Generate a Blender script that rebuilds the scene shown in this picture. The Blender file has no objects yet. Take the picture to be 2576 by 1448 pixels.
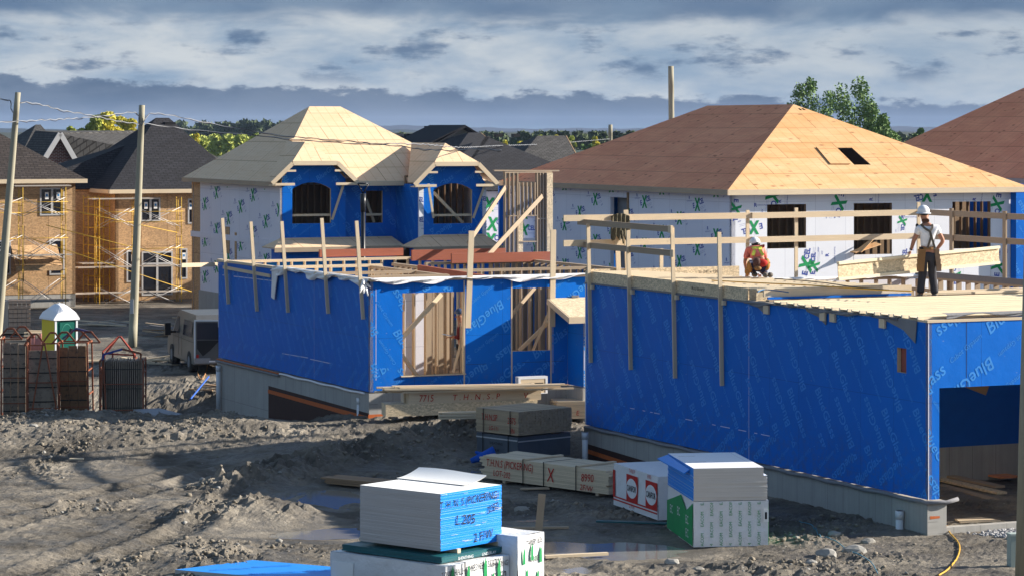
import bpy, bmesh, math, random
import numpy as np
from mathutils import Vector, Matrix
from mathutils.geometry import tessellate_polygon
random.seed(7)
rng = np.random.default_rng(11)
R = math.radians
F, CX, HY, ZC = 7000.0, 1287.5, 325.0, 7.75      # focal length in units of a 2575 wide picture, optical centre, eye height
C = bpy.context.scene.collection
TH = R(24.5)
EXPO = 1.15
# ---------------------------------------------------------------- tagging
def tag(o, label=None, cat=None, group=None, kind=None):
    if label: o['label'] = label
    if cat: o['category'] = cat
    if group: o['group'] = group
    if kind: o['kind'] = kind
    return o
def thing(name, label, cat, loc=(0, 0, 0), rz=0.0, group=None):
    o = bpy.data.objects.new(name, None); C.objects.link(o)
    o.location = loc; o.rotation_euler = (0, 0, rz); o.empty_display_size = .2
    return tag(o, label, cat, group)
# ---------------------------------------------------------------- pixels to metres
def P(x, y, d): return Vector(((x-CX)*d/F, d, ZC-(y-HY)*d/F))
def G(x, y, z=0.0): return P(x, y, (ZC-z)*F/(y-HY))
class Frame:
    def __init__(s, O, th=TH):
        s.O = Vector((O[0], O[1], 0)); s.th = th
        s.e1 = Vector((math.cos(th), math.sin(th), 0)); s.e2 = Vector((-math.sin(th), math.cos(th), 0))
    def w(s, a, b, z=0): return s.O + s.e1*a + s.e2*b + Vector((0, 0, z))
    def l(s, p):
        q = Vector((p[0]-s.O.x, p[1]-s.O.y, 0)); return q.dot(s.e1), q.dot(s.e2)
    def fr(s, x, y=HY, b=0.0):      # pixel on the plane local y=b -> (a,z)
        r = Vector(((x-CX)/F, 1, 0)); n = s.e2; t = (s.O.dot(n)+b)/r.dot(n)
        p = r*t; return s.l(p)[0], ZC-(y-HY)*t/F
    def sd(s, x, y=HY, a=0.0):      # pixel on the plane local x=a -> (b,z)
        r = Vector(((x-CX)/F, 1, 0)); n = s.e1; t = (s.O.dot(n)+a)/r.dot(n)
        p = r*t; return s.l(p)[1], ZC-(y-HY)*t/F
# ---------------------------------------------------------------- mesh builder
class Pl:       # a drawing plane: origin, right direction, up direction (outward normal = U x V)
    def __init__(s, O, U, V=(0, 0, 1)):
        s.O = Vector(O); s.U = Vector(U).normalized(); s.V = Vector(V).normalized(); s.n = s.U.cross(s.V)
    def p(s, u, v, h=0): return s.O + s.U*u + s.V*v + s.n*h
def front(b=0.0, h=0): return Pl((0, b, 0), (1, 0, 0))
def left(a=0.0): return Pl((a, 0, 0), (0, -1, 0))           # u = -b
class MB:
    def __init__(s): s.v = []; s.f = []; s.m = []; s.uv = []; s.sm = []
    def face(s, pts, mat=0, uv=None, smooth=False):
        i = len(s.v); pts = [Vector(p) for p in pts]; s.v += [tuple(p) for p in pts]
        s.f.append(tuple(range(i, i+len(pts)))); s.m.append(mat); s.sm.append(smooth)
        if uv is None:
            n = Vector((0, 0, 0))
            for k in range(len(pts)):
                a, b = pts[k], pts[(k+1) % len(pts)]; n += a.cross(b)
            if n.length < 1e-12: n = Vector((0, 0, 1))
            n.normalize()
            if abs(n.z) > .97: U, V = Vector((1, 0, 0)), Vector((0, 1, 0))
            else:
                U = Vector((0, 0, 1)).cross(n).normalized(); V = n.cross(U)
            uv = [(p.dot(U), p.dot(V)) for p in pts]
        s.uv.append(uv)
    def box(s, x0, x1, y0, y1, z0, z1, mat=0, top=None):
        X, Y, Z = [Vector(q) for q in ((x1-x0, 0, 0), (0, y1-y0, 0), (0, 0, z1-z0))]
        s.obox(Vector((x0, y0, z0)), X, Y, Z, mat, top)
    def obox(s, o, X, Y, Z, mat=0, top=None):
        o = Vector(o); X = Vector(X); Y = Vector(Y); Z = Vector(Z)
        L = max((X.length, 0), (Y.length, 1), (Z.length, 2))[1]
        q = [o, o+X, o+X+Y, o+Y, o+Z, o+X+Z, o+X+Y+Z, o+Y+Z]
        loc = [(0, 0, 0), (1, 0, 0), (1, 1, 0), (0, 1, 0), (0, 0, 1), (1, 0, 1), (1, 1, 1), (0, 1, 1)]
        ln = (X.length, Y.length, Z.length); ru = random.random()*9
        for fc in ((3, 2, 1, 0), (4, 5, 6, 7), (0, 1, 5, 4), (1, 2, 6, 5), (2, 3, 7, 6), (3, 0, 4, 7)):
            uv = []
            for k in fc:
                c = [loc[k][i]*ln[i] for i in range(3)]
                oth = [c[i] for i in range(3) if i != L]
                uv.append((c[L]+ru, oth[0]+oth[1]*1.0+ru))
            m = mat
            if top is not None and fc == (4, 5, 6, 7): m = top
            i0 = len(s.v)
            s.face([q[k] for k in fc], m, uv)
        return
    def wbox(s, *a, **k):     # box with joined corners, so that it counts as one island
        s.box(*a, **k)
    def beam(s, p0, p1, w, h, mat=0, up=(0, 0, 1)):     # w sideways, h along up; centred on the line
        p0 = Vector(p0); p1 = Vector(p1); D = p1-p0; up = Vector(up)
        S = D.cross(up)
        if S.length < 1e-6: S = D.cross(Vector((0, 1, 0)))
        S.normalize(); U = S.cross(D).normalized()
        s.obox(p0-S*w/2-U*h/2, D, S*w, U*h, mat)
    def tube(s, p0, p1, r0, r1=None, n=8, mat=0, caps=True, smooth=True):
        r1 = r0 if r1 is None else r1
        p0 = Vector(p0); p1 = Vector(p1); D = (p1-p0); L = D.length; D.normalize()
        A = D.cross(Vector((0, 0, 1)))
        if A.length < 1e-3: A = Vector((1, 0, 0))
        A.normalize(); B = D.cross(A)
        r_ = lambda t: A*math.cos(t)+B*math.sin(t)
        for k in range(n):
            t0, t1 = 2*math.pi*k/n, 2*math.pi*(k+1)/n
            s.face([p0+r_(t0)*r0, p0+r_(t1)*r0, p1+r_(t1)*r1, p1+r_(t0)*r1][::-1], mat,
                   [(0, k/n), (0, (k+1)/n), (L, (k+1)/n), (L, k/n)][::-1], smooth)
        if caps:
            s.face([p0+r_(2*math.pi*k/n)*r0 for k in range(n)], mat)
            s.face([p1+r_(2*math.pi*k/n)*r1 for k in range(n)][::-1], mat)
    def path(s, pts, r, n=6, mat=0):
        pts = [Vector(p) for p in pts]; rings = []
        for i, p in enumerate(pts):
            D = (pts[min(i+1, len(pts)-1)]-pts[max(i-1, 0)]).normalized()
            A = D.cross(Vector((0, 0, 1)))
            if A.length < 1e-3: A = Vector((1, 0, 0))
            A.normalize(); B = D.cross(A)
            rings.append([p+(A*math.cos(2*math.pi*k/n)+B*math.sin(2*math.pi*k/n))*r for k in range(n)])
        for i in range(len(pts)-1):
            for k in range(n):
                k2 = (k+1) % n
                s.face([rings[i][k], rings[i+1][k], rings[i+1][k2], rings[i][k2]], mat,
                       [(i*.2, k/n), (i*.2+.2, k/n), (i*.2+.2, k/n+.1), (i*.2, k/n+.1)], True)
        s.face(rings[0], mat); s.face(rings[-1][::-1], mat)
    def slab(s, pl, outer, holes=(), t=.1, mat=0, side=None, back=None):   # flat piece with real thickness and real openings
        side = mat if side is None else side; back = side if back is None else back
        loops = [list(outer)]+[list(h) for h in holes]
        flat = [q for lp in loops for q in lp]
        tris = tessellate_polygon([[Vector((q[0], q[1], 0)) for q in lp] for lp in loops])
        for tr in tris:
            q = [flat[k] for k in tr]
            ar = (q[1][0]-q[0][0])*(q[2][1]-q[0][1])-(q[1][1]-q[0][1])*(q[2][0]-q[0][0])
            if ar < 0: q = q[::-1]
            s.face([pl.p(*k) for k in q], mat, [tuple(k) for k in q])
            s.face([pl.p(k[0], k[1], -t) for k in q[::-1]], back, [tuple(k) for k in q[::-1]])
        for lp in loops:
            for i in range(len(lp)):
                a, b = lp[i], lp[(i+1) % len(lp)]; L = math.hypot(b[0]-a[0], b[1]-a[1])
                s.face([pl.p(*a), pl.p(a[0], a[1], -t), pl.p(b[0], b[1], -t), pl.p(*b)], side, [(0, 0), (0, t), (L, t), (L, 0)])
    def poly(s, pts, t=.03, mat=0, side=None, back=None):       # free polygon given thickness downwards
        side = mat if side is None else side; back = side if back is None else back
        pts = [Vector(p) for p in pts]; n = Vector((0, 0, 0))
        for k in range(len(pts)): n += pts[k].cross(pts[(k+1) % len(pts)])
        n.normalize()
        if n.z < 0: pts = pts[::-1]
        d = Vector((0, 0, -t)); s.face(pts, mat); s.face([p+d for p in pts[::-1]], back)
        for k in range(len(pts)):
            a, b = pts[k], pts[(k+1) % len(pts)]; s.face([a, a+d, b+d, b], side)
    def build(s, name, mats, parent=None, label=None, bevel=0):
        me = bpy.data.meshes.new(name)
        me.from_pydata(s.v, [], s.f)
        uvl = me.uv_layers.new(name='uv')
        uvl.data.foreach_set('uv', [c for f in s.uv for q in f for c in q])
        if not isinstance(mats, (list, tuple)): mats = [mats]
        for m in mats: me.materials.append(m)
        me.polygons.foreach_set('material_index', s.m)
        me.polygons.foreach_set('use_smooth', s.sm)
        if s.f:
            bm = bmesh.new(); bm.from_mesh(me); bmesh.ops.remove_doubles(bm, verts=bm.verts, dist=1e-5); bm.to_mesh(me); bm.free()
        me.update()
        o = bpy.data.objects.new(name, me); C.objects.link(o)
        if parent: o.parent = parent
        if label: o['label'] = label
        return o
def rect(x0, x1, y0, y1): return [(x0, y0), (x1, y0), (x1, y1), (x0, y1)]
def arch(x0, x1, y0, y1, n=8, rise=.16):
    w = (x1-x0)/2; xm = (x0+x1)/2; pts = [(x0, y0), (x1, y0)]
    for k in range(n+1):
        t = k/n; pts.append((x1-2*w*t, y1-rise*(2*w)*(2*t-1)**2))
    return pts
# ---------------------------------------------------------------- lettering
_tc = {}
def tris_of(txt, shear=0.0, bold=0.0):
    key = (txt, shear, bold)
    if key in _tc: return _tc[key]
    cu = bpy.data.curves.new('t', 'FONT'); cu.body = txt; cu.resolution_u = 2; cu.shear = shear; cu.offset = bold
    ob = bpy.data.objects.new('t', cu); me = bpy.data.meshes.new_from_object(ob)
    me.calc_loop_triangles()
    V = [(v.co.x, v.co.y) for v in me.vertices]; T = [tuple(t.vertices) for t in me.loop_triangles]
    bpy.data.objects.remove(ob); bpy.data.curves.remove(cu); bpy.data.meshes.remove(me)
    xs = [v[0] for v in V]; cx = (min(xs)+max(xs))/2; sc = 1/.7
    V = [((x-cx)*sc, (y-.35)*sc) for x, y in V]
    _tc[key] = (V, T, (max(xs)-min(xs))*sc); return _tc[key]
def clip_half(poly, ax, c, keep_gt):
    out = []; n = len(poly)
    for i in range(n):
        a, b = poly[i], poly[(i+1) % n]
        ia = (a[ax] >= c) == keep_gt; ib = (b[ax] >= c) == keep_gt
        if ia: out.append(a)
        if ia != ib:
            t = (c-a[ax])/(b[ax]-a[ax]); out.append((a[0]+(b[0]-a[0])*t, a[1]+(b[1]-a[1])*t))
    return out
def clip_rect(p, r):
    for ax, c, g in ((0, r[0], True), (0, r[1], False), (1, r[2], True), (1, r[3], False)):
        if len(p) < 3: return []
        p = clip_half(p, ax, c, g)
    return p if len(p) > 2 else []
def minus_rect(p, r):
    xs = [q[0] for q in p]; ys = [q[1] for q in p]
    if max(xs) <= r[0] or min(xs) >= r[1] or max(ys) <= r[2] or min(ys) >= r[3]: return [p]
    out = []
    a = clip_half(p, 0, r[0], False); out.append(a); p = clip_half(p, 0, r[0], True)
    if len(p) > 2: out.append(clip_half(p, 0, r[1], True)); p = clip_half(p, 0, r[1], False)
    if len(p) > 2: out.append(clip_half(p, 1, r[2], False)); p = clip_half(p, 1, r[2], True)
    if len(p) > 2: out.append(clip_half(p, 1, r[3], True))
    return [q for q in out if len(q) > 2]
def put_text(mb, pl, txt, u, v, h, ang=0, mat=1, r=None, holes=(), shear=0., bold=0., sx=1.0, lift=.004, wmax=None):
    V, T, W = tris_of(txt, shear, bold)
    if wmax: sx = min(sx, wmax/(W*h))
    c, s_ = math.cos(R(ang)), math.sin(R(ang))
    q = [(u+(x*h*sx)*c-(y*h)*s_, v+(x*h*sx)*s_+(y*h)*c) for x, y in V]
    if r:
        xs = [k[0] for k in q]; ys = [k[1] for k in q]
        if max(xs) < r[0] or min(xs) > r[1] or max(ys) < r[2] or min(ys) > r[3]: return
    for t in T:
        p = [[q[k] for k in t]]
        if r: p = [clip_rect(p[0], r)]
        for ho in holes: p = [w for z in p if z for w in minus_rect(z, ho)]
        for w in p:
            if len(w) < 3: continue
            ar = sum(w[i][0]*w[(i+1) % len(w)][1]-w[(i+1) % len(w)][0]*w[i][1] for i in range(len(w)))
            if ar < 0: w = w[::-1]
            mb.face([pl.p(k[0], k[1], lift) for k in w], mat, [tuple(k) for k in w])
def blue_print(mb, pl, r, holes=(), ang=35, mat=1, ph=(0, 0), h=.20, small=True):
    c, q = math.cos(R(ang)), math.sin(R(ang)); L = 10.4*h; D = 2.35*h
    cs = [(u*c+v*q, -u*q+v*c) for u in r[:2] for v in r[2:]]
    for i in range(int(min(x[0] for x in cs)/L)-1, int(max(x[0] for x in cs)/L)+3):
        for j in range(int(min(x[1] for x in cs)/D)-1, int(max(x[1] for x in cs)/D)+3):
            al = (i+ph[0]+(j % 2)*.5+.13*(j % 3))*L; pe = (j+ph[1])*D; fl = 180 if j % 2 else 0
            put_text(mb, pl, 'BlueGlass', al*c-pe*q, al*q+pe*c, h, ang+fl, mat, r, holes, shear=.18, bold=.012)
            if small:
                al += L*.5; put_text(mb, pl, 'Cabot Gypsum', al*c-pe*q, al*q+pe*c, h*.40, ang+fl, mat, r, holes, shear=.2)
def excel(mb, pl, u, v, s, ang, r=None, holes=(), mb_=1, mg=2):
    c, q = math.cos(R(ang)), math.sin(R(ang))
    def at(x, y): return u+x*c-y*q, v+x*q+y*c
    a = at(-.84*s, -.02*s); put_text(mb, pl, 'E', a[0], a[1], .42*s, ang, mb_, r, holes, bold=.03)
    a = at(.50*s, 0.05*s); put_text(mb, pl, 'CEL', a[0], a[1], .42*s, ang, mb_, r, holes, bold=.03, sx=.75)
    a = at(-.22*s, -.05*s); put_text(mb, pl, 'X', a[0], a[1], .95*s, ang-12, mg, r, holes, bold=.05, sx=.75, lift=.006)
    for k in (0, 1):
        x0, y0 = at(.05*s, (-.42-.12*k)*s); x1, y1 = at(1.0*s, (-.42-.12*k)*s)
        nx, ny = -(y1-y0), x1-x0; L = math.hypot(nx, ny); nx *= .012*s/L; ny *= .012*s/L
        w = [(x0, y0), (x1, y1), (x1+nx, y1+ny), (x0+nx, y0+ny)]
        if r: w = clip_rect(w, r)
        ps = [w] if w else []
        for ho in holes: ps = [z for y in ps for z in minus_rect(y, ho)]
        for y in ps: mb.face([pl.p(a_, b_, .004) for a_, b_ in y], mb_)
    a = at(.9*s, -.8*s); put_text(mb, pl, 'AFP', a[0], a[1], .13*s, ang, mb_, r, holes, shear=.3)
def foam_print(mb, pl, r, holes=(), ang=12, s=.34, du=1.25, dv=1.3, ph=(0, 0)):
    for i in range(int(r[0]/du)-2, int(r[1]/du)+3):
        for j in range(int(r[2]/dv)-2, int(r[3]/dv)+3):
            u = (i+ph[0])*du; v = (j+ph[1])*dv+(i % 3)*dv/3
            excel(mb, pl, u, v, s, ang, r, holes)
            put_text(mb, pl, 'R', u+du*.5, v+dv*.45, s*.25, ang*.3, 1, r, holes, bold=.03)
            put_text(mb, pl, 'sheathing panel', u+du*.5, v+dv*.45-.11, s*.1, ang*.3, 1, r, holes)
# ---------------------------------------------------------------- materials
def S2L(c): return tuple((x/12.92 if x <= .04045 else ((x+.055)/1.055)**2.4) for x in [k/255 for k in c])
class NT:
    def __init__(s, nt): s.nt = nt; s.n = nt.nodes; s.l = nt.links
    def add(s, t, **k):
        n = s.n.new(t)
        for a, b in k.items(): setattr(n, a, b)
        return n
    def put(s, sock, val):
        if isinstance(val, bpy.types.NodeSocket): s.l.new(val, sock)
        elif val is not None: sock.default_value = val
    def math(s, op, a, b=None, c=None, clamp=False):
        n = s.add('ShaderNodeMath', operation=op, use_clamp=clamp); s.put(n.inputs[0], a)
        if b is not None: s.put(n.inputs[1], b)
        if c is not None: s.put(n.inputs[2], c)
        return n.outputs[0]
    def mix(s, f, a, b, bt='MIX'):
        n = s.add('ShaderNodeMix', data_type='RGBA', blend_type=bt); s.put(n.inputs[0], f)
        s.put(n.inputs[6], a if not isinstance(a, tuple) else (*a[:3], 1)); s.put(n.inputs[7], b if not isinstance(b, tuple) else (*b[:3], 1))
        return n.outputs[2]
    def map(s, v, sc=(1, 1, 1), loc=(0, 0, 0), rot=(0, 0, 0)):
        n = s.add('ShaderNodeMapping'); s.l.new(v, n.inputs[0]); n.inputs[1].default_value = loc; n.inputs[2].default_value = rot; n.inputs[3].default_value = sc
        return n.outputs[0]
    def noise(s, v, sc=5, det=4, rough=.55, out=0, dist=0.):
        n = s.add('ShaderNodeTexNoise'); s.l.new(v, n.inputs['Vector']); n.inputs['Scale'].default_value = sc; n.inputs['Detail'].default_value = det
        n.inputs['Roughness'].default_value = rough; n.inputs['Distortion'].default_value = dist; return n.outputs[out]
    def vor(s, v, sc=5, out='Distance', feat='F1'):
        n = s.add('ShaderNodeTexVoronoi', feature=feat); s.l.new(v, n.inputs['Vector']); n.inputs['Scale'].default_value = sc; return n.outputs[out]
    def ramp(s, f, st, mode='LINEAR'):
        n = s.add('ShaderNodeValToRGB'); s.l.new(f, n.inputs[0]); cr = n.color_ramp; cr.interpolation = mode
        while len(cr.elements) < len(st): cr.elements.new(.5)
        for e, (p, c) in zip(cr.elements, st):
            e.position = p; e.color = (*c[:3], 1) if isinstance(c, tuple) else (c, c, c, 1)
        return n.outputs[0]
    def brick(s, v, w, h, mort=.01, c1=(1, 1, 1), c2=(.8, .8, .8), cm=(.2, .2, .2), off=.5):
        n = s.add('ShaderNodeTexBrick'); s.l.new(v, n.inputs[0]); n.offset = off
        for nm, c in (('Color1', c1), ('Color2', c2), ('Mortar', cm)): n.inputs[nm].default_value = (*c, 1)
        n.inputs['Scale'].default_value = 1; n.inputs['Mortar Size'].default_value = mort; n.inputs['Brick Width'].default_value = w; n.inputs['Row Height'].default_value = h
        n.inputs['Mortar Smooth'].default_value = .1
        return n.outputs[0]
def k3(c, k): return tuple(min(1, x*k) for x in c)
def M(name, col, kind='plain', rough=.8, var=.15, metal=0., spec=.3, bump=0., **kw):
    m = bpy.data.materials.new(name); m.use_nodes = True; t = NT(m.node_tree)
    bs = t.n['Principled BSDF']; bs.inputs['Roughness'].default_value = rough; bs.inputs['Metallic'].default_value = metal
    bs.inputs['Specular IOR Level'].default_value = spec
    uv = t.add('ShaderNodeTexCoord').outputs['UV']; ob = t.add('ShaderNodeTexCoord').outputs['Object']
    isl = t.add('ShaderNodeNewGeometry').outputs['Random Per Island']
    col = tuple(col)
    hgt = None
    if kind == 'wood':
        n = t.noise(t.map(uv, (1.2, 30, 1)), 1.5, 5); c = t.mix(n, k3(col, 1-var*2), k3(col, 1+var))
        c = t.mix(t.ramp(isl, [(0, .80), (.5, 1.0), (1, 1.1)]), (0, 0, 0), c)
        kn = t.vor(t.map(uv, (2.2, 9, 1)), 1.0); c = t.mix(t.ramp(kn, [(.0, .55), (.09, 0.)]), c, k3(col, .35))
        st = t.noise(uv, .9, 3); c = t.mix(t.ramp(st, [(.35, .25), (.6, 0.)]), c, tuple(x*y for x, y in zip(col, (.66, .62, .62))))
    elif kind == 'osb':
        v = t.vor(t.map(uv, (1, 1.6, 1)), kw.get('sc', 16), 'Color'); f = t.add('ShaderNodeSeparateColor'); t.l.new(v, f.inputs[0])
        c = t.mix(f.outputs[0], k3(col, 1-var*2.2), k3(col, 1+var*1.6)); n = t.noise(uv, 1.1, 5)
        c = t.mix(t.ramp(n, [(.3, .5), (.6, 0.)]), c, k3(col, .72))
        if kw.get('seam', 1): c = t.mix(1., c, t.brick(uv, 1.22, 2.44, .012, (1, 1, 1), (.9, .88, .86), (.45, .4, .36), 0.), 'MULTIPLY')
    elif kind == 'ply':
        n = t.noise(t.map(uv, (.7, 7, 1)), 1.3, 6, .6); c = t.mix(n, k3(col, 1-var*1.4), k3(col, 1+var))
        n3 = t.noise(t.map(uv, (.35, 11, 1), (1, 4, 0)), 1.7, 6, .7); c = t.mix(t.ramp(n3, [(.50, 0.), (.72, .55)]), c, tuple(x*y for x, y in zip(col, (.80, .62, .48)))); n2 = t.noise(t.map(uv, (.5, 1.3, 1), (3, 8, 0)), 1.2, 3); c = t.mix(t.ramp(n2, [(.38, .5), (.62, 0.)]), c, tuple(x*y for x, y in zip(col, kw.get('tone', (.78, .66, .55)))))
        c = t.mix(1., c, t.brick(uv, 2.44, 1.22, .012, (1, 1, 1), kw.get('alt', (.9, .86, .82)), (.5, .42, .36)), 'MULTIPLY')
        c = t.mix(1., c, t.brick(uv, .406, 1.22, .016, (1, 1, 1), (1, 1, 1), (.86, .80, .74), 0.), 'MULTIPLY')
        kn = t.vor(t.map(uv, (1.0, 1.9, 1)), kw.get('kn', 2.2)); c = t.mix(t.ramp(kn, [(.08, kw.get('ks', .9)), (.20, 0.)]), c, tuple(x*y for x, y in zip(col, (.42, .28, .22))))
    elif kind == 'shingle':
        b = t.brick(uv, .32, .14, .018, k3(col, 1.15), k3(col, .72), k3(col, .28)); n = t.noise(uv, 3.5, 4, .7)
        n2 = t.noise(uv, 55, 2); c = t.mix(1., b, t.ramp(n, [(.25, .75), (.75, 1.3)]), 'MULTIPLY'); c = t.mix(1., c, t.ramp(n2, [(.3, .7), (.7, 1.3)]), 'MULTIPLY')
    elif kind == 'concrete':
        n = t.noise(uv, 1.6, 7, .65); c = t.mix(n, k3(col, 1-var*1.6), k3(col, 1+var))
        st = t.noise(t.map(uv, (9, .35, 1)), 1.2, 4); c = t.mix(t.ramp(st, [(.45, 0.), (.75, .45)]), c, k3(col, .6))
        if kw.get('seam', 1): c = t.mix(1., c, t.brick(uv, .61, 6., .008, (1, 1, 1), (.93, .93, .93), (.62, .62, .62), 0.), 'MULTIPLY')
        h = t.vor(uv, 3.1); c = t.mix(t.ramp(h, [(.02, .7), (.05, 0.)]), c, k3(col, .35))
    elif kind == 'brickwall':
        b = t.brick(uv, .22, .075, .012, k3(col, 1.2), k3(col, .7), (.35, .32, .3)); n = t.noise(uv, 1.5, 4); c = t.mix(1., b, t.ramp(n, [(.3, .7), (.7, 1.2)]), 'MULTIPLY')
    elif kind == 'panel':         # printed sheathing: faint sheet joints, scuffs
        n = t.noise(uv, .8, 5, .6); c = t.mix(n, k3(col, 1-var), k3(col, 1+var))
        s_ = t.noise(t.map(uv, (2, 14, 1), (0, 0, 0), (0, 0, .6)), 1.4, 6, .7); c = t.mix(t.ramp(s_, [(.62, 0.), (.80, kw.get('scuff', .25))]), c, k3(kw.get('sc', (.5, .6, .8)), 1))
        if kw.get('mud', 0):     # dried splashes low on the boards, and sparse fastener dots
            s2 = t.add('ShaderNodeSeparateXYZ'); t.l.new(uv, s2.inputs[0]); m2 = t.add('ShaderNodeMapRange'); t.l.new(s2.outputs[1], m2.inputs[0]); m2.inputs[1].default_value = 1.9; m2.inputs[2].default_value = .6
            sn = t.noise(uv, 5.5, 7, .75); c = t.mix(t.math('MULTIPLY', m2.outputs[0], t.ramp(sn, [(.46, 0.), (.66, .55)])), c, (.10, .11, .14))
            fd = t.vor(t.map(uv, (2.46, 4.2, 1)), 1.0); c = t.mix(t.ramp(fd, [(.03, .5), (.06, 0.)]), c, (.25, .35, .55))
        br = t.brick(t.map(uv, (1, 1, 1), (kw.get('off', .0), .25, 0)), 1.22, 2.75, .006, (1, 1, 1), (.95, .95, .96), kw.get('joint', (.62, .62, .66)), 0.); c = t.mix(1., c, br, 'MULTIPLY')
    elif kind == 'dirty':
        n = t.noise(ob, kw.get('ns', 3), 6, .65); c = t.mix(n, k3(col, 1-var*1.3), k3(col, 1+var))
        n2 = t.noise(ob, kw.get('ns', 3)*3.3, 5, .7); c = t.mix(t.ramp(n2, [(.52, 0.), (.68, .8)]), c, kw.get('dc', (.16, .14, .12)))
    elif kind == 'layers':        # edges of many stacked sheets
        w = t.noise(t.map(uv, (.6, 60, 1)), 1.3, 3, .7); c = t.mix(t.ramp(w, [(.3, 0.), (.7, 1.)]), k3(col, 1-var), k3(col, 1+var))
    else:
        n = t.noise(ob, kw.get('ns', 4), 5, .6); c = t.mix(n, k3(col, 1-var), k3(col, 1+var))
    t.put(bs.inputs['Base Color'], c)
    if bump:
        n = t.noise(ob, kw.get('bs', 20), 5, .6); b = t.add('ShaderNodeBump'); b.inputs['Strength'].default_value = bump; b.inputs['Distance'].default_value = kw.get('bd', .03)
        t.l.new(n, b.inputs['Height']); t.l.new(b.outputs[0], bs.inputs['Normal'])
    return m
m_stud = M('lumber', (.74, .60, .42), 'wood', var=.12)
m_fresh = M('lumber_fresh', (.86, .74, .54), 'wood', var=.08)
m_stud2 = M('lumber_weathered_shaded', (.44, .34, .24), 'wood', var=.14)  # weathered boards, and inner studs whose shade is put into the colour
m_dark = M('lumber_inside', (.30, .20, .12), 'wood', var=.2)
m_red = M('laminated_beam', (.40, .125, .075), 'wood', var=.15)
m_osb = M('osb', (.54, .345, .185), 'osb')
m_osbl = M('osb_pale', (.68, .55, .37), 'osb', sc=22, seam=0)
m_plyl = M('plywood_pale', (.80, .59, .39), 'ply', var=.08, tone=(.92, .86, .78), alt=(.95, .93, .90), ks=.25)
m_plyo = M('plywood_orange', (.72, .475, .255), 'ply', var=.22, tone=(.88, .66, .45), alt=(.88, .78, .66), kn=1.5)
m_plyo2 = M('plywood_orange_shaded', (.84, .345, .175), 'ply', var=.2, tone=(.8, .66, .66), kn=1.5)  # same plywood, with the shade of the unlit slopes put into its colour
m_blue = M('blue_sheathing', (.0, .142, .60), 'panel', rough=.5, spec=.12, var=.14, mud=1, bump=.12, bs=1.3, bd=.12, scuff=.14, sc=(.03, .25, .75))
m_blue2 = M('blue_sheathing_print', (.03, .25, .70), 'plain', rough=.55, var=.25)
m_foam = M('foam_sheathing', (.70, .71, .80), 'panel', rough=.6, var=.05, scuff=.12, sc=(.6, .6, .62))
m_foamw = M('foam_sheathing_white', (.78, .79, .84), 'panel', rough=.6, var=.05)
m_pblue = M('print_navy', (.04, .07, .34), 'plain', var=.2)
m_pgreen = M('print_green', (.01, .28, .09), 'plain', var=.2)
m_conc = M('concrete', (.40, .39, .37), 'concrete')
m_shing = M('shingle', (.026, .026, .032), 'shingle', rough=.95)
m_shingb = M('shingle_brown', (.050, .040, .037), 'shingle', rough=.95)
m_shingg = M('shingle_grey', (.072, .069, .068), 'shingle', rough=.95)
m_metroof = M('dark_roofing', (.022, .023, .028), 'plain', rough=.8, spec=.1)
m_brick = M('red_brick', (.14, .035, .025), 'brickwall')
m_frame = M('window_frame', (.45, .45, .46), 'plain', var=.05, rough=.5)
m_glass = M('window_glass', (.012, .014, .02), 'plain', rough=.08, spec=.6)
m_black = M('black_plastic', (.012, .012, .014), 'plain', rough=.4)
m_pole = M('pole_wood', (.36, .335, .25), 'wood', var=.2)
m_poly = M('poly_film', (.78, .77, .78), 'plain', rough=.35, var=.12, bump=.4, bs=6)
m_felt = M('grey_membrane', (.20, .20, .215), 'plain', rough=.8, bump=.4, bs=8)
m_brown = M('damp_proofing', (.040, .016, .013), 'plain', rough=.7, var=.3)
m_orange = M('orange_strip', (.50, .12, .03), 'plain', var=.25, ns=14)
m_yel = M('yellow_paint', (.56, .35, .04), 'dirty', rough=.5, dc=(.35, .18, .04), ns=6)
m_steel = M('galvanised', (.45, .44, .44), 'plain', rough=.5, metal=.3)
m_plank = M('scaffold_plank', (.42, .37, .32), 'wood')
m_white = M('white_gypsum', (.86, .86, .85), 'plain', rough=.75, var=.03)
m_edge = M('gypsum_edge', (.46, .44, .43), 'layers', rough=.9, var=.14)
m_edge2 = M('gypsum_edge_cream', (.60, .55, .50), 'layers', rough=.9, var=.12)
m_bshiny = M('blue_board', (.0, .215, .74), 'layers', rough=.4, var=.10)
m_wrap = M('white_wrap', (.72, .73, .75), 'plain', rough=.4, var=.06, bump=.7, bs=5, bd=.05)
m_wrapg = M('grey_wrap', (.085, .10, .125), 'plain', rough=.4, var=.2, bump=.5, bs=4)
m_green = M('green_print', (.01, .26, .08), 'plain', rough=.45, var=.3)
m_teal = M('teal_board', (.01, .10, .12), 'layers', rough=.4, var=.3)
m_redp = M('red_marking', (.45, .02, .015), 'plain', var=.2)
m_blackp = M('black_marking', (.015, .015, .02), 'plain', var=.2)
m_rust = M('rusty_orange_steel', (.27, .085, .04), 'dirty', rough=.7, dc=(.08, .035, .02), ns=5)
m_form = M('form_panel', (.31, .24, .18), 'dirty', rough=.85, dc=(.06, .05, .045), ns=2.5, var=.3)
m_formb = M('form_panel_brown', (.26, .14, .07), 'dirty', rough=.85, dc=(.05, .04, .035), ns=3, var=.3)
m_pvc = M('white_pvc', (.66, .68, .72), 'plain', rough=.4, var=.05)
m_rock = M('rock', (.26, .245, .22), 'dirty', ns=6, dc=(.2, .18, .15))
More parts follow.
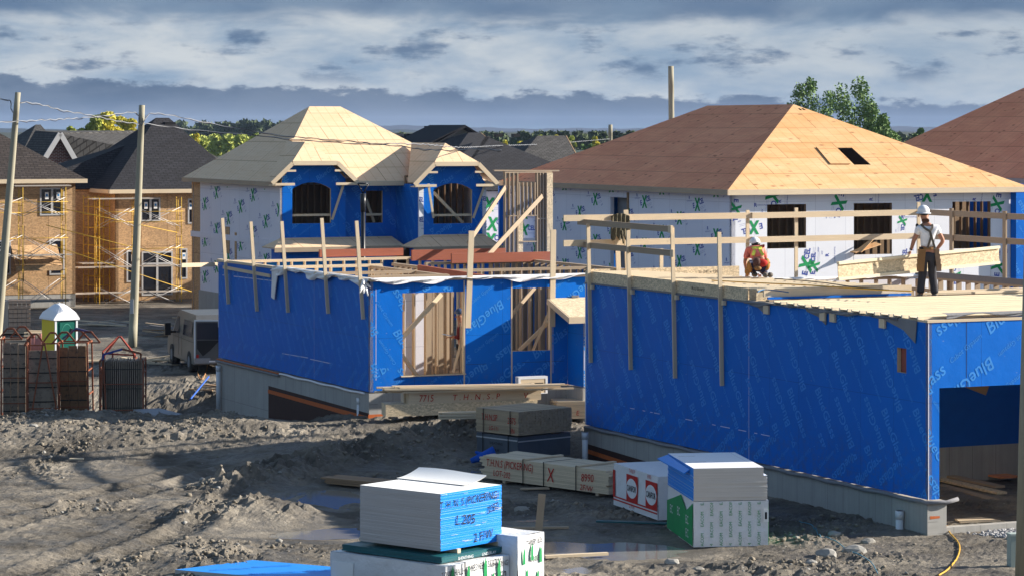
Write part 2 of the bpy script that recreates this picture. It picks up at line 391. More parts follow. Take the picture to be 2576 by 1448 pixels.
# ================================================================ camera, light, sky
sc = bpy.context.scene
cam = bpy.data.cameras.new('camera'); co = bpy.data.objects.new('camera', cam); C.objects.link(co); sc.camera = co
cam.sensor_width = 36; cam.lens = 36*F/2575; cam.clip_end = 20000; cam.clip_start = .5
co.location = (0, 0, ZC); co.rotation_euler = (R(90), 0, 0); cam.shift_y = -(723-HY)/2575
sc.view_settings.view_transform = 'Standard'; sc.view_settings.look = 'None'; sc.view_settings.gamma = 1; sc.view_settings.exposure = EXPO
SUN_EL, SDX, SDY = R(22), .984, .175
sun = bpy.data.lights.new('sun', 'SUN'); sun.energy = 5.0; sun.angle = R(.5); sun.color = (1, .92, .80)
so = bpy.data.objects.new('sun', sun); C.objects.link(so)
dv = Vector((SDX*math.cos(SUN_EL), SDY*math.cos(SUN_EL), math.sin(SUN_EL)))
so.rotation_euler = dv.to_track_quat('Z', 'Y').to_euler(); so.location = (40, 20, 40)
w = bpy.data.worlds.new('World'); sc.world = w; w.use_nodes = True; t = NT(w.node_tree); t.n.clear()
out = t.add('ShaderNodeOutputWorld')
sky = t.add('ShaderNodeTexSky', sky_type='NISHITA'); sky.sun_disc = False; sky.sun_elevation = SUN_EL; sky.sun_rotation = math.atan2(SDX, SDY)
sky.air_density = 1.2; sky.dust_density = .6
gen = t.add('ShaderNodeTexCoord').outputs['Generated']; sp = t.add('ShaderNodeSeparateXYZ'); t.l.new(gen, sp.inputs[0])
az = t.math('MULTIPLY', t.math('ARCTAN2', sp.outputs[0], sp.outputs[1]), 7.0)
el = t.math('MULTIPLY', t.math('ARCSINE', sp.outputs[2]), 7.0)
cb = t.add('ShaderNodeCombineXYZ'); t.l.new(az, cb.inputs[0]); t.l.new(el, cb.inputs[1]); uvw = cb.outputs[0]
n1 = t.noise(t.map(uvw, (2.8, 9, 1)), 1.0, 9, .58, dist=.25)       # broad streaks
n2 = t.noise(t.map(uvw, (9, 22, 1), (3.1, 1.7, 0)), 1.0, 8, .62)   # lumps
n3 = t.noise(t.map(uvw, (2.2, 5.0, 1), (7.7, 3.1, 0)), 1.0, 6, .5)
n4 = t.noise(t.map(uvw, (4.2, 13, 1), (1.35, 5.2, 0)), 1.0, 9, .60)
mr = lambda v, a, b, c=0., d=1.: (lambda n: (t.put(n.inputs[0], v), t.put(n.inputs[1], a), t.put(n.inputs[2], b), t.put(n.inputs[3], c), t.put(n.inputs[4], d), n.outputs[0])[-1])(t.add('ShaderNodeMapRange', interpolation_type='SMOOTHSTEP'))
nn = lambda n, k: t.math('MULTIPLY', t.math('SUBTRACT', n, .5), k)
# low bank of cloud: its upper edge falls from left to right
edge = t.math('ADD', t.math('MULTIPLY', az, -.030), .094)
edge = t.math('ADD', edge, t.math('ADD', nn(n2, .12), nn(n3, .05)))
bank = mr(t.math('SUBTRACT', edge, el), -.006, .012)
# top deck
topE = t.math('ADD', t.math('MULTIPLY', t.math('ABSOLUTE', t.math('SUBTRACT', az, .35)), .012), .262)
topE = t.math('ADD', topE, nn(n1, .10))
top = mr(t.math('SUBTRACT', el, topE), -.02, .035)
# loose dark scraps in the bright belt
belt = t.math('MULTIPLY', mr(el, .10, .155), mr(el, .30, .23))
scr = t.math('MULTIPLY', mr(n4, .51, .66), belt)
bright = t.mix(mr(n1, .30, .68), S2L((140, 164, 188)), S2L((205, 211, 214)))
bright = t.mix(mr(az, -.1, 1.3, 0., .45), bright, S2L((158, 175, 192)))
bankc = t.mix(mr(el, .035, .10), S2L((86, 108, 136)), S2L((64, 88, 118)))
bankc = t.mix(mr(n1, .35, .62, 0., .85), bankc, S2L((88, 110, 138)))
bankc = t.mix(mr(el, .022, .0), bankc, S2L((100, 126, 152)))
col = t.mix(t.math('MULTIPLY', scr, .85), bright, S2L((84, 110, 142)))
col = t.mix(t.math('MULTIPLY', top, .88), col, t.mix(mr(n3, .35, .65), S2L((84, 112, 146)), S2L((118, 142, 168))))
col = t.mix(t.math('MULTIPLY', bank, .88), col, bankc)
high = mr(el, .35, 2.2)                        # above the picture the deck breaks up to blue
skb = t.add('ShaderNodeVectorMath', operation='SCALE'); t.l.new(sky.outputs[0], skb.inputs[0]); skb.inputs[3].default_value = .10*2**EXPO
cl2 = t.mix(mr(n3, .45, .6), skb.outputs[0], S2L((94, 112, 140)))
col = t.mix(high, col, cl2)
# below the horizon and round the back: plain sky light
bg = t.add('ShaderNodeBackground'); t.l.new(col, bg.inputs[0]); bg.inputs[1].default_value = 2**-EXPO
t.l.new(bg.outputs[0], out.inputs[0])
# ================================================================ ground
def ss(a, b, x): q = np.clip((x-a)/(b-a), 0, 1); return q*q*(3-2*q)
_perm = rng.random((257, 257))
def vn(x, y):
    xi = np.floor(x).astype(int); yi = np.floor(y).astype(int); fx = x-xi; fy = y-yi
    fx = fx*fx*(3-2*fx); fy = fy*fy*(3-2*fy); a = _perm
    g = lambda i, j: a[np.mod(i, 256), np.mod(j, 256)]
    return (g(xi, yi)*(1-fx)+g(xi+1, yi)*fx)*(1-fy)+(g(xi, yi+1)*(1-fx)+g(xi+1, yi+1)*fx)*fy
def fbm(x, y, s, o=4, g=.55):
    r = 0; a = 1; n = 0
    for k in range(o): r = r+a*(vn(x*s+17.3*k, y*s+5.1*k)-.5)*2; n += a; a *= g; s *= 2.03
    return r/n
def gp(x, y): p = G(x, y); return p.x, p.y
berm = [gp(590, 1222), gp(720, 1192), gp(860, 1168), gp(1010, 1142), gp(1190, 1122)]
piles = [(gp(520, 1300), 1.1, .22), (gp(650, 1290), 1.0, .24), (gp(740, 1300), .7, .14), (gp(560, 1410), .9, .16), (gp(1010, 1150), 1.1, .2), (gp(330, 1085), 2.0, .18), (gp(130, 1095), 2.0, .2), (gp(560, 1092), 1.5, .2)]
wet = [(gp(1500, 1380), 2.5, 1.7), (gp(1560, 1428), 1.6, .9), (gp(805, 1258), 2.2, 2.8), (gp(800, 1335), 1.7, 1.2), (gp(600, 1186), 2.6, 1.5), (gp(1330, 1215+80), 1.0, .9), (gp(1120, 1178), 1.2, .9), (gp(360, 1205), 1.5, .8)]
RO = (7.98, 53.4)
def base_h(X, Y):
    Lf = .42*np.exp(-((Y-68.5)/3.0)**2)*(Y < 72)+0*Y
    Lf = np.where(Y > 70.5, .42*np.exp(-((70.5-68.5)/3.0)**2)+(-1.75)*ss(70.5, 75.5, Y), .42*np.exp(-((Y-68.5)/3.2)**2))
    Lf = Lf + ss(86.5, 91.5, Y)*1.0 + ss(100, 116, Y)*.45
    Mf = .55*ss(65.0, 70.5, Y)
    wv = ss(-5.2, -2.9, X+.40*(np.clip(Y, 70, 79)-70))
    z = Lf*(1-wv)+Mf*wv
    a = (X-RO[0])*math.cos(TH)+(Y-RO[1])*math.sin(TH); b = -(X-RO[0])*math.sin(TH)+(Y-RO[1])*math.cos(TH)
    z = z-.55*np.exp(-((a+.55)/.7)**2)*ss(6.5, 9, b)*ss(17, 14.5, b)
    z = np.where((a > -.2), z*ss(24, 18, b)*0+np.minimum(z, .25), z)
    z = z+.12*ss(-1.0, 1.5, a)*ss(.2, -2.5, b)*ss(-9, -3, b)         # gravel apron
    z = z*ss(240, 150, Y)+0.0
    return z
def clod_mask(X, Y):
    m = .40+.85*ss(-.05, .40, fbm(X, Y, .35, 3))
    for i in range(len(berm)-1):
        (x0, y0), (x1, y1) = berm[i], berm[i+1]; dx, dy = x1-x0, y1-y0; q = np.clip(((X-x0)*dx+(Y-y0)*dy)/(dx*dx+dy*dy), 0, 1)
        d = np.hypot(X-x0-q*dx, (Y-y0-q*dy)*.8); m = np.maximum(m, 2.3*np.exp(-(d/.9)**2))
    for (c, r, h) in piles: m = np.maximum(m, 1.6*np.exp(-(((X-c[0])/r)**2+((Y-c[1])/r/1.5)**2)))
    m = np.maximum(m, 1.0*ss(2.2, .6, np.abs(Y-67.8))*ss(-2, -4, X))
    return m
def wetm(X, Y):
    m = 0*X
    for (c, rx, ry) in wet: m = np.maximum(m, np.exp(-((((X-c[0])/rx)**2+((Y-c[1])/ry)**2))**1.5))
    return m
def full_h(X, Y):
    z = base_h(X, Y); near = ss(130, 90, Y)
    for i in range(len(berm)-1):
        (x0, y0), (x1, y1) = berm[i], berm[i+1]; dx, dy = x1-x0, y1-y0; q = np.clip(((X-x0)*dx+(Y-y0)*dy)/(dx*dx+dy*dy), 0, 1)
        d = np.hypot(X-x0-q*dx, (Y-y0-q*dy)*.7); z = np.maximum(z, base_h(X, Y)+.30*np.exp(-(d/.6)**2))
    for (c, r, h) in piles: z = z+h*np.exp(-(((X-c[0])/r)**2+((Y-c[1])/r/1.3)**2))
    m = clod_mask(X, Y); wm = wetm(X, Y)*(1-np.clip((m-.85)*2, 0, 1))
    rid = 1-np.abs(fbm(X, Y, 2.4, 4, .6)); rid2 = 1-np.abs(fbm(X+40, Y, 6.5, 3, .6))
    z = z+near*(1-.9*np.clip(wm*1.6, 0, 1))*(.10*fbm(X, Y, .22, 3)+.045*m*fbm(X, Y*.8, 1.4, 5, .62)*1.6+.055*m*(rid-.7)+.06*m*(rid2-.7)+.055*m*fbm(X, Y, 7.5, 2, .7)+.05*m*m*fbm(X+9, Y, 3.4, 3, .6))
    # wheel ruts
    for (x0, y0), (x1, y1), wd in ((gp(560, 1105), gp(1200, 1082), .2), (gp(560, 1118), gp(1200, 1092), .2), (gp(-20, 1300), gp(520, 1168), .25), (gp(-20, 1335), gp(560, 1185), .25), (gp(0, 1160), gp(1150, 1095), .23), (gp(0, 1175), gp(1180, 1108), .23), (gp(60, 1448), gp(620, 1230), .28), (gp(180, 1448), gp(700, 1240), .28)):
        dx, dy = x1-x0, y1-y0; L = math.hypot(dx, dy); d = np.abs((X-x0)*dy/L-(Y-y0)*dx/L); al = ((X-x0)*dx+(Y-y0)*dy)/L
        e_ = .75*ss(-1, 1, al)*ss(L+1, L-1, al); z = z+near*e_*(-.085*np.exp(-(d/wd)**2)*(1+.5*np.sin(al*22))+.045*np.exp(-((d-wd*1.7)/.13)**2)*(1+.5*vn(al*3, al*0)))
    z = z-.05*np.clip(wm, 0, 1)*near
    return z
fx = np.arange(-14.5, 14.5, .065); fy1 = np.arange(44, 74, .075); fy2 = np.arange(74, 126, .22)
xs = np.concatenate([-np.geomspace(9000, 15, 26), fx, np.geomspace(14.7, 9000, 26)])
ys = np.concatenate([np.array([-300, -60, 0, 20, 32, 38, 41, 43]), fy1, fy2, np.geomspace(127, 12000, 40)])
XX, YY = np.meshgrid(xs, ys); ZZ = full_h(XX, YY)
def hgt(x, y): return float(full_h(np.array([[x]]), np.array([[y]]))[0, 0])
nx, ny = len(xs), len(ys)
me = bpy.data.meshes.new('ground'); nv = nx*ny
me.vertices.add(nv); me.vertices.foreach_set('co', np.stack([XX.ravel(), YY.ravel(), ZZ.ravel()], 1).ravel())
I, J = np.meshgrid(np.arange(nx-1), np.arange(ny-1)); b0 = (J*nx+I).ravel()
q = np.stack([b0, b0+1, b0+1+nx, b0+nx], 1); nf = len(q)
me.loops.add(nf*4); me.loops.foreach_set('vertex_index', q.ravel()); me.polygons.add(nf); me.polygons.foreach_set('loop_start', np.arange(nf)*4)
me.polygons.foreach_set('use_smooth', np.zeros(nf, bool)); me.update(calc_edges=True); me.validate()
go = bpy.data.objects.new('ground', me); C.objects.link(go); tag(go, kind='structure')
m = bpy.data.materials.new('mud'); m.use_nodes = True; t = NT(m.node_tree); bs = t.n['Principled BSDF']
ob = t.add('ShaderNodeTexCoord').outputs['Object']
n = t.noise(ob, .45, 6, .6); c = t.mix(t.ramp(n, [(.38, 0.), (.64, 1.)]), (.092, .081, .067), (.295, .260, .212))
n = t.noise(ob, 6, 6, .7); c = t.mix(1., c, t.ramp(n, [(.25, .62), (.75, 1.25)]), 'MULTIPLY')
n = t.noise(ob, 1.1, 5, .6); wetf = t.ramp(n, [(.45, 0.), (.56, 1.)]); c = t.mix(t.math('MULTIPLY', wetf, .5), c, (.075, .067, .057))
st = t.vor(ob, 5.5); c = t.mix(t.ramp(st, [(.06, .8), (.11, 0.)]), c, (.36, .35, .33))
c_far = t.add('ShaderNodeSeparateXYZ'); t.l.new(ob, c_far.inputs[0])
fr_ = t.add('ShaderNodeMapRange'); t.l.new(c_far.outputs[1], fr_.inputs[0]); fr_.inputs[1].default_value = 140; fr_.inputs[2].default_value = 170
c = t.mix(fr_.outputs[0], c, (.045, .06, .025)); t.put(bs.inputs['Base Color'], c)
t.put(bs.inputs['Roughness'], t.ramp(wetf, [(0, .95), (1, .45)])); bs.inputs['Specular IOR Level'].default_value = .25
b1 = t.noise(ob, 13, 6, .75); bp = t.add('ShaderNodeBump'); bp.inputs['Strength'].default_value = 1.0; bp.inputs['Distance'].default_value = .06; t.l.new(b1, bp.inputs['Height']); t.l.new(bp.outputs[0], bs.inputs['Normal'])
me.materials.append(m)
# puddles
m_pud = bpy.data.materials.new('muddy_water'); m_pud.use_nodes = True; t = NT(m_pud.node_tree); bs = t.n['Principled BSDF']
ob = t.add('ShaderNodeTexCoord').outputs['Object']; n = t.noise(ob, 1.2, 4); t.put(bs.inputs['Base Color'], t.mix(n, (.16, .15, .13), (.25, .24, .22))); bs.inputs['Roughness'].default_value = .10; bs.inputs['IOR'].default_value = 1.33
bs.inputs['Specular IOR Level'].default_value = .6
for i, (c, rx, ry) in enumerate(wet[:4]+wet[5:7]):
    mb = MB(); N = 40; ctr = Vector((c[0], c[1], base_h(np.array([[c[0]]]), np.array([[c[1]]]))[0, 0]-.035))
    ring = []
    for k in range(N):
        a = 2*math.pi*k/N; rr = .78+.13*math.sin(3*a+i)+.09*math.sin(7*a+2*i); ring.append(ctr+Vector((math.cos(a)*rx*rr, math.sin(a)*ry*rr, 0)))
    mb.face(ring); o = mb.build('puddle', m_pud); tag(o, kind='structure')
# loose stones and clods nobody could count
def ico():
    bm = bmesh.new(); bmesh.ops.create_icosphere(bm, subdivisions=1, radius=1); v = np.array([x.co[:] for x in bm.verts]); f = np.array([[q.index for q in x.verts] for x in bm.faces]); bm.free(); return v, f
IV, IF = ico()
def scatter(name, pts, rad, mats, pick=None, flat=.75):
    n = len(pts); V = IV[None]*(1+.28*rng.standard_normal((n, len(IV), 1))); V = V*rad[:, None, None]; V[:, :, 2] *= flat
    th = rng.random(n)*6.3; x = V[:, :, 0]*np.cos(th)[:, None]-V[:, :, 1]*np.sin(th)[:, None]; y = V[:, :, 0]*np.sin(th)[:, None]+V[:, :, 1]*np.cos(th)[:, None]
    V[:, :, 0] = x; V[:, :, 1] = y; V += pts[:, None, :]
    Fc = (IF[None]+(np.arange(n)*len(IV))[:, None, None]).reshape(-1, 3)
    me = bpy.data.meshes.new(name); me.vertices.add(n*len(IV)); me.vertices.foreach_set('co', V.ravel()); me.loops.add(len(Fc)*3); me.loops.foreach_set('vertex_index', Fc.ravel())
    me.polygons.add(len(Fc)); me.polygons.foreach_set('loop_start', np.arange(len(Fc))*3)
    for q in mats: me.materials.append(q)
    if pick is not None: me.polygons.foreach_set('material_index', np.repeat(pick, len(IF)))
    me.update(calc_edges=True); o = bpy.data.objects.new(name, me); C.objects.link(o); return o
n = 60000; Yp = 46.5+rng.random(n)**1.2*30; Xp = (rng.random(n)*2-1)*(Yp*.19+.5)
mk = clod_mask(Xp, Yp)*(1-np.clip(wetm(Xp, Yp)*2, 0, 1)); keep = rng.random(n) < (mk-.35)**2*.6*(mk > .35); Xp = Xp[keep]; Yp = Yp[keep]
a = (Xp-RO[0])*math.cos(TH)+(Yp-RO[1])*math.sin(TH); b = -(Xp-RO[0])*math.sin(TH)+(Yp-RO[1])*math.cos(TH)
keep = ~((a > -.3) & (b > -.3)); Xp = Xp[keep]; Yp = Yp[keep]; rad = .012+.05*rng.random(len(Xp))**3.2
Zp = full_h(Xp[None], Yp[None])[0]
m_clod = M('clod', (.22, .19, .15), 'dirty', rough=.95, dc=(.13, .11, .085), ns=9); m_peb = M('pebble', (.29, .28, .26), 'plain', rough=.9)
o = scatter('mud_clods', np.stack([Xp, Yp, Zp+rad*.2], 1), rad, [m_clod, m_peb], (rng.random(len(Xp)) < .07).astype(int)); tag(o, 'crumbly grey mud clods and small stones strewn over the site', 'mud clods', kind='stuff')
n = 16000; ga = rng.random(n)*7.5-.2+.9; gb = -.2-rng.random(n)*5.2
RH = Frame(RO); X_ = np.array([RO[0]+RH.e1.x*p+RH.e2.x*q for p, q in zip(ga, gb)]); Y_ = np.array([RO[1]+RH.e1.y*p+RH.e2.y*q for p, q in zip(ga, gb)])
kp = rng.random(n) < ss(.3, 1.6, ga-.12*gb)*.95; X_ = X_[kp]; Y_ = Y_[kp]; rad = .018+.03*rng.random(len(X_)); Z_ = full_h(X_[None], Y_[None])[0]
o = scatter('gravel', np.stack([X_, Y_, Z_+.01], 1), rad, [M('gravel_grey', (.30, .30, .31), 'plain', rough=.9, var=.4, ns=9)]); tag(o, 'grey crushed gravel spread before the garage opening at right', 'gravel', kind='stuff')
# ================================================================ houses
GH = lambda x, y: float(base_h(np.array([[x]]), np.array([[y]]))[0, 0])
def house(name, label, O, cat='house', th=TH, group=None):
    f = Frame(O, th); t = thing(name, label, cat, (f.O.x, f.O.y, 0), th, group); return f, t
def stud_wall(parent, p0, p1, z0, z1, mat, sp=.41, w=.14, d=.038, skip=None, name='stud_wall', top=2, mats=None, studname='stud', merge=False):
    p0 = Vector((*p0, 0)); p1 = Vector((*p1, 0)); D = p1-p0; L = D.length; D.normalize()
    mb = MB(); up = Vector((0, 0, 1))
    for k in range(top): mb.beam(p0+up*(z1-d/2-k*d)-D*.02*k, p1+up*(z1-d/2-k*d)+D*.02*k, w, d)
    o = mb.build(name, mat, parent); n = int(L/sp)
    mb = MB(); mb.beam(p0+up*(z0+d/2), p1+up*(z0+d/2), w, d); mb.build('bottom_plate', mat, o)
    S = MB()
    for k in range(n+1):
        x = min(k*sp, L-d)
        if skip and any(a <= x <= b for a, b in skip): continue
        mb = S if merge else MB(); q = p0+D*(x+d/2+random.uniform(-.015, .015)); N = Vector((-D.y, D.x, 0))
        mb.obox(q-D*d/2-N*w/2+up*(z0+d), D*d, N*w, up*(z1-d*top-z0-d))
        if not merge: mb.build(studname, mat, o)
    if merge: S.build('studs', mat, o)
    return o
def post(parent, p0, p1, w, d, name='guard_post', mat=None, up=(0, -1, 0)):
    mb = MB(); mb.beam(p0, p1, w, d, up=up); return mb.build(name, mat or m_stud, parent)
def board(parent, p0, p1, w, h, name, mat=None, up=(0, 0, 1)):
    mb = MB(); mb.beam(p0, p1, w, h, up=up); return mb.build(name, mat or m_stud, parent)
def wavy(pl, u0, u1, vtop, drop, mat, parent, name, n=40, thick=.05, seed=0):
    """cloth-like strip hanging over a wall edge"""
    mb = MB(); rr = random.Random(seed); ph = rr.random()*9
    def lo(u): return vtop-drop*(.55+.3*math.sin(u*1.9+ph)+.22*math.sin(u*5.3+ph*2))
    def out(u, k): return .02+thick*(.5+.5*math.sin(u*8+k*2+ph))*(1 if k else .3)
    K = 4
    def pt(i, k):
        u = u0+(u1-u0)*i/n; v = vtop+(lo(u)-vtop)*k/K; return pl.p(u, v, out(u, k))
    for i in range(n):
        for k in range(K): mb.face([pt(i, k+1), pt(i+1, k+1), pt(i+1, k), pt(i, k)], smooth=True)
        mb.face([pt(i, 0), pt(i+1, 0), pl.p(u0+(u1-u0)*(i+1)/n, vtop+.01, -.15), pl.p(u0+(u1-u0)*i/n, vtop+.01, -.15)], smooth=True)
    return mb.build(name, mat, parent)
# ---------------------------------------------------------------- right foreground house
H, T = house('unfinished_house', 'half-built blue-sheathed house in the right foreground with open joist deck, railings and garage opening', RO)
HR, TR = H, T
zs, zt, zr = .655, 4.05, 4.35; LB = 14.95
bst = H.sd(1883)[0]
garW = 8.6
# left wall
pl = left(0); mb = MB(); holes = [(-H.sd(2256)[0], -H.sd(2279)[0], H.sd(2256, 900)[1], H.sd(2256, 841)[1])]
holes = [(-H.sd(2256)[0], -H.sd(2279)[0], 3.02, 3.50)]
mb.slab(pl, rect(-LB, 0, zs, zt), [rect(*h) for h in holes], .09, 0, 2)
r = (-LB, -.01, zs+.62, zt); blue_print(mb, pl, r, holes, -55, 1, h=.21)
blue_print(mb, pl, (-LB, -.01, zs, zs+.60), (), 35, 1, (.3, .4), h=.2)
# chalky torn joints
for u0, u1, v in ((-12.6, -5.9, zs+.61),):
    k = u0
    while k < u1:
        L = random.uniform(.1, .5)
        if random.random() < .6: mb.face([pl.p(k, v, .003), pl.p(k+L, v, .003), pl.p(k+L, v+.015, .003), pl.p(k, v+.015, .003)], 3)
        k += L+random.uniform(.05, .6)
mb.face([pl.p(-bst, zs, .003), pl.p(-bst+.014, zs, .003), pl.p(-bst+.014, zt, .003), pl.p(-bst, zt, .003)], 3)
mb.build('wall', [m_blue, m_blue2, m_stud, m_foam], T)
# front wall over the garage
pl = front(0); mb = MB(); a_j = H.fr(2362)[0]; zh = H.fr(2362, 974)[1]
mb.slab(pl, [(.0, zs), (a_j, zs), (a_j, zh), (6.0, zh), (6.0, zs), (garW, zs), (garW, zt), (0, zt)], (), .09, 0, 2)
blue_print(mb, pl, (0.02, garW, zh, zt), (), 35, 1, (.42, .1), h=.25); blue_print(mb, pl, (0.02, a_j, zs, zh), (), -55, 1, (.2, .3), h=.2)
u = H.fr(2430)[0]; mb.face([pl.p(u, zh, .003), pl.p(u+.01, zh, .003), pl.p(u+.01, zt, .003), pl.p(u, zt, .003)], 3)
mb.face([pl.p(0.002, zs, .003), pl.p(.022, zs, .003), pl.p(.022, zt, .003), pl.p(0.002, zt, .003)], 4)
mb.build('wall', [m_blue, m_blue2, m_stud, m_blackp, m_foam], T)
# foundation
mb = MB(); e = .04
mb.slab(left(-e), rect(-LB-e, e, -1.6, zs-.03), (), .24, 0)
mb.slab(front(-e), [(-e+.24, -1.6), (a_j+.14, -1.6), (a_j+.14, zs-.03), (-e+.24, zs-.03)], (), .24, 0)
mb.box(6.0, garW, -e, .2, -1.6, zs-.03, 0); mb.box(a_j+.14, 6, 0, .2, -1.6, .10)
mb.box(-e, garW, LB-.2, LB+e, -1.6, zs-.03)
mb.box(.2, 9.2, 6.3, 6.5, -1, zs+.14)
mb.build('foundation', m_conc, T)
mb = MB(); k = -LB
pl = left(-e); mb = MB()
for i in range(60):          # rolled grey membrane along the sill
    pass
mb.path([(-.075, LB-.1-i*.3, zs-.045+.012*math.sin(i*1.3)) for i in range(50)]+[(-.075, -.07, zs-.05), (.3, -.08, zs-.05), (a_j+.1, -.09, zs-.06), (a_j+.35, -.12, zs+.0)], .042, 7)
mb.build('sill_membrane', m_felt, T)
pl = left(-.045); mb = MB(); mb.slab(pl, [(-LB, -1.3), (-6.6, -1.3), (-6.6, -.02), (-LB, .22)], (), .01)
mb.build('damp_proofing', m_brown, T)
mb = MB(); mb.slab(left(-.06), [(-LB, .0), (-6.6, -.32), (-6.6, -.22), (-LB, .10)], (), .01); mb.build('membrane_strip', m_orange, T)
# orange paint marks
mb = MB(); a0, z0 = H.fr(2350, 1300)[0], H.fr(2350, 1302)[1]
mb.face([(-.0+x, -e-.004, z0+y) for x, y in ((.02, 0), (.24, .01), (.24, .05), (.02, .06))]); mb.build('paint_mark', m_orange, T)
# interior: main house floor, back wall of garage, right walls
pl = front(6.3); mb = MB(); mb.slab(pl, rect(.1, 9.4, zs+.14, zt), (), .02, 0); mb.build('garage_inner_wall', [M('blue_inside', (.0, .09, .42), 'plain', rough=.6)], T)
mb = MB(); mb.box(garW-.1, garW, .1, 6.3, .1, zt-.1); mb.build('wall', m_blue, T)
mb = MB(); mb.box(.1, 9.4, 6.35, LB-.1, .8, .95); mb.build('floor', m_osb, T)
# plate along the dividing wall and over the garage
for b, a1, z, n in ((6.35, 9.4, zt+.045, 'wall_plate'), (6.2, 3.6, zt+.0, 'wall_plate')):
    board(T, (.1, b, z), (a1, b, z), .14, .07, n, m_stud2)
board(T, (-.02, .05, zt+.025), (garW, .05, zt+.025), .13, .05, 'wall_plate', m_stud); board(T, (.06, .1, zt+.02), (.06, bst, zt+.02), .12, .04, 'wall_plate', m_stud)
wavy(front(.09), .45, 7, zt+.15, .12, m_felt, T, 'membrane', seed=2)
wavy(left(-.01), -bst-.1, -1.0, zt+.035, .10, m_felt, T, 'membrane', seed=4, n=60)
board(T, (.03, bst, zt-.0+.01), (.03, LB, zt+.01), .14, .035, 'wall_plate', m_felt)
# hanging flaps of membrane
for uu, L, dd in ((-bst+.0, .75, .2), (-4.6, .9, .28), (-1.55, 1.2, .42)):
    mb = MB(); pl = left(-.03); mb.slab(pl, [(uu, zt+.04), (uu+L, zt+.02), (uu+L*.95, zt-dd), (uu+L*.6, zt-dd*.45), (uu+.1, zt-.05)], (), .01); mb.build('membrane_flap', m_felt, T)
# rim boards of the deck (with pressed print)
def rim(b0, b1, name='rim_board'):
    mb = MB(); mb.slab(left(-.02), rect(-b1, -b0, zt+.03, zr), (), .035, 0)
    put_text(mb, left(-.02), 'Rim Board', -b0-2.2, zt+.17, .07, 0, 1, shear=.1, sx=1.4); mb.build(name, [m_osbl, m_blackp], T)
rim(bst+.05, LB)
mb = MB(); mb.slab(front(LB-.1), rect(0, H.fr(1854, b=LB)[0], zt+.03, zr+.04), (), .035, 0)
put_text(mb, front(LB-.1), '1-1/8" Rim Board', 1.8, zt+.2, .08, 0, 1); put_text(mb, front(LB-.1), '11-7/8" x 12ft', 3.3, zt+.22, .07, 0, 1); mb.build('rim_board', [m_osbl, m_blackp], T)
# joists of the deck
def joist(parent, p0, p1, name, h=.30, lay=False, lab=None, fl=.062):
    mb = MB(); p0 = Vector(p0); p1 = Vector(p1); Z = Vector((0, 0, 1)); S = (p1-p0).cross(Z).normalized()
    if lay: Z, S = S, Z
    A = (S.x, S.y, S.z); U = (Z.x, Z.y, Z.z)
    mb.beam(p0+Z*(h/2-.019), p1+Z*(h/2-.019), fl, .038, 0, up=U); mb.beam(p0-Z*(h/2-.019), p1-Z*(h/2-.019), fl, .038, 0, up=U); mb.beam(p0, p1, .011, h-.07, 1, up=U)
    return mb.build(name, [m_fresh, m_osbl], parent, lab)
e1e = lambda b: 3.75-(b-6.3)*.29
b = 6.75; k = 0
mb = MB(); mb.box(.05, 3.75, 6.42, 6.46, 4.19, zr+.01); mb.build('header_board', m_stud, T); mb = MB(); mb.box(.12, 3.7, 6.36, 6.41, zt+.09, 4.185); mb.build('inner_sheathing', m_blue, T)
while b < LB-.25:
    joist(T, (.05, b, zr-.15), (e1e(b)+random.uniform(-.06, .06), b+random.uniform(-.02, .02), zr-.15), 'joist'); b += .305
# main rooms right of the deck: stud walls below plate level
zp = zt
stud_wall(T, (.2, LB-.22), (9.4, LB-.22), .95, zp, m_stud2, sp=.41)
stud_wall(T, (9.4, LB-.2), (9.4, 1.2), .95, zp, m_stud2, sp=.41)
stud_wall(T, (4.2, 12.0), (7.3, 12.0), .95, zp-.1, m_stud2, sp=.41); stud_wall(T, (7.3, 12.0), (7.3, 8.6), .95, zp-.1, m_stud2)
mb = MB(); mb.slab(front(LB), rect(0, 9.45, .66, zt-.02), (), .05); mb.build('wall', m_foam, T)
wavy(front(LB-.31), 4.6, 9.2, zt+.02, .10, m_poly, T, 'poly_strip', seed=8)
board(T, (9.33, LB, zt+.05), (9.33, .5, zt+.05), .02, .14, 'membrane_edge', m_felt, up=(0, 0, 1))
mb = MB(); mb.beam((7.0, 4.9, zt-.1), (9.4, 4.9, zt-.1), .09, .3); mb.build('steel_beam', [M('red_primer', (.16, .035, .025), 'plain')], T)
# guard posts & rails on the left wall
def lp(x0, y0, x1, y1, off=-.065):
    b0, z1 = H.sd(x1, y1, a=off); b1, z0 = H.sd(x0, y0, a=off); return (off-.10, b0, z0), (off, b0, z1)
for (x, y0, x1, y1) in ((1485, 562, 1490, 910), (1583, 578, 1593, 928), (1694, 572, 1705, 949), (1814, 583, 1821, 968)):
    b0, z1 = H.sd((x+x1)/2, y1, a=-.03); _, z0 = H.sd((x+x1)/2, y0, a=-.03)
    mb = MB(); mb.beam((-.12, b0, z0), (-.05, b0, z1), .09, .04, up=(0, 1, 0)); mb.build('guard_post', m_stud, T)
    mb = MB(); mb.box(-.10, -.02, b0-.14, b0-.05, zt-.12, zt-.02); mb.build('block', m_stud, T)
ba = H.sd(1703)[0]; bb = H.sd(1458)[0]
for z in (5.52, 4.98):
    board(T, (-.05, bb, z), (-.10, ba, z-.02), .038, .14, 'guard_rail', m_stud2)
for bq, z in ((ba+.05, 5.52), (ba-.05, 4.98)):
    mb = MB(); mb.box(-.20, -.15, bq-.12, bq+.02, z-.10, z+.07); mb.build('block', m_stud, T)
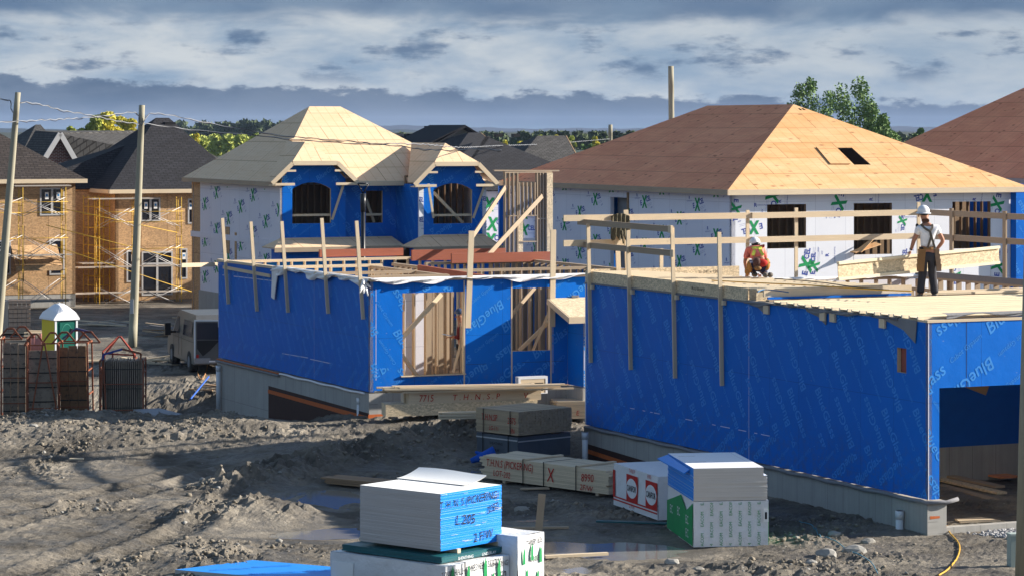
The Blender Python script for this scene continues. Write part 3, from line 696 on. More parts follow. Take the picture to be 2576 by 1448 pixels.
# back guard rail
for z in (5.62, 5.02):
    board(T, (-.6, LB+.0, z), (4.6, LB, z), .038, .15, 'guard_rail'); board(T, (4.55, LB-.04, z+.0), (9.45, LB-.04, z+.02), .038, .145, 'guard_rail')
    board(T, (9.45, LB, z+.03), (9.45, .5, z+.03), .038, .145, 'guard_rail', m_stud2)
for x, y0 in ((1882, 528), (2004, 522), (2312, 508), (1665, 625)):
    a, z0 = H.fr(x, y0, b=LB); mb = MB(); mb.box(a-.045, a+.045, LB+.02, LB+.06, zt-.3, z0); mb.build('guard_post', m_stud, T)
for x, y0, x1 in ((2396, 523, 2392), (2530, 530, 2526)):
    b_, z0 = H.sd(x, y0, a=9.45); mb = MB(); mb.box(9.39, 9.43, b_-.07, b_+.07, zt-.3, z0); mb.build('guard_post', m_stud2, T)
for xx, tw in ((1545, 540), (1568, 527)):
    a, z0 = H.fr(xx, tw, b=LB); mb = MB(); mb.beam((a, LB-.12, z0), (a+.06, LB-.12, zt), .12, .04, up=(0, 1, 0)); mb.build('guard_post', m_stud, T)
# props and loose lumber inside the garage (parts nailed to it)
mb = MB(); mb.beam((2.0, 5.9, 3.3), (4.9, 5.2, 2.15), .04, .28, up=(0, 0, 1)); mb.build('brace', m_dark, T)
# scuppers: small blocks under plate on left wall
for x, y in ((2073, 789), (2098, 793), (2223, 809), (1931, 771)):
    b_, z_ = H.sd(x, y); mb = MB(); mb.box(-.06, -.015, b_-.10, b_+.10, zt-.20, zt-.02); mb.build('block', m_stud, T)
mb = MB(); bh = -holes[0][0]; mb.box(.1, .13, bh-.9, bh+.2, 2.9, 3.7); mb.build('duct_panel', [M('dull_red', (.30, .09, .07), 'plain')], T)
# joists lying on their side across the garage
jb = [.45, 1.0, 1.42, 1.95, 2.5, 3.0, 3.55, 4.1, 4.6, 5.1, 5.6]
jx = [2255, 2270]
nm = ['nearest', 'second', 'third', 'fourth', 'fifth', 'sixth', 'seventh', 'eighth', 'ninth', 'tenth', 'eleventh']
for i, b_ in enumerate(jb):
    t_ = thing('i_joist', f'pale wooden I-joist lying flat across the garage walls, {nm[i]} one back from the header', 'joist', H.w(.0, b_, zt+.075), TH+random.uniform(-.006, .006), 'joists laid flat over the garage')
    mb = MB(); L0 = -.07+random.uniform(-.03, .03); L1 = garW+.3
    mb.beam((L0, -.15, 0), (L1, -.15, 0), .038, .06); mb.beam((L0, .15, 0), (L1, .15, 0), .038, .06); mb.build('flange', m_fresh, t_)
    mb = MB(); mb.beam((L0+.01, 0, .0), (L1, 0, .0), .265, .011); mb.build('web', m_fresh, t_)
# ---------------------------------------------------------------- left foreground house
OL = P(930, 325, 70); H, T = house('unfinished_house', 'half-built blue-sheathed ground floor in the middle distance with open window holes and red beams', (OL.x, OL.y))
HL, TL = H, T
zs, zt = 1.15, 3.95; LB = 11.9
pl = left(0); mb = MB(); mb.slab(pl, rect(-LB, 0, zs, zt), (), .09, 0, 2)
blue_print(mb, pl, (-LB, -.01, zs+.6, zt-.25), (), -55, 1, (.2, .3), h=.15); blue_print(mb, pl, (-LB, -.01, zs, zs+.55), (), 35, 1, (.1, .3), h=.15, small=False)
u = -H.sd(790)[0]; mb.face([pl.p(u, zs, .003), pl.p(u+.01, zs, .003), pl.p(u+.01, zt, .003), pl.p(u, zt, .003)], 3)
for x0, y0, x1, y1 in ((710, 886, 775, 897), (780, 900, 832, 911), (560, 690, 572, 691), (588, 693, 684, 704)):
    a, b_ = H.sd(x0, y0), H.sd(x1, y1); mb.face([pl.p(-a[0], a[1]-.02, .003), pl.p(-b_[0], b_[1]-.02, .003), pl.p(-b_[0], b_[1], .003), pl.p(-a[0], a[1], .003)], 3)
mb.build('wall', [m_blue, m_blue2, m_stud, m_foam], T)
aE = H.fr(1427)[0]; PR = .95            # bay that comes forward at right
o1 = [H.fr(1012)[0], H.fr(1170)[0], H.fr(1012, 943)[1], H.fr(1012, 736)[1]]; o2 = [H.fr(1285)[0], H.fr(1388)[0], H.fr(1285, 882)[1], H.fr(1285, 724)[1]]
pl = front(0); mb = MB(); mb.slab(pl, rect(0, aE, zs, zt), [rect(*o1), rect(*o2)], .09, 0, 2)
blue_print(mb, pl, (0.02, o1[0]+.02, zs+.35, zt-.1), (), -55, 1, (.35, .1), h=.22)
blue_print(mb, pl, (o1[1]+.03, aE, zs+.62, zt-.12), [tuple(o2)], 35, 1, (.15, .1), h=.23); blue_print(mb, pl, (0.02, aE, zs, zs+.60), [tuple(o1)], 35, 1, (.5, .25), h=.23)
blue_print(mb, pl, (o1[0], o1[1], o1[3]+.02, zt-.1), (), -55, 1, (.1, .2), h=.2)
for u in (.16, o2[1]+.02): mb.face([pl.p(u, zs+.3, .003), pl.p(u+.012, zs+.3, .003), pl.p(u+.012, zt-.2, .003), pl.p(u, zt-.2, .003)], 3)
for u0, u1 in ((o1[1]+.03, 3.2), (o2[0]+.3, aE-.1)): mb.face([pl.p(u0, zs+.605, .003), pl.p(u1, zs+.605, .003), pl.p(u1, zs+.613, .003), pl.p(u0, zs+.613, .003)], 4)
mb.build('wall', [m_blue, m_blue2, m_stud, m_foam, m_blackp], T)
# small bay with lean-to roof
mb = MB(); zb = H.fr(1430, 808, b=-PR)[1]
mb.slab(Pl((aE, 0, 0), (0, -1, 0)), rect(.005, PR, zs, zb), (), .09, 0, 2); mb.slab(front(-PR), rect(aE+.005, aE+3.2, zs, zb), (), .09, 0, 2)
mb.slab(front(0), rect(aE, aE+3.2, zb, zt), (), .09, 0, 2)
blue_print(mb, front(-PR), (aE, aE+3.2, zs, zb), (), -55, 1, (.65, .3), h=.22); blue_print(mb, front(0), (aE, aE+3, zb+.3, zt-.1), (), 35, 1, (.2, .1), h=.22)
mb.face([front(-PR).p(aE+.01, zs, .003), front(-PR).p(aE+.03, zs, .003), front(-PR).p(aE+.03, zb, .003), front(-PR).p(aE+.01, zb, .003)], 3)
mb.build('bay_wall', [m_blue, m_blue2, m_stud, m_foam], T)
az1 = H.fr(1395, 748, b=-.02); ez = H.fr(1432, 805, b=-PR-.35)
mb = MB(); mb.poly([(ez[0], -PR-.35, ez[1]+.1), (aE+3.4, -PR-.35, ez[1]+.1), (aE+3.4, -.02, az1[1]), (ez[0], -.02, az1[1])], .02, 0)
mb.build('canopy_roof', m_osbl, T)
board(T, (ez[0]-.03, -PR-.37, ez[1]+.01), (aE+3.4, -PR-.37, ez[1]+.01), .035, .16, 'fascia', m_stud)
mb = MB(); mb.beam((ez[0]-.02, -.02, az1[1]-.08), (ez[0]-.02, -PR-.36, ez[1]+.02), .03, .14); mb.build('fascia', m_stud, T)
for a in (aE+.1, aE+.9):
    mb = MB(); mb.beam((a, -.05, az1[1]+.03), (a+.2, -.05, az1[1]+.03), .05, .05); mb.build('clip', m_felt, T)
# foundation
mb = MB(); mb.slab(left(-.04), rect(-LB-.04, .04, -2.2, zs-.03), (), .24, 0); mb.slab(front(-.04), rect(.2, aE, -1, zs-.03), (), .24)
mb.slab(front(-PR-.04), rect(aE-.04, aE+3.2, -1, zs-.03), (), .2); mb.slab(Pl((aE-.04, 0, 0), (0, -1, 0)), rect(0, PR, -1, zs-.035), (), .2)
mb.build('foundation', m_conc, T)
u0 = -H.sd(679)[0]; zc = H.sd(679, 968)[1]; z2 = H.sd(915, 1028)[1]
mb = MB(); mb.slab(left(-.047), [(u0, -2.2), (-.0, -2.2), (0.03, zs-.52), (u0, zc)], (), .008, 0); mb.build('damp_proofing', m_brown, T)
mb = MB(); mb.slab(left(-.062), [(u0, zc-.20), (.03, zs-.72), (.03, zs-.60), (u0, zc-.10)], (), .008, 0); mb.build('membrane_strip', m_orange, T)
mb = MB(); mb.slab(front(-.055), rect(-.06, .75, zs-.72, zs-.55), (), .008, 0); mb.build('membrane_strip', m_orange, T)
mb = MB(); mb.box(-.075, -.045, 6.5, LB, zs-.06, zs-.03, 0); mb.build('sill_strip', m_orange, T)
mb = MB(); mb.path([(-.07, 6.5-.3*i, zs-.05+.012*math.sin(i)) for i in range(22)], .03, 6); mb.build('sill_membrane', m_poly, T)
mb = MB(); mb.path([(-.09, LB-.3*i, zs-.10) for i in range(19)], .03, 6); mb.build('sill_membrane', m_felt, T)
# floor, plates
W = 8.6; fl = zs+.02
mb = MB(); mb.box(.1, W, .1, LB, fl-.05, fl); mb.build('floor', m_osb, T)
board(T, (-.0, LB, zt+.01), (.02, .0, zt+.02), .13, .07, 'wall_plate'); board(T, (.0, .03, zt+.01), (W, .03, zt+.01), .13, .07, 'wall_plate')
board(T, (o1[0]-.05, .02, o1[2]-.015), (o1[1], .02, o1[2]-.015), .14, .03, 'sill_board')
for a in (o1[1]-.03, o2[1]-.03, o2[0]+.02): board(T, (a, .06, zs), (a, .06, zt-.05), .038, .13, 'stud', up=(0, 1, 0))
# inner walls
g = 'stud_wall'
stud_wall(T, (.12, LB-.1), (W, LB-.1), fl, zt, m_stud, top=2)
stud_wall(T, (.12, .15), (.12, LB-.2), fl, zt-.04, m_stud)
stud_wall(T, (W, LB-.1), (W, .1), fl, zt, m_stud2)
stud_wall(T, (.2, 7.7), (3.4, 7.7), fl, zt+.02, m_stud); stud_wall(T, (.9, 2.3), (3.1, 2.3), fl, zt, m_stud2, sp=.31); stud_wall(T, (3.1, 2.3), (3.1, 7.7), fl, zt-.02, m_stud2)  # darker lumber on the inner walls paints in the interior shade
stud_wall(T, (.2, 4.4), (3.1, 4.4), fl, zt, m_stud2)
stud_wall(T, (4.3, 4.9), (W, 4.9), fl, zt-.03, m_stud2, sp=.3); stud_wall(T, (4.3, 4.9), (4.3, 9), fl, zt-.03, m_stud2); stud_wall(T, (5.2, 8.8), (W, 8.8), fl, zt-.02, m_stud2)
mb = MB(); mb.box(2.0, 2.9, 3.3, 3.34, fl, zt-.3); mb.build('poly_partition', m_foam, T)
mb = MB(); mb.slab(front(LB), rect(0, 5.2, zs, zt-.1), (), .04); mb.slab(Pl((W+.1, 0, 0), (0, -1, 0)), rect(-LB, 0, zs, zt-.1), (), .04); mb.build('wall', m_blue, T)
# diagonal braces
def fbrace(pts, w=.14, name='brace', mat=None, b=0.1):
    (x0, y0), (x1, y1) = pts; a0, z0 = H.fr(x0, y0, b=b); a1, z1 = H.fr(x1, y1, b=b+.25); mb = MB(); mb.beam((a0, b, z0), (a1, b+.25, z1), .038, w, up=(0, 0, 1)); return mb.build(name, mat or m_stud, T)
fbrace(((1000, 860), (1110, 738)), .12, b=.35); fbrace(((1010, 890), (1050, 945)), .10, b=.6); fbrace(((1170, 820), (1140, 935)), .07, b=.3); fbrace(((1158, 810), (1158, 935)), .05, b=.28)
fbrace(((1285, 792), (1345, 722)), .10, b=.5, mat=m_stud2); fbrace(((1388, 765), (1340, 880)), .07, b=.45); fbrace(((1305, 880), (1388, 800)), .10, b=.6)
# red laminated beams
def rb(x0, x1, y0, y1, b, mat=None, xb=None):
    a0, z1 = H.fr(x0, y0, b=b); a1, _ = H.fr(x1, y0, b=b); z0 = H.fr(x0, y1, b=b)[1]; mb = MB(); mb.beam((a0, b, (z0+z1)/2), (a1, b, (z0+z1)/2), .09, z1-z0); mb.build('laminated_beam', mat or m_red, T)
rb(803, 1013, 627, 646, LB+.02); rb(1035, 1270, 628, 655, LB-.4); rb(1135, 1387, 637, 661, 8.6)
a0, z0 = H.fr(1082, 672, b=4.4); a1, z1 = H.fr(1215, 690, b=.6); mb = MB(); mb.beam((a0, 5.2, zt-.02), (a1+.2, .8, zt-.10), .09, .24); mb.build('laminated_beam', m_red, T)
# guard posts
for (x, y0, x1, y1) in ((567, 548, 577, 763), (642, 557, 649, 781), (716, 556, 727, 784), (814, 548, 828, 787), (902, 555, 916, 801)):
    b0, z1 = H.sd(x1-2, y1, a=-.05); z0 = H.sd(x1, y0, a=-.05)[1]; mb = MB(); mb.beam((-.24, b0, z0), (-.06, b0, z1), .09, .045, up=(0, 1, 0)); mb.build('guard_post', m_stud, T)
for (x, y0, x1, y1) in ((1186, 580, 1177, 823), (1392, 577, 1389, 820)):
    a0, z0 = H.fr(x, y0, b=-.08); a1, z1 = H.fr(x1, y1, b=-.08); mb = MB(); mb.beam((a0, -.07, z0), (a1, -.07, z1), .15, .04, up=(0, 1, 0)); mb.build('guard_post', m_stud, T)
b0, b1 = H.sd(578)[0], H.sd(688)[0]; board(T, (-.10, b0+.3, zt-.16), (-.10, b1, zt-.22), .03, .09, 'nailing_board')
board(T, (-.02, LB+.1, zt-.12), (-1.25, LB-.35, zt-.10), .04, .12, 'loose_board')
# plastic wrap along the tops
wavy(left(-.02), -H.sd(690)[0], 0.03, zt+.05, .24, m_poly, T, 'plastic_wrap', n=70, thick=.09, seed=3)
wavy(front(-.03), .0, aE+1.6, zt+.05, .17, m_poly, T, 'plastic_wrap', n=90, thick=.09, seed=5)
wavy(front(-.045), .35, 1.15, zt-.03, .10, m_redp, T, 'plastic_wrap', n=14, thick=.07, seed=5, ) if False else None
mb = MB(); pl = left(-.08); u = -H.sd(690)[0]; mb.slab(pl, [(u, zt-.0), (u+.55, zt), (u+.35, zt-.4), (u+.2, zt-.85), (u-.05, zt-.80), (u+.0, zt-.35)], (), .02); mb.build('hanging_plastic', m_poly, T)
mb = MB()
for k in range(7): mb.tube((-.12, .1, zt-.02), (-.12+random.uniform(-.25, .25), -.05+random.uniform(-.15, .15), zt-.02-random.uniform(.05, .35)), .06, .02, 6)
mb.build('plastic_knot', m_poly, T)
# tall stair wall frame
T2 = thing('framed_wall_tower', 'tall open stud tower of weathered lumber standing behind the red beams', 'framework', H.w(0, 0, 0), TH)
bT = 12.6; aT0, zT = H.fr(1267, 430, b=bT); aT1 = H.fr(1386, b=bT)[0]; zm = H.fr(1267, 545, b=bT)[1]
ax0, ax1 = H.fr(1300, b=bT)[0], H.fr(1348, b=bT)[0]; zo1, zo0 = H.fr(1300, 542, b=bT)[1], H.fr(1300, 600, b=bT)[1]
mb = MB(); mb.beam((aT0-.35, bT, zT+.02), (aT1+.25, bT, zT-.0), .14, .04); mb.beam((aT0, bT, zT-.04), (aT1, bT, zT-.04), .14, .04); mb.build('top_plate', m_stud2, T2)
for a in np.linspace(aT0+.03, ax0-.0, 4): board(T2, (a, bT, 1.2), (a, bT, zT-.06), .038, .14, 'stud', m_stud2, up=(0, 1, 0))
for a in np.linspace(ax1+.02, aT1-.2, 4): board(T2, (a, bT, 1.2), (a, bT, zT-.06), .038, .14, 'stud', m_stud2, up=(0, 1, 0))
for a in np.linspace(ax0+.06, ax1-.06, 5): board(T2, (a, bT, zo1), (a, bT, zT-.35), .038, .14, 'cripple_stud', m_stud2, up=(0, 1, 0))
for x0_, x1_, z in ((aT0, ax0, 5.1), (ax1, aT1-.15, 5.0), (aT0, ax0, 3.9), (ax1, aT1-.15, 3.9), (ax0, ax1, zo1), (ax0, ax1, 4.3)): board(T2, (x0_, bT, z), (x1_, bT, z), .13, .038, 'blocking', m_stud2)
board(T2, (aT1-.1, bT-.1, 1.2), (aT1-.1, bT-.1, zT-.06), .20, .05, 'end_panel', m_osbl, up=(0, 1, 0)); board(T2, (ax0+.1, bT-.02, 3.6), (ax0+.1, bT-.02, zo1), .18, .03, 'end_panel', m_osbl, up=(0, 1, 0))
mb = MB(); mb.box(ax0+.25, ax1-.05, bT+.05, bT+.08, 4.4, zo1-.05); pl = front(bT+.05); excel(mb, pl, ax1-.3, 5.2, .32, 0); excel(mb, pl, ax1-.3, 4.7, .32, 0); mb.build('foam_panel', [m_foamw, m_pblue, m_pgreen], T2)
for (x0, y0, x1, y1) in ((1272, 470, 1197, 585), (1365, 492, 1235, 628)):
    a0, z0 = H.fr(x0, y0, b=bT-.2); a1, z1 = H.fr(x1, y1, b=bT-1.5); mb = MB(); mb.beam((a0, bT-.15, z0), (a1-.3, bT-1.6, z1-.3), .04, .15); mb.build('brace', m_stud2, T2)
# loose lumber on the plates
for k, (a0, b0_, a1_, b1__) in enumerate(((3.9, 6.3, 8.2, 6.2), (4.3, 6.5, 7.9, 6.75), (5.0, 5.9, 9.3, 6.1))):
    t_ = thing('loose_plank', ['long plank laid beside the standing worker along the garage wall top', 'second plank lying behind the worker on the wall top', 'plank lying on the flat joists before the worker'][k], 'plank', HR.w(a0, b0_, 4.19 if k else 4.17), 0, 'loose planks on the deck'); q = HR.w(a1_, b1__)-HR.w(a0, b0_); mb = MB(); mb.beam((0, 0, 0), q, .14, .045); mb.build('plank', m_stud, t_)
# things standing inside
tb = MB(); a, z = H.fr(1072, 905, b=1.2)
t_ = thing('tool_tray', 'small orange-red crate on the floor inside the left house', 'crate', H.w(H.fr(1063, b=1.6)[0], 1.6, fl), TH)
mb = MB(); mb.box(-.2, .2, -.12, .12, 0, .04); mb.box(-.2, .2, -.13, -.11, 0, .14); mb.box(-.2, .2, .11, .13, 0, .14); mb.box(-.21, -.19, -.12, .12, 0, .14); mb.box(.19, .21, -.12, .12, 0, .14)
mb.build('tray', [M('red_plastic', (.5, .07, .02), 'plain')], t_); mb = MB(); mb.beam((-.19, 0, .17), (.19, 0, .17), .03, .03); mb.build('handle', m_black, t_)
# ---------------------------------------------------------------- back right house with the big hip roof
O = P(1830, 325, 95); H, T = house('unfinished_house', 'large foam-clad house behind the deck with wide plywood hip roof lit orange on its front', (O.x, O.y))
W, D, ze, zr = 12.4, 19.0, 5.67, 8.68
def surf(mb, pts, holes=(), t=.03, mat=0, side=None):
    """planar polygon with holes in space; first edge gives the right direction"""
    pts = [Vector(p) for p in pts]; U = (pts[1]-pts[0]).normalized(); n = Vector((0, 0, 0))
    for k in range(len(pts)): n += pts[k].cross(pts[(k+1) % len(pts)])
    n.normalize()
    V = n.cross(U); pl = Pl(pts[0], U, V); f = lambda p: ((Vector(p)-pts[0]).dot(U), (Vector(p)-pts[0]).dot(V))
    mb.slab(pl, [f(p) for p in pts], [[f(q) for q in h] for h in holes], t, mat, side); return pl, f
mb = MB()
A, B, Cc, Dd = (0, 0, ze), (W, 0, ze), (W, D, ze), (0, D, ze); r1 = (6.2, 6.2, zr); r2 = (6.2, 12.85, zr)
def on_front(x, y):     # pixel -> point on the front hip plane (local)
    n = (Vector(B)-Vector(A)).cross(Vector(r1)-Vector(A)).normalized()
    r = Vector(((x-CX)/F, 1, -(y-HY)/F)); o = Vector((0, 0, ZC)); M4 = Matrix.Rotation(-TH, 3, 'Z')
    rl = M4 @ r; ol = M4 @ (o-H.O); t_ = (Vector(A)-ol).dot(n)/rl.dot(n); return ol+rl*t_
hs = [on_front(*q) for q in ((2148, 414), (2190, 414), (2142, 371), (2105, 371))]
hv1 = [on_front(*q) for q in ((2012, 277), (2018, 277), (2011, 272), (2006, 272))]; hv2 = [on_front(*q) for q in ((2021, 277), (2027, 277), (2020, 272), (2014, 272))]
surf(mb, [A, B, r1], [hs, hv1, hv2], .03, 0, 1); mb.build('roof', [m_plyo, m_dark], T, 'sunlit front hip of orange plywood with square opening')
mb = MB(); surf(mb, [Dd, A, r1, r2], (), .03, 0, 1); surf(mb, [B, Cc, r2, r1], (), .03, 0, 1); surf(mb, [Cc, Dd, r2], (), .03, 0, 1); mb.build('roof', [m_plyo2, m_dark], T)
mb = MB(); q = [on_front(*q) for q in ((2088, 414), (2138, 414), (2098, 371), (2052, 371))]; surf(mb, [v+Vector((0, -.02, .04)) for v in q], (), .025); mb.build('loose_sheet', m_plyo, T)
mb = MB(); mb.box(-.03, 0, -.03, D, ze-.17, ze+.02); mb.build('fascia', m_stud2, T); mb = MB(); mb.box(0, W, -.03, 0, ze-.17, ze+.02); mb.build('fascia', m_stud, T)
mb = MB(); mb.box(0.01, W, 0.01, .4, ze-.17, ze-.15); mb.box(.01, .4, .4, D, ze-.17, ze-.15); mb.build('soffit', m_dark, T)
wi = .33; zb = -.2
dz1, dz0 = H.sd(1535, 495, a=wi)[1], 2.6; db0, db1 = H.sd(1580, a=wi)[0], H.sd(1535, a=wi)[0]
mb = MB(); pl = left(wi); hd = rect(-db1, -db0, dz0, dz1); mb.slab(pl, rect(-D, -wi, zb, ze-.15), [hd], .15)
foam_print(mb, pl, (-D, -wi-.02, zb, ze-.2), [(-db1, -db0, dz0, dz1)], 14, .44, 1.35, 1.55); mb.build('wall', [m_foam, m_pblue, m_pgreen], T)
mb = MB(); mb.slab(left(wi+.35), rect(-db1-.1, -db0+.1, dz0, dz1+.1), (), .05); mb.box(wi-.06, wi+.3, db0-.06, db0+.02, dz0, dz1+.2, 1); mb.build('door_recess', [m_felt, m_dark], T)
b_ = .33; wins = []
for x0, x1, y0, y1 in ((1929, 2027, 514, 623), (2147, 2243, 511, 638), (2395, 2491, 507, 623)):
    a0, z1 = H.fr(x0, y0, b=b_); a1, z0 = H.fr(x1, y1, b=b_); wins.append((a0, a1, z0, z1))
ab = H.fr(2541, b=b_)[0]
mb = MB(); pl = front(b_); mb.slab(pl, rect(wi, ab, zb, ze-.15), [rect(*q) for q in wins], .15, 0, 3)
k = random.Random(5)
for (x, y, s, an) in ((1945, 500, .62, -95), (1890, 575, .55, 192), (2110, 518, .62, -105), (2325, 492, .62, 190), (2028, 655, .62, 80), (2275, 650, .5, 85), (2400, 685, .5, 90), (2508, 520, .6, -100), (2508, 660, .6, 85), (2205, 680, .5, 85), (2045, 660, .5, 85), (1850, 530, .5, -95), (2270, 560, .4, -95)):
    a_, z_ = H.fr(x, y, b=b_); excel(mb, pl, a_, z_, s*.82, an, (wi, ab, zb, ze-.2), [tuple(w_) for w_ in wins])
for (x, y, an) in ((1960, 505, 85), (2190, 500, 85), (2160, 600, 85), (2270, 545, 0), (2450, 500, 80), (1900, 515, 0), (2080, 640, 90), (2530, 600, 90)):
    a_, z_ = H.fr(x, y, b=b_); put_text(mb, pl, 'R', a_, z_, .13, an, 1, (wi, ab, zb, ze-.2), [tuple(w_) for w_ in wins], bold=.03); put_text(mb, pl, 'insulated sheathing', a_+.3, z_, .05, an, 1, (wi, ab, zb, ze-.2), [tuple(w_) for w_ in wins])
for q in wins+[(ab, ab, 0, 0)]:
    if q[0] != q[1]:
        for uu in (q[0]-.004, q[1]+.004):
            mb.face([pl.p(uu-.006, zb, .002), pl.p(uu+.006, zb, .002), pl.p(uu+.006, q[2], .002), pl.p(uu-.006, q[2], .002)], 4)
mb.build('wall', [m_foamw, m_pblue, m_pgreen, m_dark, m_felt], T)
for q in wins:
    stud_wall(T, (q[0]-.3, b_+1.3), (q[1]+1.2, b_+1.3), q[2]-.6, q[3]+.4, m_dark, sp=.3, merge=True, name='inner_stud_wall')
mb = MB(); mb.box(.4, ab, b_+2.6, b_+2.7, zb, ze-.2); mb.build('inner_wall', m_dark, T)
mb = MB(); mb.slab(front(-.02), rect(ab, W+1.5, H.fr(2541, 755, b=0)[1], ze-.19), (), .1); blue_print(mb, front(-.02), (ab, W+1.5, 2.2, ze-.2), (), -55, 1); mb.slab(Pl((W+1.5, 0, 0), (0, 1, 0)), rect(0, D, zb, ze-.2), (), .1); mb.slab(Pl((ab, .3, 0), (0, -1, 0)), rect(0, .3, 1.9, ze-.19), (), .05)
mb.slab(front(D), rect(0, W, zb, ze-.2), (), .1)
mb.build('bay_wall', [m_blue, m_blue2], T)
# boards poking out of the middle window
a0, z0 = H.fr(2147, 636, b=0)
t_ = thing('plywood_offcut', 'split piece of orange plywood lying across the sill of the middle back window', 'offcut', H.w(a0-.05, .30, z0+.02), TH)
mb = MB(); mb.poly([(0, -.12, .03), (.1, -.35, 0), (1.2, -.25, .28), (1.05, -.05, .34)], .03); mb.poly([(.2, -.15, .05), (.3, -.4, .02), (.85, -.3, .45), (.8, -.1, .42)], .03); mb.build('offcut', m_plyo, t_)
# ---------------------------------------------------------------- roof at the right edge
O = P(2100, 325, 130); H, T = house('unfinished_house', 'house at the far right edge, only its reddish plywood hip roof showing', (O.x, O.y))
ze = ZC-(388-HY)*118/F-.0; pk = H.sd(2590, 240, a=8)[1]
a_p, z_p = H.fr(2600, 212, b=5)
mb = MB(); A = (0, 0, ze); r = (a_p, 5.0, z_p); 
mb.poly([(-.3, 9, ze), (-.3, 0, ze), (a_p, 5, z_p), (a_p, 9.0, z_p)], .03); mb.poly([(-.3, 0, ze), (a_p+6, 0, ze), (a_p, 5, z_p)], .03)
mb = MB()
def pp(x, y, d): p = P(x, y, d); a, b = H.l(p); return (a, b, p.z)
zE = 5.7
surf(mb, [(0, 0, zE), (0, -21, zE-.0), (9, -12, 11.4), (9, -9, 11.4)], (), .04)
surf(mb, [(0, -21, zE), (18, -21, zE), (9, -12, 11.4)], (), .04)
mb.build('roof', m_plyo2, T); mb = MB(); mb.box(.4, 16, -20.6, -.4, -.3, zE-.05); mb.build('wall', m_foam, T); mb = MB(); mb.box(-.03, 0, -21, 0, zE-.2, zE); mb.build('fascia', m_stud2, T)
# ---------------------------------------------------------------- back left two-storey house
O = P(705, 325, 110); H, T = house('unfinished_house', 'two-storey house with pale plywood roof and two blue bays with arched window holes', (O.x, O.y))
ze = 5.67; zr = 8.71; br = 5.6; XR = 8.75
mb = MB(); A = (-.35, -.4, ze); B = (XR, -.4, ze); Cc = (XR, 11.5, ze); Dd = (-.35, 11.5, ze); r1 = (3.3, br, zr); r2 = (4.68, br, zr)
surf(mb, [Dd, A, r1], (), .03, 0, 1); surf(mb, [(3.14, -.4, ze), B, r2, r1, (1.66, 2.99, 7.38), (1.40, 2.93, 7.35)], (), .03, 0, 1); surf(mb, [B, Cc, r2], (), .03, 0, 1); surf(mb, [Cc, Dd, r1, r2], (), .03, 0, 1)
mb.build('roof', [m_plyl, m_dark], T)
mb = MB(); mb.box(-.38, -.35, -.43, 11.5, ze-.17, ze+.01); mb.build('fascia', m_stud2, T)
mb = MB(); aa, bb2 = H.fr(901, b=-.43)[0], H.fr(1041, b=-.43)[0]; mb.box(aa, bb2, -.43, -.4, ze-.17, ze+.02); mb.build('fascia', m_stud, T)
for y, x in ((300, 0), (420, 0)):
    pass
for (x, y) in ((748, 286), (726, 376)):      # slots in the shaded slope
    pass
# bays
def bay(a0, a1, bf, apexpx, clip, eaveL, eaveR, back, zE, nm):
    bo = bf-.4; am = H.fr(apexpx[0], b=bf+.6)[0]
    cl = H.fr(*clip[0], b=bo); cr = H.fr(*clip[1], b=bo); el_, er = H.fr(*eaveL, b=bo), H.fr(*eaveR, b=bo); am = (cl[0]+cr[0])/2
    bp, zp = H.sd(*apexpx, a=am); zc = (cl[1]+cr[1])/2; zp = zc+(zp-zc)
    bp = bf+.75; zp = ZC-(apexpx[1]-HY)*H.w(am, bp).y/F
    E = (min(el_[1], er[1])+max(el_[1], er[1]))/2
    m1 = MB(); surf(m1, [(cl[0], bo, zc), (cr[0], bo, zc), (am, bp, zp)], (), .03, 0, 1)
    surf(m1, [(cl[0], bo, zc), (am, bp, zp), (am, back, zp), (el_[0], back-3.0 if back > 3 else back, E), (el_[0], bo, E)][::-1] if False else [(el_[0], bo, E), (cl[0], bo, zc), (am, bp, zp), (am, back, zp)][::-1], (), .03, 0, 1) if False else None
    m1.face([(el_[0], bo, E), (cl[0], bo, zc), (am, bp, zp), (am, back, zp), (el_[0], bo+(back-bo)*.15, E)][::-1], 0)
    m1.face([(er[0], bo, E), (er[0], bo+(back-bo)*.15, E), (am, back, zp), (am, bp, zp), (cr[0], bo, zc)][::-1], 0)
    d = Vector((0, 0, -.03))
    m1.build('bay_roof', [m_plyl, m_dark], T)
    m1 = MB()
    for p, q in (((el_[0], E), (cl[0], zc)), ((cl[0], zc), (cr[0], zc)), ((cr[0], zc), (er[0], E))):
        m1.beam((p[0], bo-.015, p[1]-.075), (q[0], bo-.015, q[1]-.075), .035, .17)
    m1.build('barge_board', m_stud, T)
    for ea, cc, sg in ((el_[0], cl[0], 1), (er[0], cr[0], -1)):     # eave returns
        m1 = MB(); m1.poly([(ea, bo+.02, E-.13), (ea+sg*.75, bo+.02, E-.13), (ea+sg*.75, bf-.01, E-.13), (ea, bf-.01, E-.13)], .04)
        m1.beam((ea, bo-.0, E-.11), (ea+sg*.95, bo, E-.11), .03, .10); m1.build('eave_return', m_stud, T)
        m1 = MB(); m1.beam((ea+sg*.55, bo+.0, E+.42), (ea+sg*1.0, bo, E+.42), .03, .08); m1.build('lookout', m_stud, T)
    return cl, cr, E, zc
def window_stuff(q, b, cross=True):
    a0, a1, z0, z1 = q
    board(T, (a0, b+.02, z0+.33), (a1, b+.02, z0+.33), .06, .09, 'window_bar', m_stud)
    if cross: board(T, (a0+.05, b+.06, z1-.35), (a1-.25, b+.25, z0), .05, .12, 'brace', m_stud)
    stud_wall(T, (max(a0-.6, .3), b+1.4), (a1+.8, b+1.4), z0-.3, z1+.3, m_dark, sp=.28, merge=True, name='inner_stud_wall')
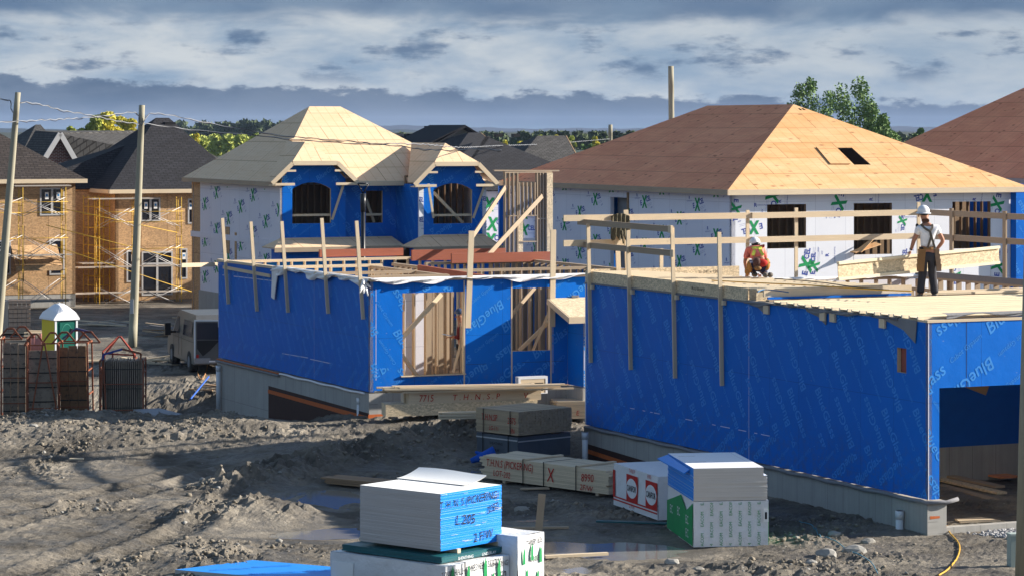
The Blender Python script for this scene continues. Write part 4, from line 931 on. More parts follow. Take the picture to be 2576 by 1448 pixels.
aL = H.fr(869)[0]; aR0 = H.fr(1054, b=-2.0)[0]; aR1 = H.fr(1222, b=-2.0)[0]
zf = H.fr(705, 598)[1]-.05
# left bay
clp = bay(0, aL, 0, (769, 356), ((736, 405), (849, 405)), (684, 460), (901, 451), 2.95, ze, 'l')
w1 = H.fr(735, 562)+H.fr(832, 458)
mb = MB(); pl = front(0); w1 = (w1[0], w1[2], w1[1], w1[3]); mb.slab(pl, [(0.06, -.2), (aL, -.2), (aL, ze+.1), (clp[1][0]-.1, clp[3]-.12), (clp[0][0]+.1, clp[3]-.12), (.06, ze+.05)], [arch(*w1)], .12, 0, 3)
for rr in ((.06, w1[0], zf, ze+.3), (w1[1], aL, zf, ze+.4)): blue_print(mb, pl, rr, (), -55, 1, (.35, .2), h=.24)
blue_print(mb, pl, (.5, aL-.5, w1[3], clp[3]-.1), (), 35, 1, (.2, .2), h=.2); blue_print(mb, pl, (w1[0], w1[1], zf, w1[2]), (), 35, 1, (.2, .2), h=.2)
mb.build('bay_wall', [m_blue, m_blue2, m_foam, m_stud], T); window_stuff(w1, .1, False)
# corner strip of foam
mb = MB(); mb.slab(front(-.0), rect(-.01, .055, -.2, ze-.1), (), .1); mb.build('corner_strip', m_foamw, T)
# recess
mb = MB(); q = H.fr(920, 560, b=.45)+H.fr(962, 479, b=.45); w2 = (q[0], q[2], q[1], q[3]); aE_ = aR0+.05; pl = front(.45)
mb.slab(pl, rect(aL, aE_, -.2, ze-.1), [rect(*w2)], .12, 0, 3); blue_print(mb, pl, (aL, aE_, zf, ze-.1), [w2], -55, 1, (.1, .3), h=.24)
mb.slab(Pl((aL, .45, 0), (0, 1, 0)), rect(0, .45, -.2, ze-.1), (), .1); mb.build('recess_wall', [m_blue, m_blue2, m_foam, m_stud], T); window_stuff(w2, .5)
# right bay, forward
mb = MB(); pl = Pl((aR0, 0, 0), (0, -1, 0)); mb.slab(pl, rect(-.45, 1.99, zf-.4, ze-.1), (), .12); blue_print(mb, pl, (-.45, 1.6, zf-.4, ze-.1), (), -55, 1, (.1, .5), h=.2)
mb.build('bay_side_wall', [m_blue, m_blue2], T)
clp = bay(aR0, aR1, -2.0, (1124, 359), ((1093, 407), (1203, 407)), (1042, 460), (1252, 458), 2.3, ze, 'r')
q = H.fr(1090, 562, b=-2)+H.fr(1187, 460, b=-2); w3 = (q[0], q[2], q[1], q[3]); pl = front(-2.0); fa = H.fr(1065, b=-2)[0]; fb = H.fr(1213, b=-2)[0]
mb = MB(); mb.slab(pl, [(aR0, -.2), (aR1, -.2), (aR1, ze-.1), (clp[1][0]-.05, clp[3]-.12), (clp[0][0]+.05, clp[3]-.12), (aR0, ze-.05)], [arch(*w3)], .12, 0, 3)
blue_print(mb, pl, (fa, w3[0], zf, ze+.3), (), -55, 1, (.3, .1), h=.24); blue_print(mb, pl, (w3[1], fb, zf, ze+.3), (), -55, 1, (.3, .1), h=.24); blue_print(mb, pl, (w3[0]-.1, w3[1]+.1, w3[3], clp[3]-.1), (), 35, 1, (.3, .1), h=.22); blue_print(mb, pl, (w3[0], w3[1], zf, w3[2]), (), 35, 1, (.3, .1), h=.22)
mb.build('bay_wall', [m_blue, m_blue2, m_foam, m_stud], T); window_stuff(w3, -1.9)
for u0, u1 in ((aR0-.01, fa), (fb, aR1+.01)):
    mb = MB(); pl2 = front(-2.015); mb.slab(pl2, rect(u0, u1, -.2, ze-.12), (), .1)
    for z in (2.2, 3.2, 4.2, 5.0): excel(mb, pl2, u0-.15, z, .4, -10, (u0, u1, -.2, ze-.1))
    mb.build('corner_strip', [m_foamw, m_pblue, m_pgreen], T)
mb = MB(); mb.slab(Pl((aR1, -2, 0), (0, 1, 0)), rect(0, 13, -.2, ze-.1), (), .1); mb.slab(front(11), rect(0, aR1, -.2, ze-.1), (), .1); mb.box(.3, aR1-.2, 3.4, 3.5, -.2, ze-.2, 1); mb.build('wall', [m_foam, m_dark], T)
# outriggers propping the eaves
for x0, y0, x1, y1, b_ in ((865, 460, 835, 552, -.2), (1077, 462, 1090, 548, -2.2), (1220, 462, 1190, 548, -2.2)):
    a0, z0 = H.fr(x0, y0, b=b_); a1, z1 = H.fr(x1, y1, b=b_+.15); mb = MB(); mb.beam((a0, b_, z0), (a1, b_+.15, z1), .09, .04, up=(0, 1, 0)); mb.build('prop', m_stud, T)
# left wall
mb = MB(); pl = left(0); uo = -H.sd(505, a=0)[0]
mb.slab(pl, rect(-11.3, -.0, -.3, ze-.12), (), .12); mb.build('wall', m_osb, T)
mb = MB(); pl = left(-.03); z0 = H.sd(600, 840)[1]
mb.slab(pl, [(uo, z0), (-.02, z0-.6), (-.02, ze-.14), (uo, ze-.14)], (), .025); foam_print(mb, pl, (uo, -.05, z0, ze-.3), (), 20, .50, 1.55, 1.55)
mb.build('foam_cladding', [m_foam, m_pblue, m_pgreen], T)
zB1, zB0 = H.sd(487, 580)[1], H.sd(487, 594)[1]
mb = MB(); mb.slab(left(-.05), rect(-11.3, -.02, zB0, zB1), (), .02); mb.build('foam_band', m_foam, T)
mb = MB(); mb.slab(left(-.045), rect(-10.2, -4, -.3, .9), (), .01); mb.build('foundation', m_conc, T)
for b_, z0, w_ in ((6.1, 2.6, .55), (5.2, 2.4, .25)):
    mb = MB(); mb.slab(left(-.045), rect(-b_-w_, -b_, z0, z0+1.1), (), .01); mb.build('osb_patch', m_osb, T)
# skirt roofs over the ground floor
def skirt(x0, x1, y0, x0b, x1b, y1, bi, bo_):
    a0, z1 = H.fr(x0, y0, b=bi); a1 = H.fr(x1, b=bi)[0]; c0, zz = H.fr(x0b, y1, b=bo_); c1 = H.fr(x1b, b=bo_)[0]
    m1 = MB(); surf(m1, [(c0, bo_, zz), (c1, bo_, zz), (a1, bi, z1), (a0, bi, z1)], (), .03); surf(m1, [(c0, bi, zz), (c0, bo_, zz), (a0, bi, z1)], (), .03); surf(m1, [(c1, bo_, zz), (c1, bi, zz), (a1, bi, z1)], (), .03)
    m1.build('skirt_roof', m_plyl, T); m1 = MB(); m1.box(c0, c1, bo_-.03, bo_, zz-.16, zz+.02); m1.build('fascia', m_stud2, T)
    m1 = MB(); m1.box(c0+.4, c1-.4, bo_+.4, bi, -.3, zz-.1); m1.build('ground_floor_wall', m_blue, T)
skirt(705, 985, 598, 690, 1020, 624, -.02, -1.5); skirt(1065, 1215, 590, 1040, 1265, 622, -2.03, -3.4)
# small house behind with foam side between bay and tower
O = P(1262, 325, 128); H, T = house('unfinished_house', 'foam-clad house with dark shingle roof, half hidden behind the stud tower', (O.x, O.y))
def lp3(x, y, b): a, z = H.fr(x, y, b=b); return (a, b, z)
mb = MB(); zE = H.fr(1240, 478)[1]; mb.slab(front(0), rect(H.fr(1215)[0], H.fr(1420)[0], 0, zE), (), .2); pl = front(0)
for x, y in ((1236, 510), (1245, 560), (1240, 600), (1256, 640)): a, z = H.fr(x, y); excel(mb, pl, a, z, .6, 5)
mb.build('wall', [m_foam, m_pblue, m_pgreen], T)
mb = MB(); a0 = H.fr(1120)[0]; a1 = H.fr(1500)[0]; zR = H.fr(1300, 342, b=6)[1]
surf(mb, [(a0, -.4, zE), (a1+1, -.4, zE), (a1-3, 6, zR), (H.fr(1375, b=6)[0]-3, 6, zR)], (), .05); mb.build('roof', m_shing, T)
# ---------------------------------------------------------------- shingled houses behind
def gabl(name, label, pts, d, mat, fmat=None, fpts=None):
    pass
def hiphouse(name, label, xl, xr, ye, rxl, rxr, yr, d, dep, mat, wmat, base=-.2, sh=0.):
    """pixel eave ends and ridge ends on real planes"""
    O = P(xl, 325, d); H = Frame((O.x, O.y)); T = thing(name, label, 'house', (H.O.x, H.O.y, 0), TH)
    a1 = H.fr(xr)[0]; zE = ZC-(ye-HY)*H.w(a1/2, 0).y/F; r0, zR = H.fr(rxl, yr, b=dep/2); r1 = H.fr(rxr, b=dep/2)[0]
    mb = MB(); A, B, Cc, Dd = (0, 0, zE), (a1, 0, zE), (a1, dep, zE), (0, dep, zE); p, q = (r0, dep/2, zR), (r1, dep/2, zR)
    surf(mb, [A, B, q, p], (), .05, 0, 1); surf(mb, [Dd, A, p], (), .05, 0, 1); surf(mb, [B, Cc, q], (), .05, 0, 1); surf(mb, [Cc, Dd, p, q], (), .05, 0, 1); mb.build('roof', [mat, m_dark], T)
    mb = MB(); mb.box(.4, a1-.4, .4, dep-.4, base, zE-.05); mb.build('wall', wmat, T)
    mb = MB(); mb.box(0, a1, -.03, 0, zE-.18, zE+.03); mb.box(-.03, 0, -.03, dep, zE-.18, zE+.03); mb.build('fascia', m_stud, T)
    return H, T, zE, zR, a1
hiphouse('brick_house', 'distant house between two poles, only the dark peak of its hip roof showing', 25, 215, 445, 90, 102, 313, 165, 14, m_shingg, m_brick)
H, T, zE, zR, a1 = hiphouse('shingled_house', 'far house with grey shingle hip roof behind the wall tower', 1235, 1500, 480, 1352, 1425, 341, 148, 12, m_shingg, m_foam)
hiphouse('shingled_house', 'far house with low dark shingle hip roof left of the grey-roofed one', 1110, 1360, 440, 1190, 1262, 358, 168, 14, m_shing, m_foam)
hiphouse('shingled_house', 'small dark hip roof peeking out above the wooden bay roof', 1130, 1290, 400, 1178, 1210, 333, 180, 12, m_shing, m_brick)
# dark roof with light siding gable
O = P(995, 325, 190); H = Frame((O.x, O.y)); T = thing('gabled_house', 'far dark-roofed house with pale vertical siding on its gable end', 'house', (H.O.x, H.O.y, 0), TH)
mb = MB()
a1, z1 = H.fr(1100, 365); a2, z2 = H.fr(1165, 319); a3 = H.fr(1232, 360)[0]; zE = z1
mb.box(-2, a3, .3, 9, -.2, zE-.2, 1)
surf(mb, [(-1.5, 0, zE-.3), (a1+.5, 0, zE-.3), (a1+.5, 4.5, ZC-(336-HY)*190/F), (.8, 4.5, ZC-(336-HY)*190/F)], (), .08)
mb.build('roof', [m_metroof, m_brick], T)
mb = MB(); pl = front(-2.5); c1, y1_ = H.fr(1082, 368, b=-2.5); c2, y2_ = H.fr(1160, 322, b=-2.5); c3, y3_ = H.fr(1235, 366, b=-2.5)
mb.slab(pl, [(c1, y1_), (c3, y1_), (c2, y2_)], (), .1); mb.build('gable', M('pale_siding', (.40, .40, .40), 'wood', var=.2), T)
mb = MB(); mb.beam((c1-.4, -2.9, y1_-.1), (c2, -2.9, y2_+.12), .8, .12); mb.beam((c2, -2.9, y2_+.12), (c3+.6, -2.9, y1_-.2), .8, .12)
surf(mb, [(c2, -3.3, y2_+.15), (c2, 3, y2_+.15), (c1-1, 3, y1_-.1), (c1-1, -3.3, y1_-.1)][::-1], (), .08); surf(mb, [(c2, -3.3, y2_+.15), (c3+1, -3.3, y1_-.4), (c3+1, 4, y1_-.4), (c2, 4, y2_+.15)], (), .08); mb.build('roof', m_metroof, T)
for k in range(7):
    mb = MB(); u = 3+k*1.1 if False else 1.0+k*.62; mb.box(u*2.2, u*2.2+.5, 3.3, 3.8, ZC-(345-HY)*192/F, ZC-(340-HY)*192/F+.1); mb.build('roof_vent', m_black, T)
# brick gable between the poles
O = P(120, 325, 140); H = Frame((O.x, O.y)); T = thing('brick_house', 'red-brick house with steep gable and long grey shingle roof behind the left poles', 'house', (H.O.x, H.O.y, 0), TH)
g0, zg0 = H.fr(118, 430); gm, zg = H.fr(147, 333); g1, _ = H.fr(186, 412); mb = MB(); zE = H.fr(186, 420)[1]
mb.slab(front(0), [(g0, -.2), (g1+.2, -.2), (g1+.2, zE), (gm, zg-.15), (g0-.5, zE)], (), .2); mb.build('gable_wall', m_brick, T)
aend = H.fr(385)[0]+2
mb = MB(); surf(mb, [(g1+.3, -.3, zE-.2), (aend+3, -.3, zE-.2), (aend+3, 5, zg+.1), (gm, -.3, zg+.05)][:4], (), .08) if False else None
zz = ZC-(328-HY)*H.w(aend/2, 5).y/F
mb.poly([(g1+.4, -.3, zE-.3), (gm, -.3, zg), (gm, 4.5, zz), (aend, 4.5, zz), (aend+3, -.3, zE-.3)], .06); mb.poly([(g0-.7, -.3, zE-.3), (gm, -.3, zg), (gm, 4.5, zz), (g0-.7, 4.5, zE-.3)], .06); mb.build('roof', m_shingg, T)
mb = MB(); mb.beam((g0-.7, -.35, zE-.35), (gm, -.35, zg-.05), .06, .25); mb.beam((gm, -.35, zg-.05), (g1+.4, -.35, zE-.35), .06, .25); mb.build('barge_board', m_frame, T)
mb = MB(); mb.box(g0, aend, .3, 8, -.2, zE-.4); mb.build('wall', m_brick, T)
# ---------------------------------------------------------------- two scaffolded OSB houses at left
def window(T, H, q, b=0., bars=(.5,), hbar=(), arched=False, label=None):
    a0, a1, z0, z1 = q; mb = MB(); fw = .07
    mb.slab(front(b-.03), rect(a0, a1, z0, z1), [rect(a0+fw, a1-fw, z0+fw, z1-fw)], .08)
    for k in bars: mb.box(a0+(a1-a0)*k-.05, a0+(a1-a0)*k+.05, b-.03, b+.03, z0+fw, z1-fw)
    for k in hbar: mb.box(a0+fw, a1-fw, b-.028, b+.03, z0+(z1-z0)*k-.04, z0+(z1-z0)*k+.04)
    o = mb.build('window', m_frame, T)
    mb = MB(); mb.box(a0+fw*.5, a1-fw*.5, b+.0, b+.02, z0+fw*.5, z1-fw*.5); mb.build('pane', m_glass, o)
    return o
m_stick = M('sticker_blue', (.05, .22, .48), 'plain')
def sticker(o, a, z, b=-.02, w=.16, h=.3):
    mb = MB(); mb.box(a-w/2, a+w/2, b-.02, b-.012, z-h/2, z+h/2); mb.box(a-w*.28, a+w*.28, b-.024, b-.021, z-h*.1, z+h*.25, 1); mb.build('sticker', [m_white, m_stick], o)
def wq(H, x0, x1, y0, y1, b=0.): a0, z1 = H.fr(x0, y0, b=b); a1, z0 = H.fr(x1, y1, b=b); return (a0, a1, z0, z1)
# nearer of the two (left edge)
O = P(190, 325, 122.5); H, T = house('unfinished_house', 'OSB-clad house at the left edge with brown shingle roof and yellow scaffold', (O.x, O.y)); HF1 = H
zE = H.fr(205, 450, b=-.4)[1]; wl = -11.5
qs = [wq(H, 112, 181, 530, 606)]
wins = [wq(H, 100, 161, 472, 541), wq(H, 124, 162, 602, 690), wq(H, -20, 27, 604, 690)]
mb = MB(); mb.slab(front(0), rect(wl, 0, .55, zE), [rect(*q) for q in wins], .15); mb.slab(Pl((0, 0, 0), (0, 1, 0)), rect(0, 10, .55, zE), (), .15); mb.build('wall', m_osb, T)
mb = MB(); mb.slab(front(.02), rect(wl, 0, -.6, .55), (), .2); mb.slab(Pl((-.02, 0, 0), (0, 1, 0)), rect(0.02, 10, -.6, .55), (), .2); mb.build('foundation', m_conc, T)
for k, q in enumerate(wins):
    o = window(T, H, q, bars=(.5,) if k == 0 else ()); sticker(o, q[0]+(q[1]-q[0])*.28, q[3]-.35); 
    if k == 0: sticker(o, q[0]+(q[1]-q[0])*.76, q[3]-.35)
mb = MB(); ez = (.4, -.4, zE); zt_ = zE+4.6; surf(mb, [(wl, -.4, zE), ez, (-6.4, 6.0, zt_-.25), (wl, 6.0, zt_-.25)], (), .05); surf(mb, [ez, (.4, 12.4, zE), (-6.4, 6, zt_-.25)], (), .05); mb.build('roof', m_shingb, T)
board(T, (wl, -.42, zE-.08), (.42, -.42, zE-.08), .03, .18, 'fascia'); mb = MB(); mb.box(wl, .4, -.39, 0, zE-.16, zE-.14); mb.build('soffit', m_dark, T)
q = wq(H, 27, 143, 625, 665, b=0); mb = MB(); mb.poly([(q[0], -.9, q[2]), (q[1], -.9, q[2]), (q[1], -.01, q[3]+.15), (q[0], -.01, q[3]+.15)], .04); mb.box(q[0], q[1], -.93, -.9, q[2]-.2, q[2]+.02); mb.build('canopy_roof', m_osb, T)
# further one
O = P(290, 325, 126); H, T = house('unfinished_house', 'OSB-clad house beside the pole with tall black shingle hip roof and scaffold', (O.x, O.y)); HF2 = H
zE = H.fr(400, 476, b=-.4)[1]; aEnd = H.fr(520)[0]+2
wins = [wq(H, 353, 403, 497, 556), wq(H, 472, 486, 499, 562), wq(H, 318, 350, 629, 708), wq(H, 453, 471, 624, 700), wq(H, 356, 434, 632, 740)]
mb = MB(); zf = H.fr(400, 753)[1]
mb.slab(front(0), rect(0, aEnd, zf, zE), [rect(*q) for q in wins], .15); mb.slab(left(0), rect(-7.5, 0, zf, zE), (), .15); mb.box(0, aEnd, 8, 8.2, zf, zE); mb.build('wall', m_osb, T)
mb = MB(); mb.slab(front(.02), rect(.0, aEnd, -.8, zf), (), .2); mb.slab(left(.02), rect(-7.5, -.1, -.8, zf), (), .2); mb.build('foundation', m_conc, T)
for k, q in enumerate(wins):
    o = window(T, H, q, bars=(.5,) if k in (0, 4) else (), hbar=(.72,) if k == 4 else ())
    if k != 4: sticker(o, q[0]+(q[1]-q[0])*(.27 if k == 0 else .5), q[3]-.35)
    if k == 0: sticker(o, q[0]+(q[1]-q[0])*.75, q[3]-.35)
mb = MB(); r_ = H.fr(392, 296, b=4.6); r2_ = H.fr(425, 296, b=4.6); A = (-.4, -.4, zE); B = (aEnd, -.4, zE)
surf(mb, [A, B, (r2_[0], 4.6, r_[1]), (r_[0], 4.6, r_[1])], (), .05); surf(mb, [(-.4, 9.6, zE), A, (r_[0], 4.6, r_[1])], (), .05); surf(mb, [B, (aEnd, 9.6, zE), (r2_[0], 4.6, r_[1])], (), .05)
surf(mb, [(-4, 9, zE), (-4, 2.6, zE), (r_[0]-.6, 5.0, r_[1]-1.0)], (), .05); surf(mb, [(-4, 2.6, zE), (1, 2.6, zE), (r_[0]-.6, 5, r_[1]-1.0)], (), .05)
mb.build('roof', m_shing, T)
mb = MB(); mb.box(r_[0]+.3, r_[0]+.8, 4.1, 4.4, r_[1]-.45, r_[1]-.2); mb.build('roof_vent', m_black, T)
board(T, (-.4, -.42, zE-.08), (aEnd, -.42, zE-.08), .03, .18, 'fascia'); board(T, (-.42, -.4, zE-.08), (-.42, 9, zE-.08), .03, .18, 'fascia')
mb = MB(); mb.slab(front(2.8), rect(-4, 0, zf, zE), (), .1); mb.slab(front(4.2), rect(-4, 0, -.6, zf), (), .1); mb.build('recess_wall', m_osb, T)
# ---------------------------------------------------------------- scaffolds
def tubepart(mb, p, q, r=.022, mat=0): mb.tube(p, q, r, r, 5, mat)
def scaffold(label, H, b, stations, zlev, planks, zbase, extra=()):
    T = thing('scaffold', label, 'scaffold', (H.O.x, H.O.y, 0), TH, 'scaffolds on the OSB houses')
    for a in stations:
        for lv in range(len(zlev)-1):
            z0, z1 = zlev[lv], zlev[lv+1]; mb = MB()
            for bb in (b, b-.75): tubepart(mb, (a, bb, z0), (a, bb, z1-.02), .019)
            for z in (z1-.1, z1-.45, (z0+z1)/2): tubepart(mb, (a, b, z), (a, b-.75, z), .015)
            for z in (z0+.45,): tubepart(mb, (a, b-.25, z), (a, b-.0, z), .014)
            tubepart(mb, (a, b-.25, z0+.1), (a, b-.25, z1-.15), .02)
            mb.build('frame', m_yel, T)
    for i in range(len(stations)-1):
        a0, a1 = stations[i], stations[i+1]
        if abs(a1-a0) < .9: continue
        for lv in range(len(zlev)-1):
            z0, z1 = zlev[lv], zlev[lv+1]
            for bb in (b, b-.75):
                mb = MB(); tubepart(mb, (a0, bb, z0+.35), (a1, bb, z1-.45), .014); tubepart(mb, (a0, bb+.03, z1-.45), (a1, bb+.03, z0+.35), .014); mb.build('cross_brace', m_steel, T)
        if abs(a1-a0) < 1.2: continue
        for z in (zlev[-1]-.65, zlev[-1]-1.1, zlev[-2]-.6):
            mb = MB(); tubepart(mb, (a0-.1, b-.78, z), (a1+.1, b-.78, z), .015); mb.build('guard_rail', m_yel, T)
    for a0, a1, z in planks:
        for k in range(2):
            mb = MB(); j = random.uniform(-.04, .04); mb.box(a0+j, a1+j, b-.72+k*.36, b-.40+k*.36, z, z+.045); mb.build('plank', m_plank, T)
    for p, q, m in extra:
        mb = MB(); tubepart(mb, p, q, .018); mb.build('diagonal_tube', m, T)
H = HF1; aa = [H.fr(x, b=-1.5)[0] for x in (-70, 58, 166)]; zl = [ -.35, H.fr(60, 755-20, b=-1.5)[1]*0+1.75, 3.65, H.fr(60, 470, b=-1.5)[1]]
scaffold('yellow frame scaffold with planks in front of the leftmost house', H, -.7, [aa[0], aa[1], aa[2]], zl, [(aa[0]-1.5, aa[2]+.3, H.fr(60, 644, b=-1.5)[1]), (aa[0]-1, aa[2]+.3, H.fr(60, 745, b=-1.5)[1]-.2), (aa[1]-.3, aa[2]+.3, H.fr(60, 470, b=-1.5)[1]+.02), (aa[0]-1, aa[2]+.2, H.fr(60, 690, b=-1.5)[1]-1.2)], -.4,
         [((aa[2]-.5, -1.2, 4.4), (aa[2]+5.0, -1.6, 3.2), m_yel), ((aa[2]-.8, -1.2, 3.6), (aa[2]+5.2, -1.5, 2.0), m_yel), ((aa[2]-1.4, -1.3, 3.0), (aa[2]+5.8, -1.5, .55), m_yel), ((aa[1], -1.55, 1.2), (aa[1]+.03, -1.55, 3.6), m_black)])
H = HF2; aa = [H.fr(x, b=-1.5)[0] for x in (251, 345, 457)]
scaffold('yellow frame scaffold with planks around the house behind the second pole', H, -.7, [aa[0], aa[1], aa[2]], [-.5, 1.15, 3.0, H.fr(400, 495, b=-1.5)[1]], [(aa[0]-1.0, aa[2]+.3, H.fr(400, 670, b=-1.5)[1]), (aa[0]-1.6, aa[2]+.4, H.fr(400, 765-3, b=-1.5)[1]+.5), (aa[0]-.3, aa[1]+.8, H.fr(300, 506-5, b=-1.5)[1])], -.4)
H = HF2
T = thing('scaffold', 'yellow scaffold tower standing in the dark gap between the two OSB houses', 'scaffold', (H.O.x, H.O.y, 0), TH, 'scaffolds on the OSB houses')
for k, (x, bb) in enumerate(((222, .6), (238, .4), (210, 1.2), (262, 1.8))):
    a = H.fr(x, b=bb)[0]
    for z0, z1 in ((-.5, 1.2), (1.2, 3.0), (3.0, 4.75)):
        mb = MB(); tubepart(mb, (a, bb, z0), (a, bb, z1), .028); tubepart(mb, (a+.7, bb, z0), (a+.7, bb, z1), .028)
        for z in (z1-.1, z1-.5, (z0+z1)/2, z0+.3): tubepart(mb, (a, bb, z), (a+.7, bb, z), .02)
        mb.build('frame', m_yel, T)
a0 = H.fr(215, b=.6)[0]; a1 = H.fr(290, b=.6)[0]
for z in (H.fr(260, 662, b=0)[1], H.fr(260, 768, b=0)[1]):
    for k in range(4): mb = MB(); mb.box(a0-.4, a1-.3+.1*k, -.3+k*.36, .02+k*.36, z, z+.045); mb.build('plank', m_plank, T)
# ================================================================ poles, wires, lamp
def pole(name, label, cat, x0, y0, x1, y1, d, r0, r1, zb=None, grp=None):
    p1 = P(x0, y0, d); p0 = P(x1, y1, d) if zb is None else Vector((P(x1, y1, d).x, d, zb)); T = thing(name, label, cat, p0, 0, grp)
    mb = MB(); n = 10; N = 12
    pts = [(p1-p0)*k/N for k in range(N+1)]
    for k in range(N): mb.tube(pts[k], pts[k+1], r1+(r0-r1)*k/N, r1+(r0-r1)*(k+1)/N, n, 0, caps=(k in (0, N-1)))
    mb.build('shaft', m_pole, T); return T, p0, p1
g = 'wooden utility poles'
TA, a0, a1 = pole('utility_pole', 'leaning greenish wooden utility pole at the left edge', 'pole', 45, 232, -12, 905, 84, .085*1.0, .15, grp=g)
TB, b0_, b1_ = pole('utility_pole', 'tall greenish wooden utility pole standing in the mud right of the toilet', 'pole', 357, 264, 333, 872, 98, .105, .16, grp=g)
TC, c0, c1 = pole('utility_pole', 'bare wooden pole top sticking up behind the large orange roof', 'pole', 1687, 166, 1693, 420, 128, .13, .155, zb=0, grp=g)
TD, d0, d1 = pole('utility_pole', 'short distant wooden pole top above the grey shingle roofs', 'pole', 1535, 313, 1534, 400, 200, .15, .15, zb=0, grp=g)
mb = MB(); mb.tube((.03, -.17, 2.6), (.03, -.172, 2.75), .0, .0) if False else None
mb = MB(); mb.box(-.06, .06, -.185, -.16, 1.2, 1.7); mb.build('tag_plate', m_frame, TB)
m_wire = M('cable_grey', (.26, .27, .29), 'plain', rough=.5); m_wired = M('cable_dark', (.03, .03, .04), 'plain', rough=.5)
def cable(label, pts, r=.013, sag=0, group='telecom cables between the poles'):
    p = [P(*q) for q in pts]; out = []
    for i in range(len(p)-1):
        n = max(3, int((p[i+1]-p[i]).length/.35))
        for k in range(n):
            t_ = k/n; q = p[max(i-1, 0)], p[i], p[i+1], p[min(i+2, len(p)-1)]
            c = .5*((2*q[1])+(q[2]-q[0])*t_+(2*q[0]-5*q[1]+4*q[2]-q[3])*t_*t_+(3*q[1]-q[0]-3*q[2]+q[3])*t_**3)
            out.append(c+Vector((0, 0, .018*math.sin(len(out)*1.9))))
    out.append(p[-1]); base = out[0].copy(); out = [q-base for q in out]
    T = thing('cable', label, 'cable', base, 0, group)
    mb = MB(); mb.path(out, r, 5); mb.build('messenger_wire', m_wire, T)
    mb = MB(); mb.path([q+Vector((0, .03*math.cos(i*.7), .03*math.sin(i*.7)-.01)) for i, q in enumerate(out)], r*.8, 5); mb.build('black_line', m_wired, T)
cable('upper cable dipping from the left pole to the second pole', [(47, 262, 84), (60, 257, 84.2), (100, 262, 86), (160, 278, 89), (230, 290, 92), (290, 303, 95), (352, 312, 98)])
cable('lower cable rising from the left frame edge to the second pole', [(-5, 308, 82), (60, 304, 84), (140, 300, 88), (210, 296, 92), (270, 290, 94), (320, 283, 96), (345, 285, 98), (352, 300, 98)])
cable('cable running from the second pole right across the pale roof', [(360, 310, 98), (372, 290, 98.2), (390, 284, 98.8), (450, 294, 101), (540, 312, 103), (640, 330, 103), (740, 344, 102), (840, 352, 100), (945, 361, 97), (1040, 372, 95), (1120, 378, 92), (1190, 374, 90), (1260, 377, 88)])
cable('cable sagging below the first one in front of the plywood roofs', [(358, 310, 98), (420, 318, 99), (500, 328, 100), (620, 338, 100), (740, 350, 99), (870, 360, 98), (980, 361, 97), (1060, 362, 100), (1160, 370, 110), (1250, 366, 130), (1370, 362, 160), (1450, 356, 180), (1533, 349, 199)])
cable('short cable loop hanging left of the leaning pole', [(-8, 249, 84), (20, 252, 84), (28, 256, 84), (27, 270, 84), (32, 282, 84), (38, 278, 84)])
cable('cable loop knotted on the second pole', [(352, 288, 97.9), (349, 298, 97.9), (356, 312, 97.9), (364, 300, 97.9), (368, 290, 97.9)])
# street lamp
p1 = P(911, 460, 92); base = Vector((P(913, 500, 92).x, 92, .3)); T = thing('street_lamp', 'black street lamp with open triangular head in front of the blue recess', 'street lamp', base)
hz = p1.z-base.z; m_lamp = M('lamp_black', (.02, .022, .028), 'plain', rough=.35)
mb = MB(); mb.tube((0, 0, 0), (0, 0, hz-.75), .09, .07, 10); mb.tube((0, 0, hz-.95), (0, 0, hz-.35), .085, .10, 10); mb.build('post', m_lamp, T)
mb = MB(); mb.tube((0, 0, hz-.35), (-.16, 0, hz-.03), .022, .022, 6); mb.tube((0, 0, hz-.35), (.18, 0, hz-.03), .022, .022, 6); mb.build('yoke', m_lamp, T)
mb = MB(); mb.tube((0, 0, hz-.04), (0, 0, hz+.02), .21, .17, 14); mb.build('head', m_lamp, T)
# pole at the right edge, close
p0 = Vector((P(2566, 1448, 47.5).x, 47.5, -.1)); T = thing('wooden_post', 'weathered wooden pole cut by the right edge of the picture in the foreground', 'pole', p0)
mb = MB(); top = P(2590, 700, 47.5)-p0; top.z += 1.2; mb.tube((0, 0, 0), top, .10, .085, 12); mb.build('shaft', m_pole, T)
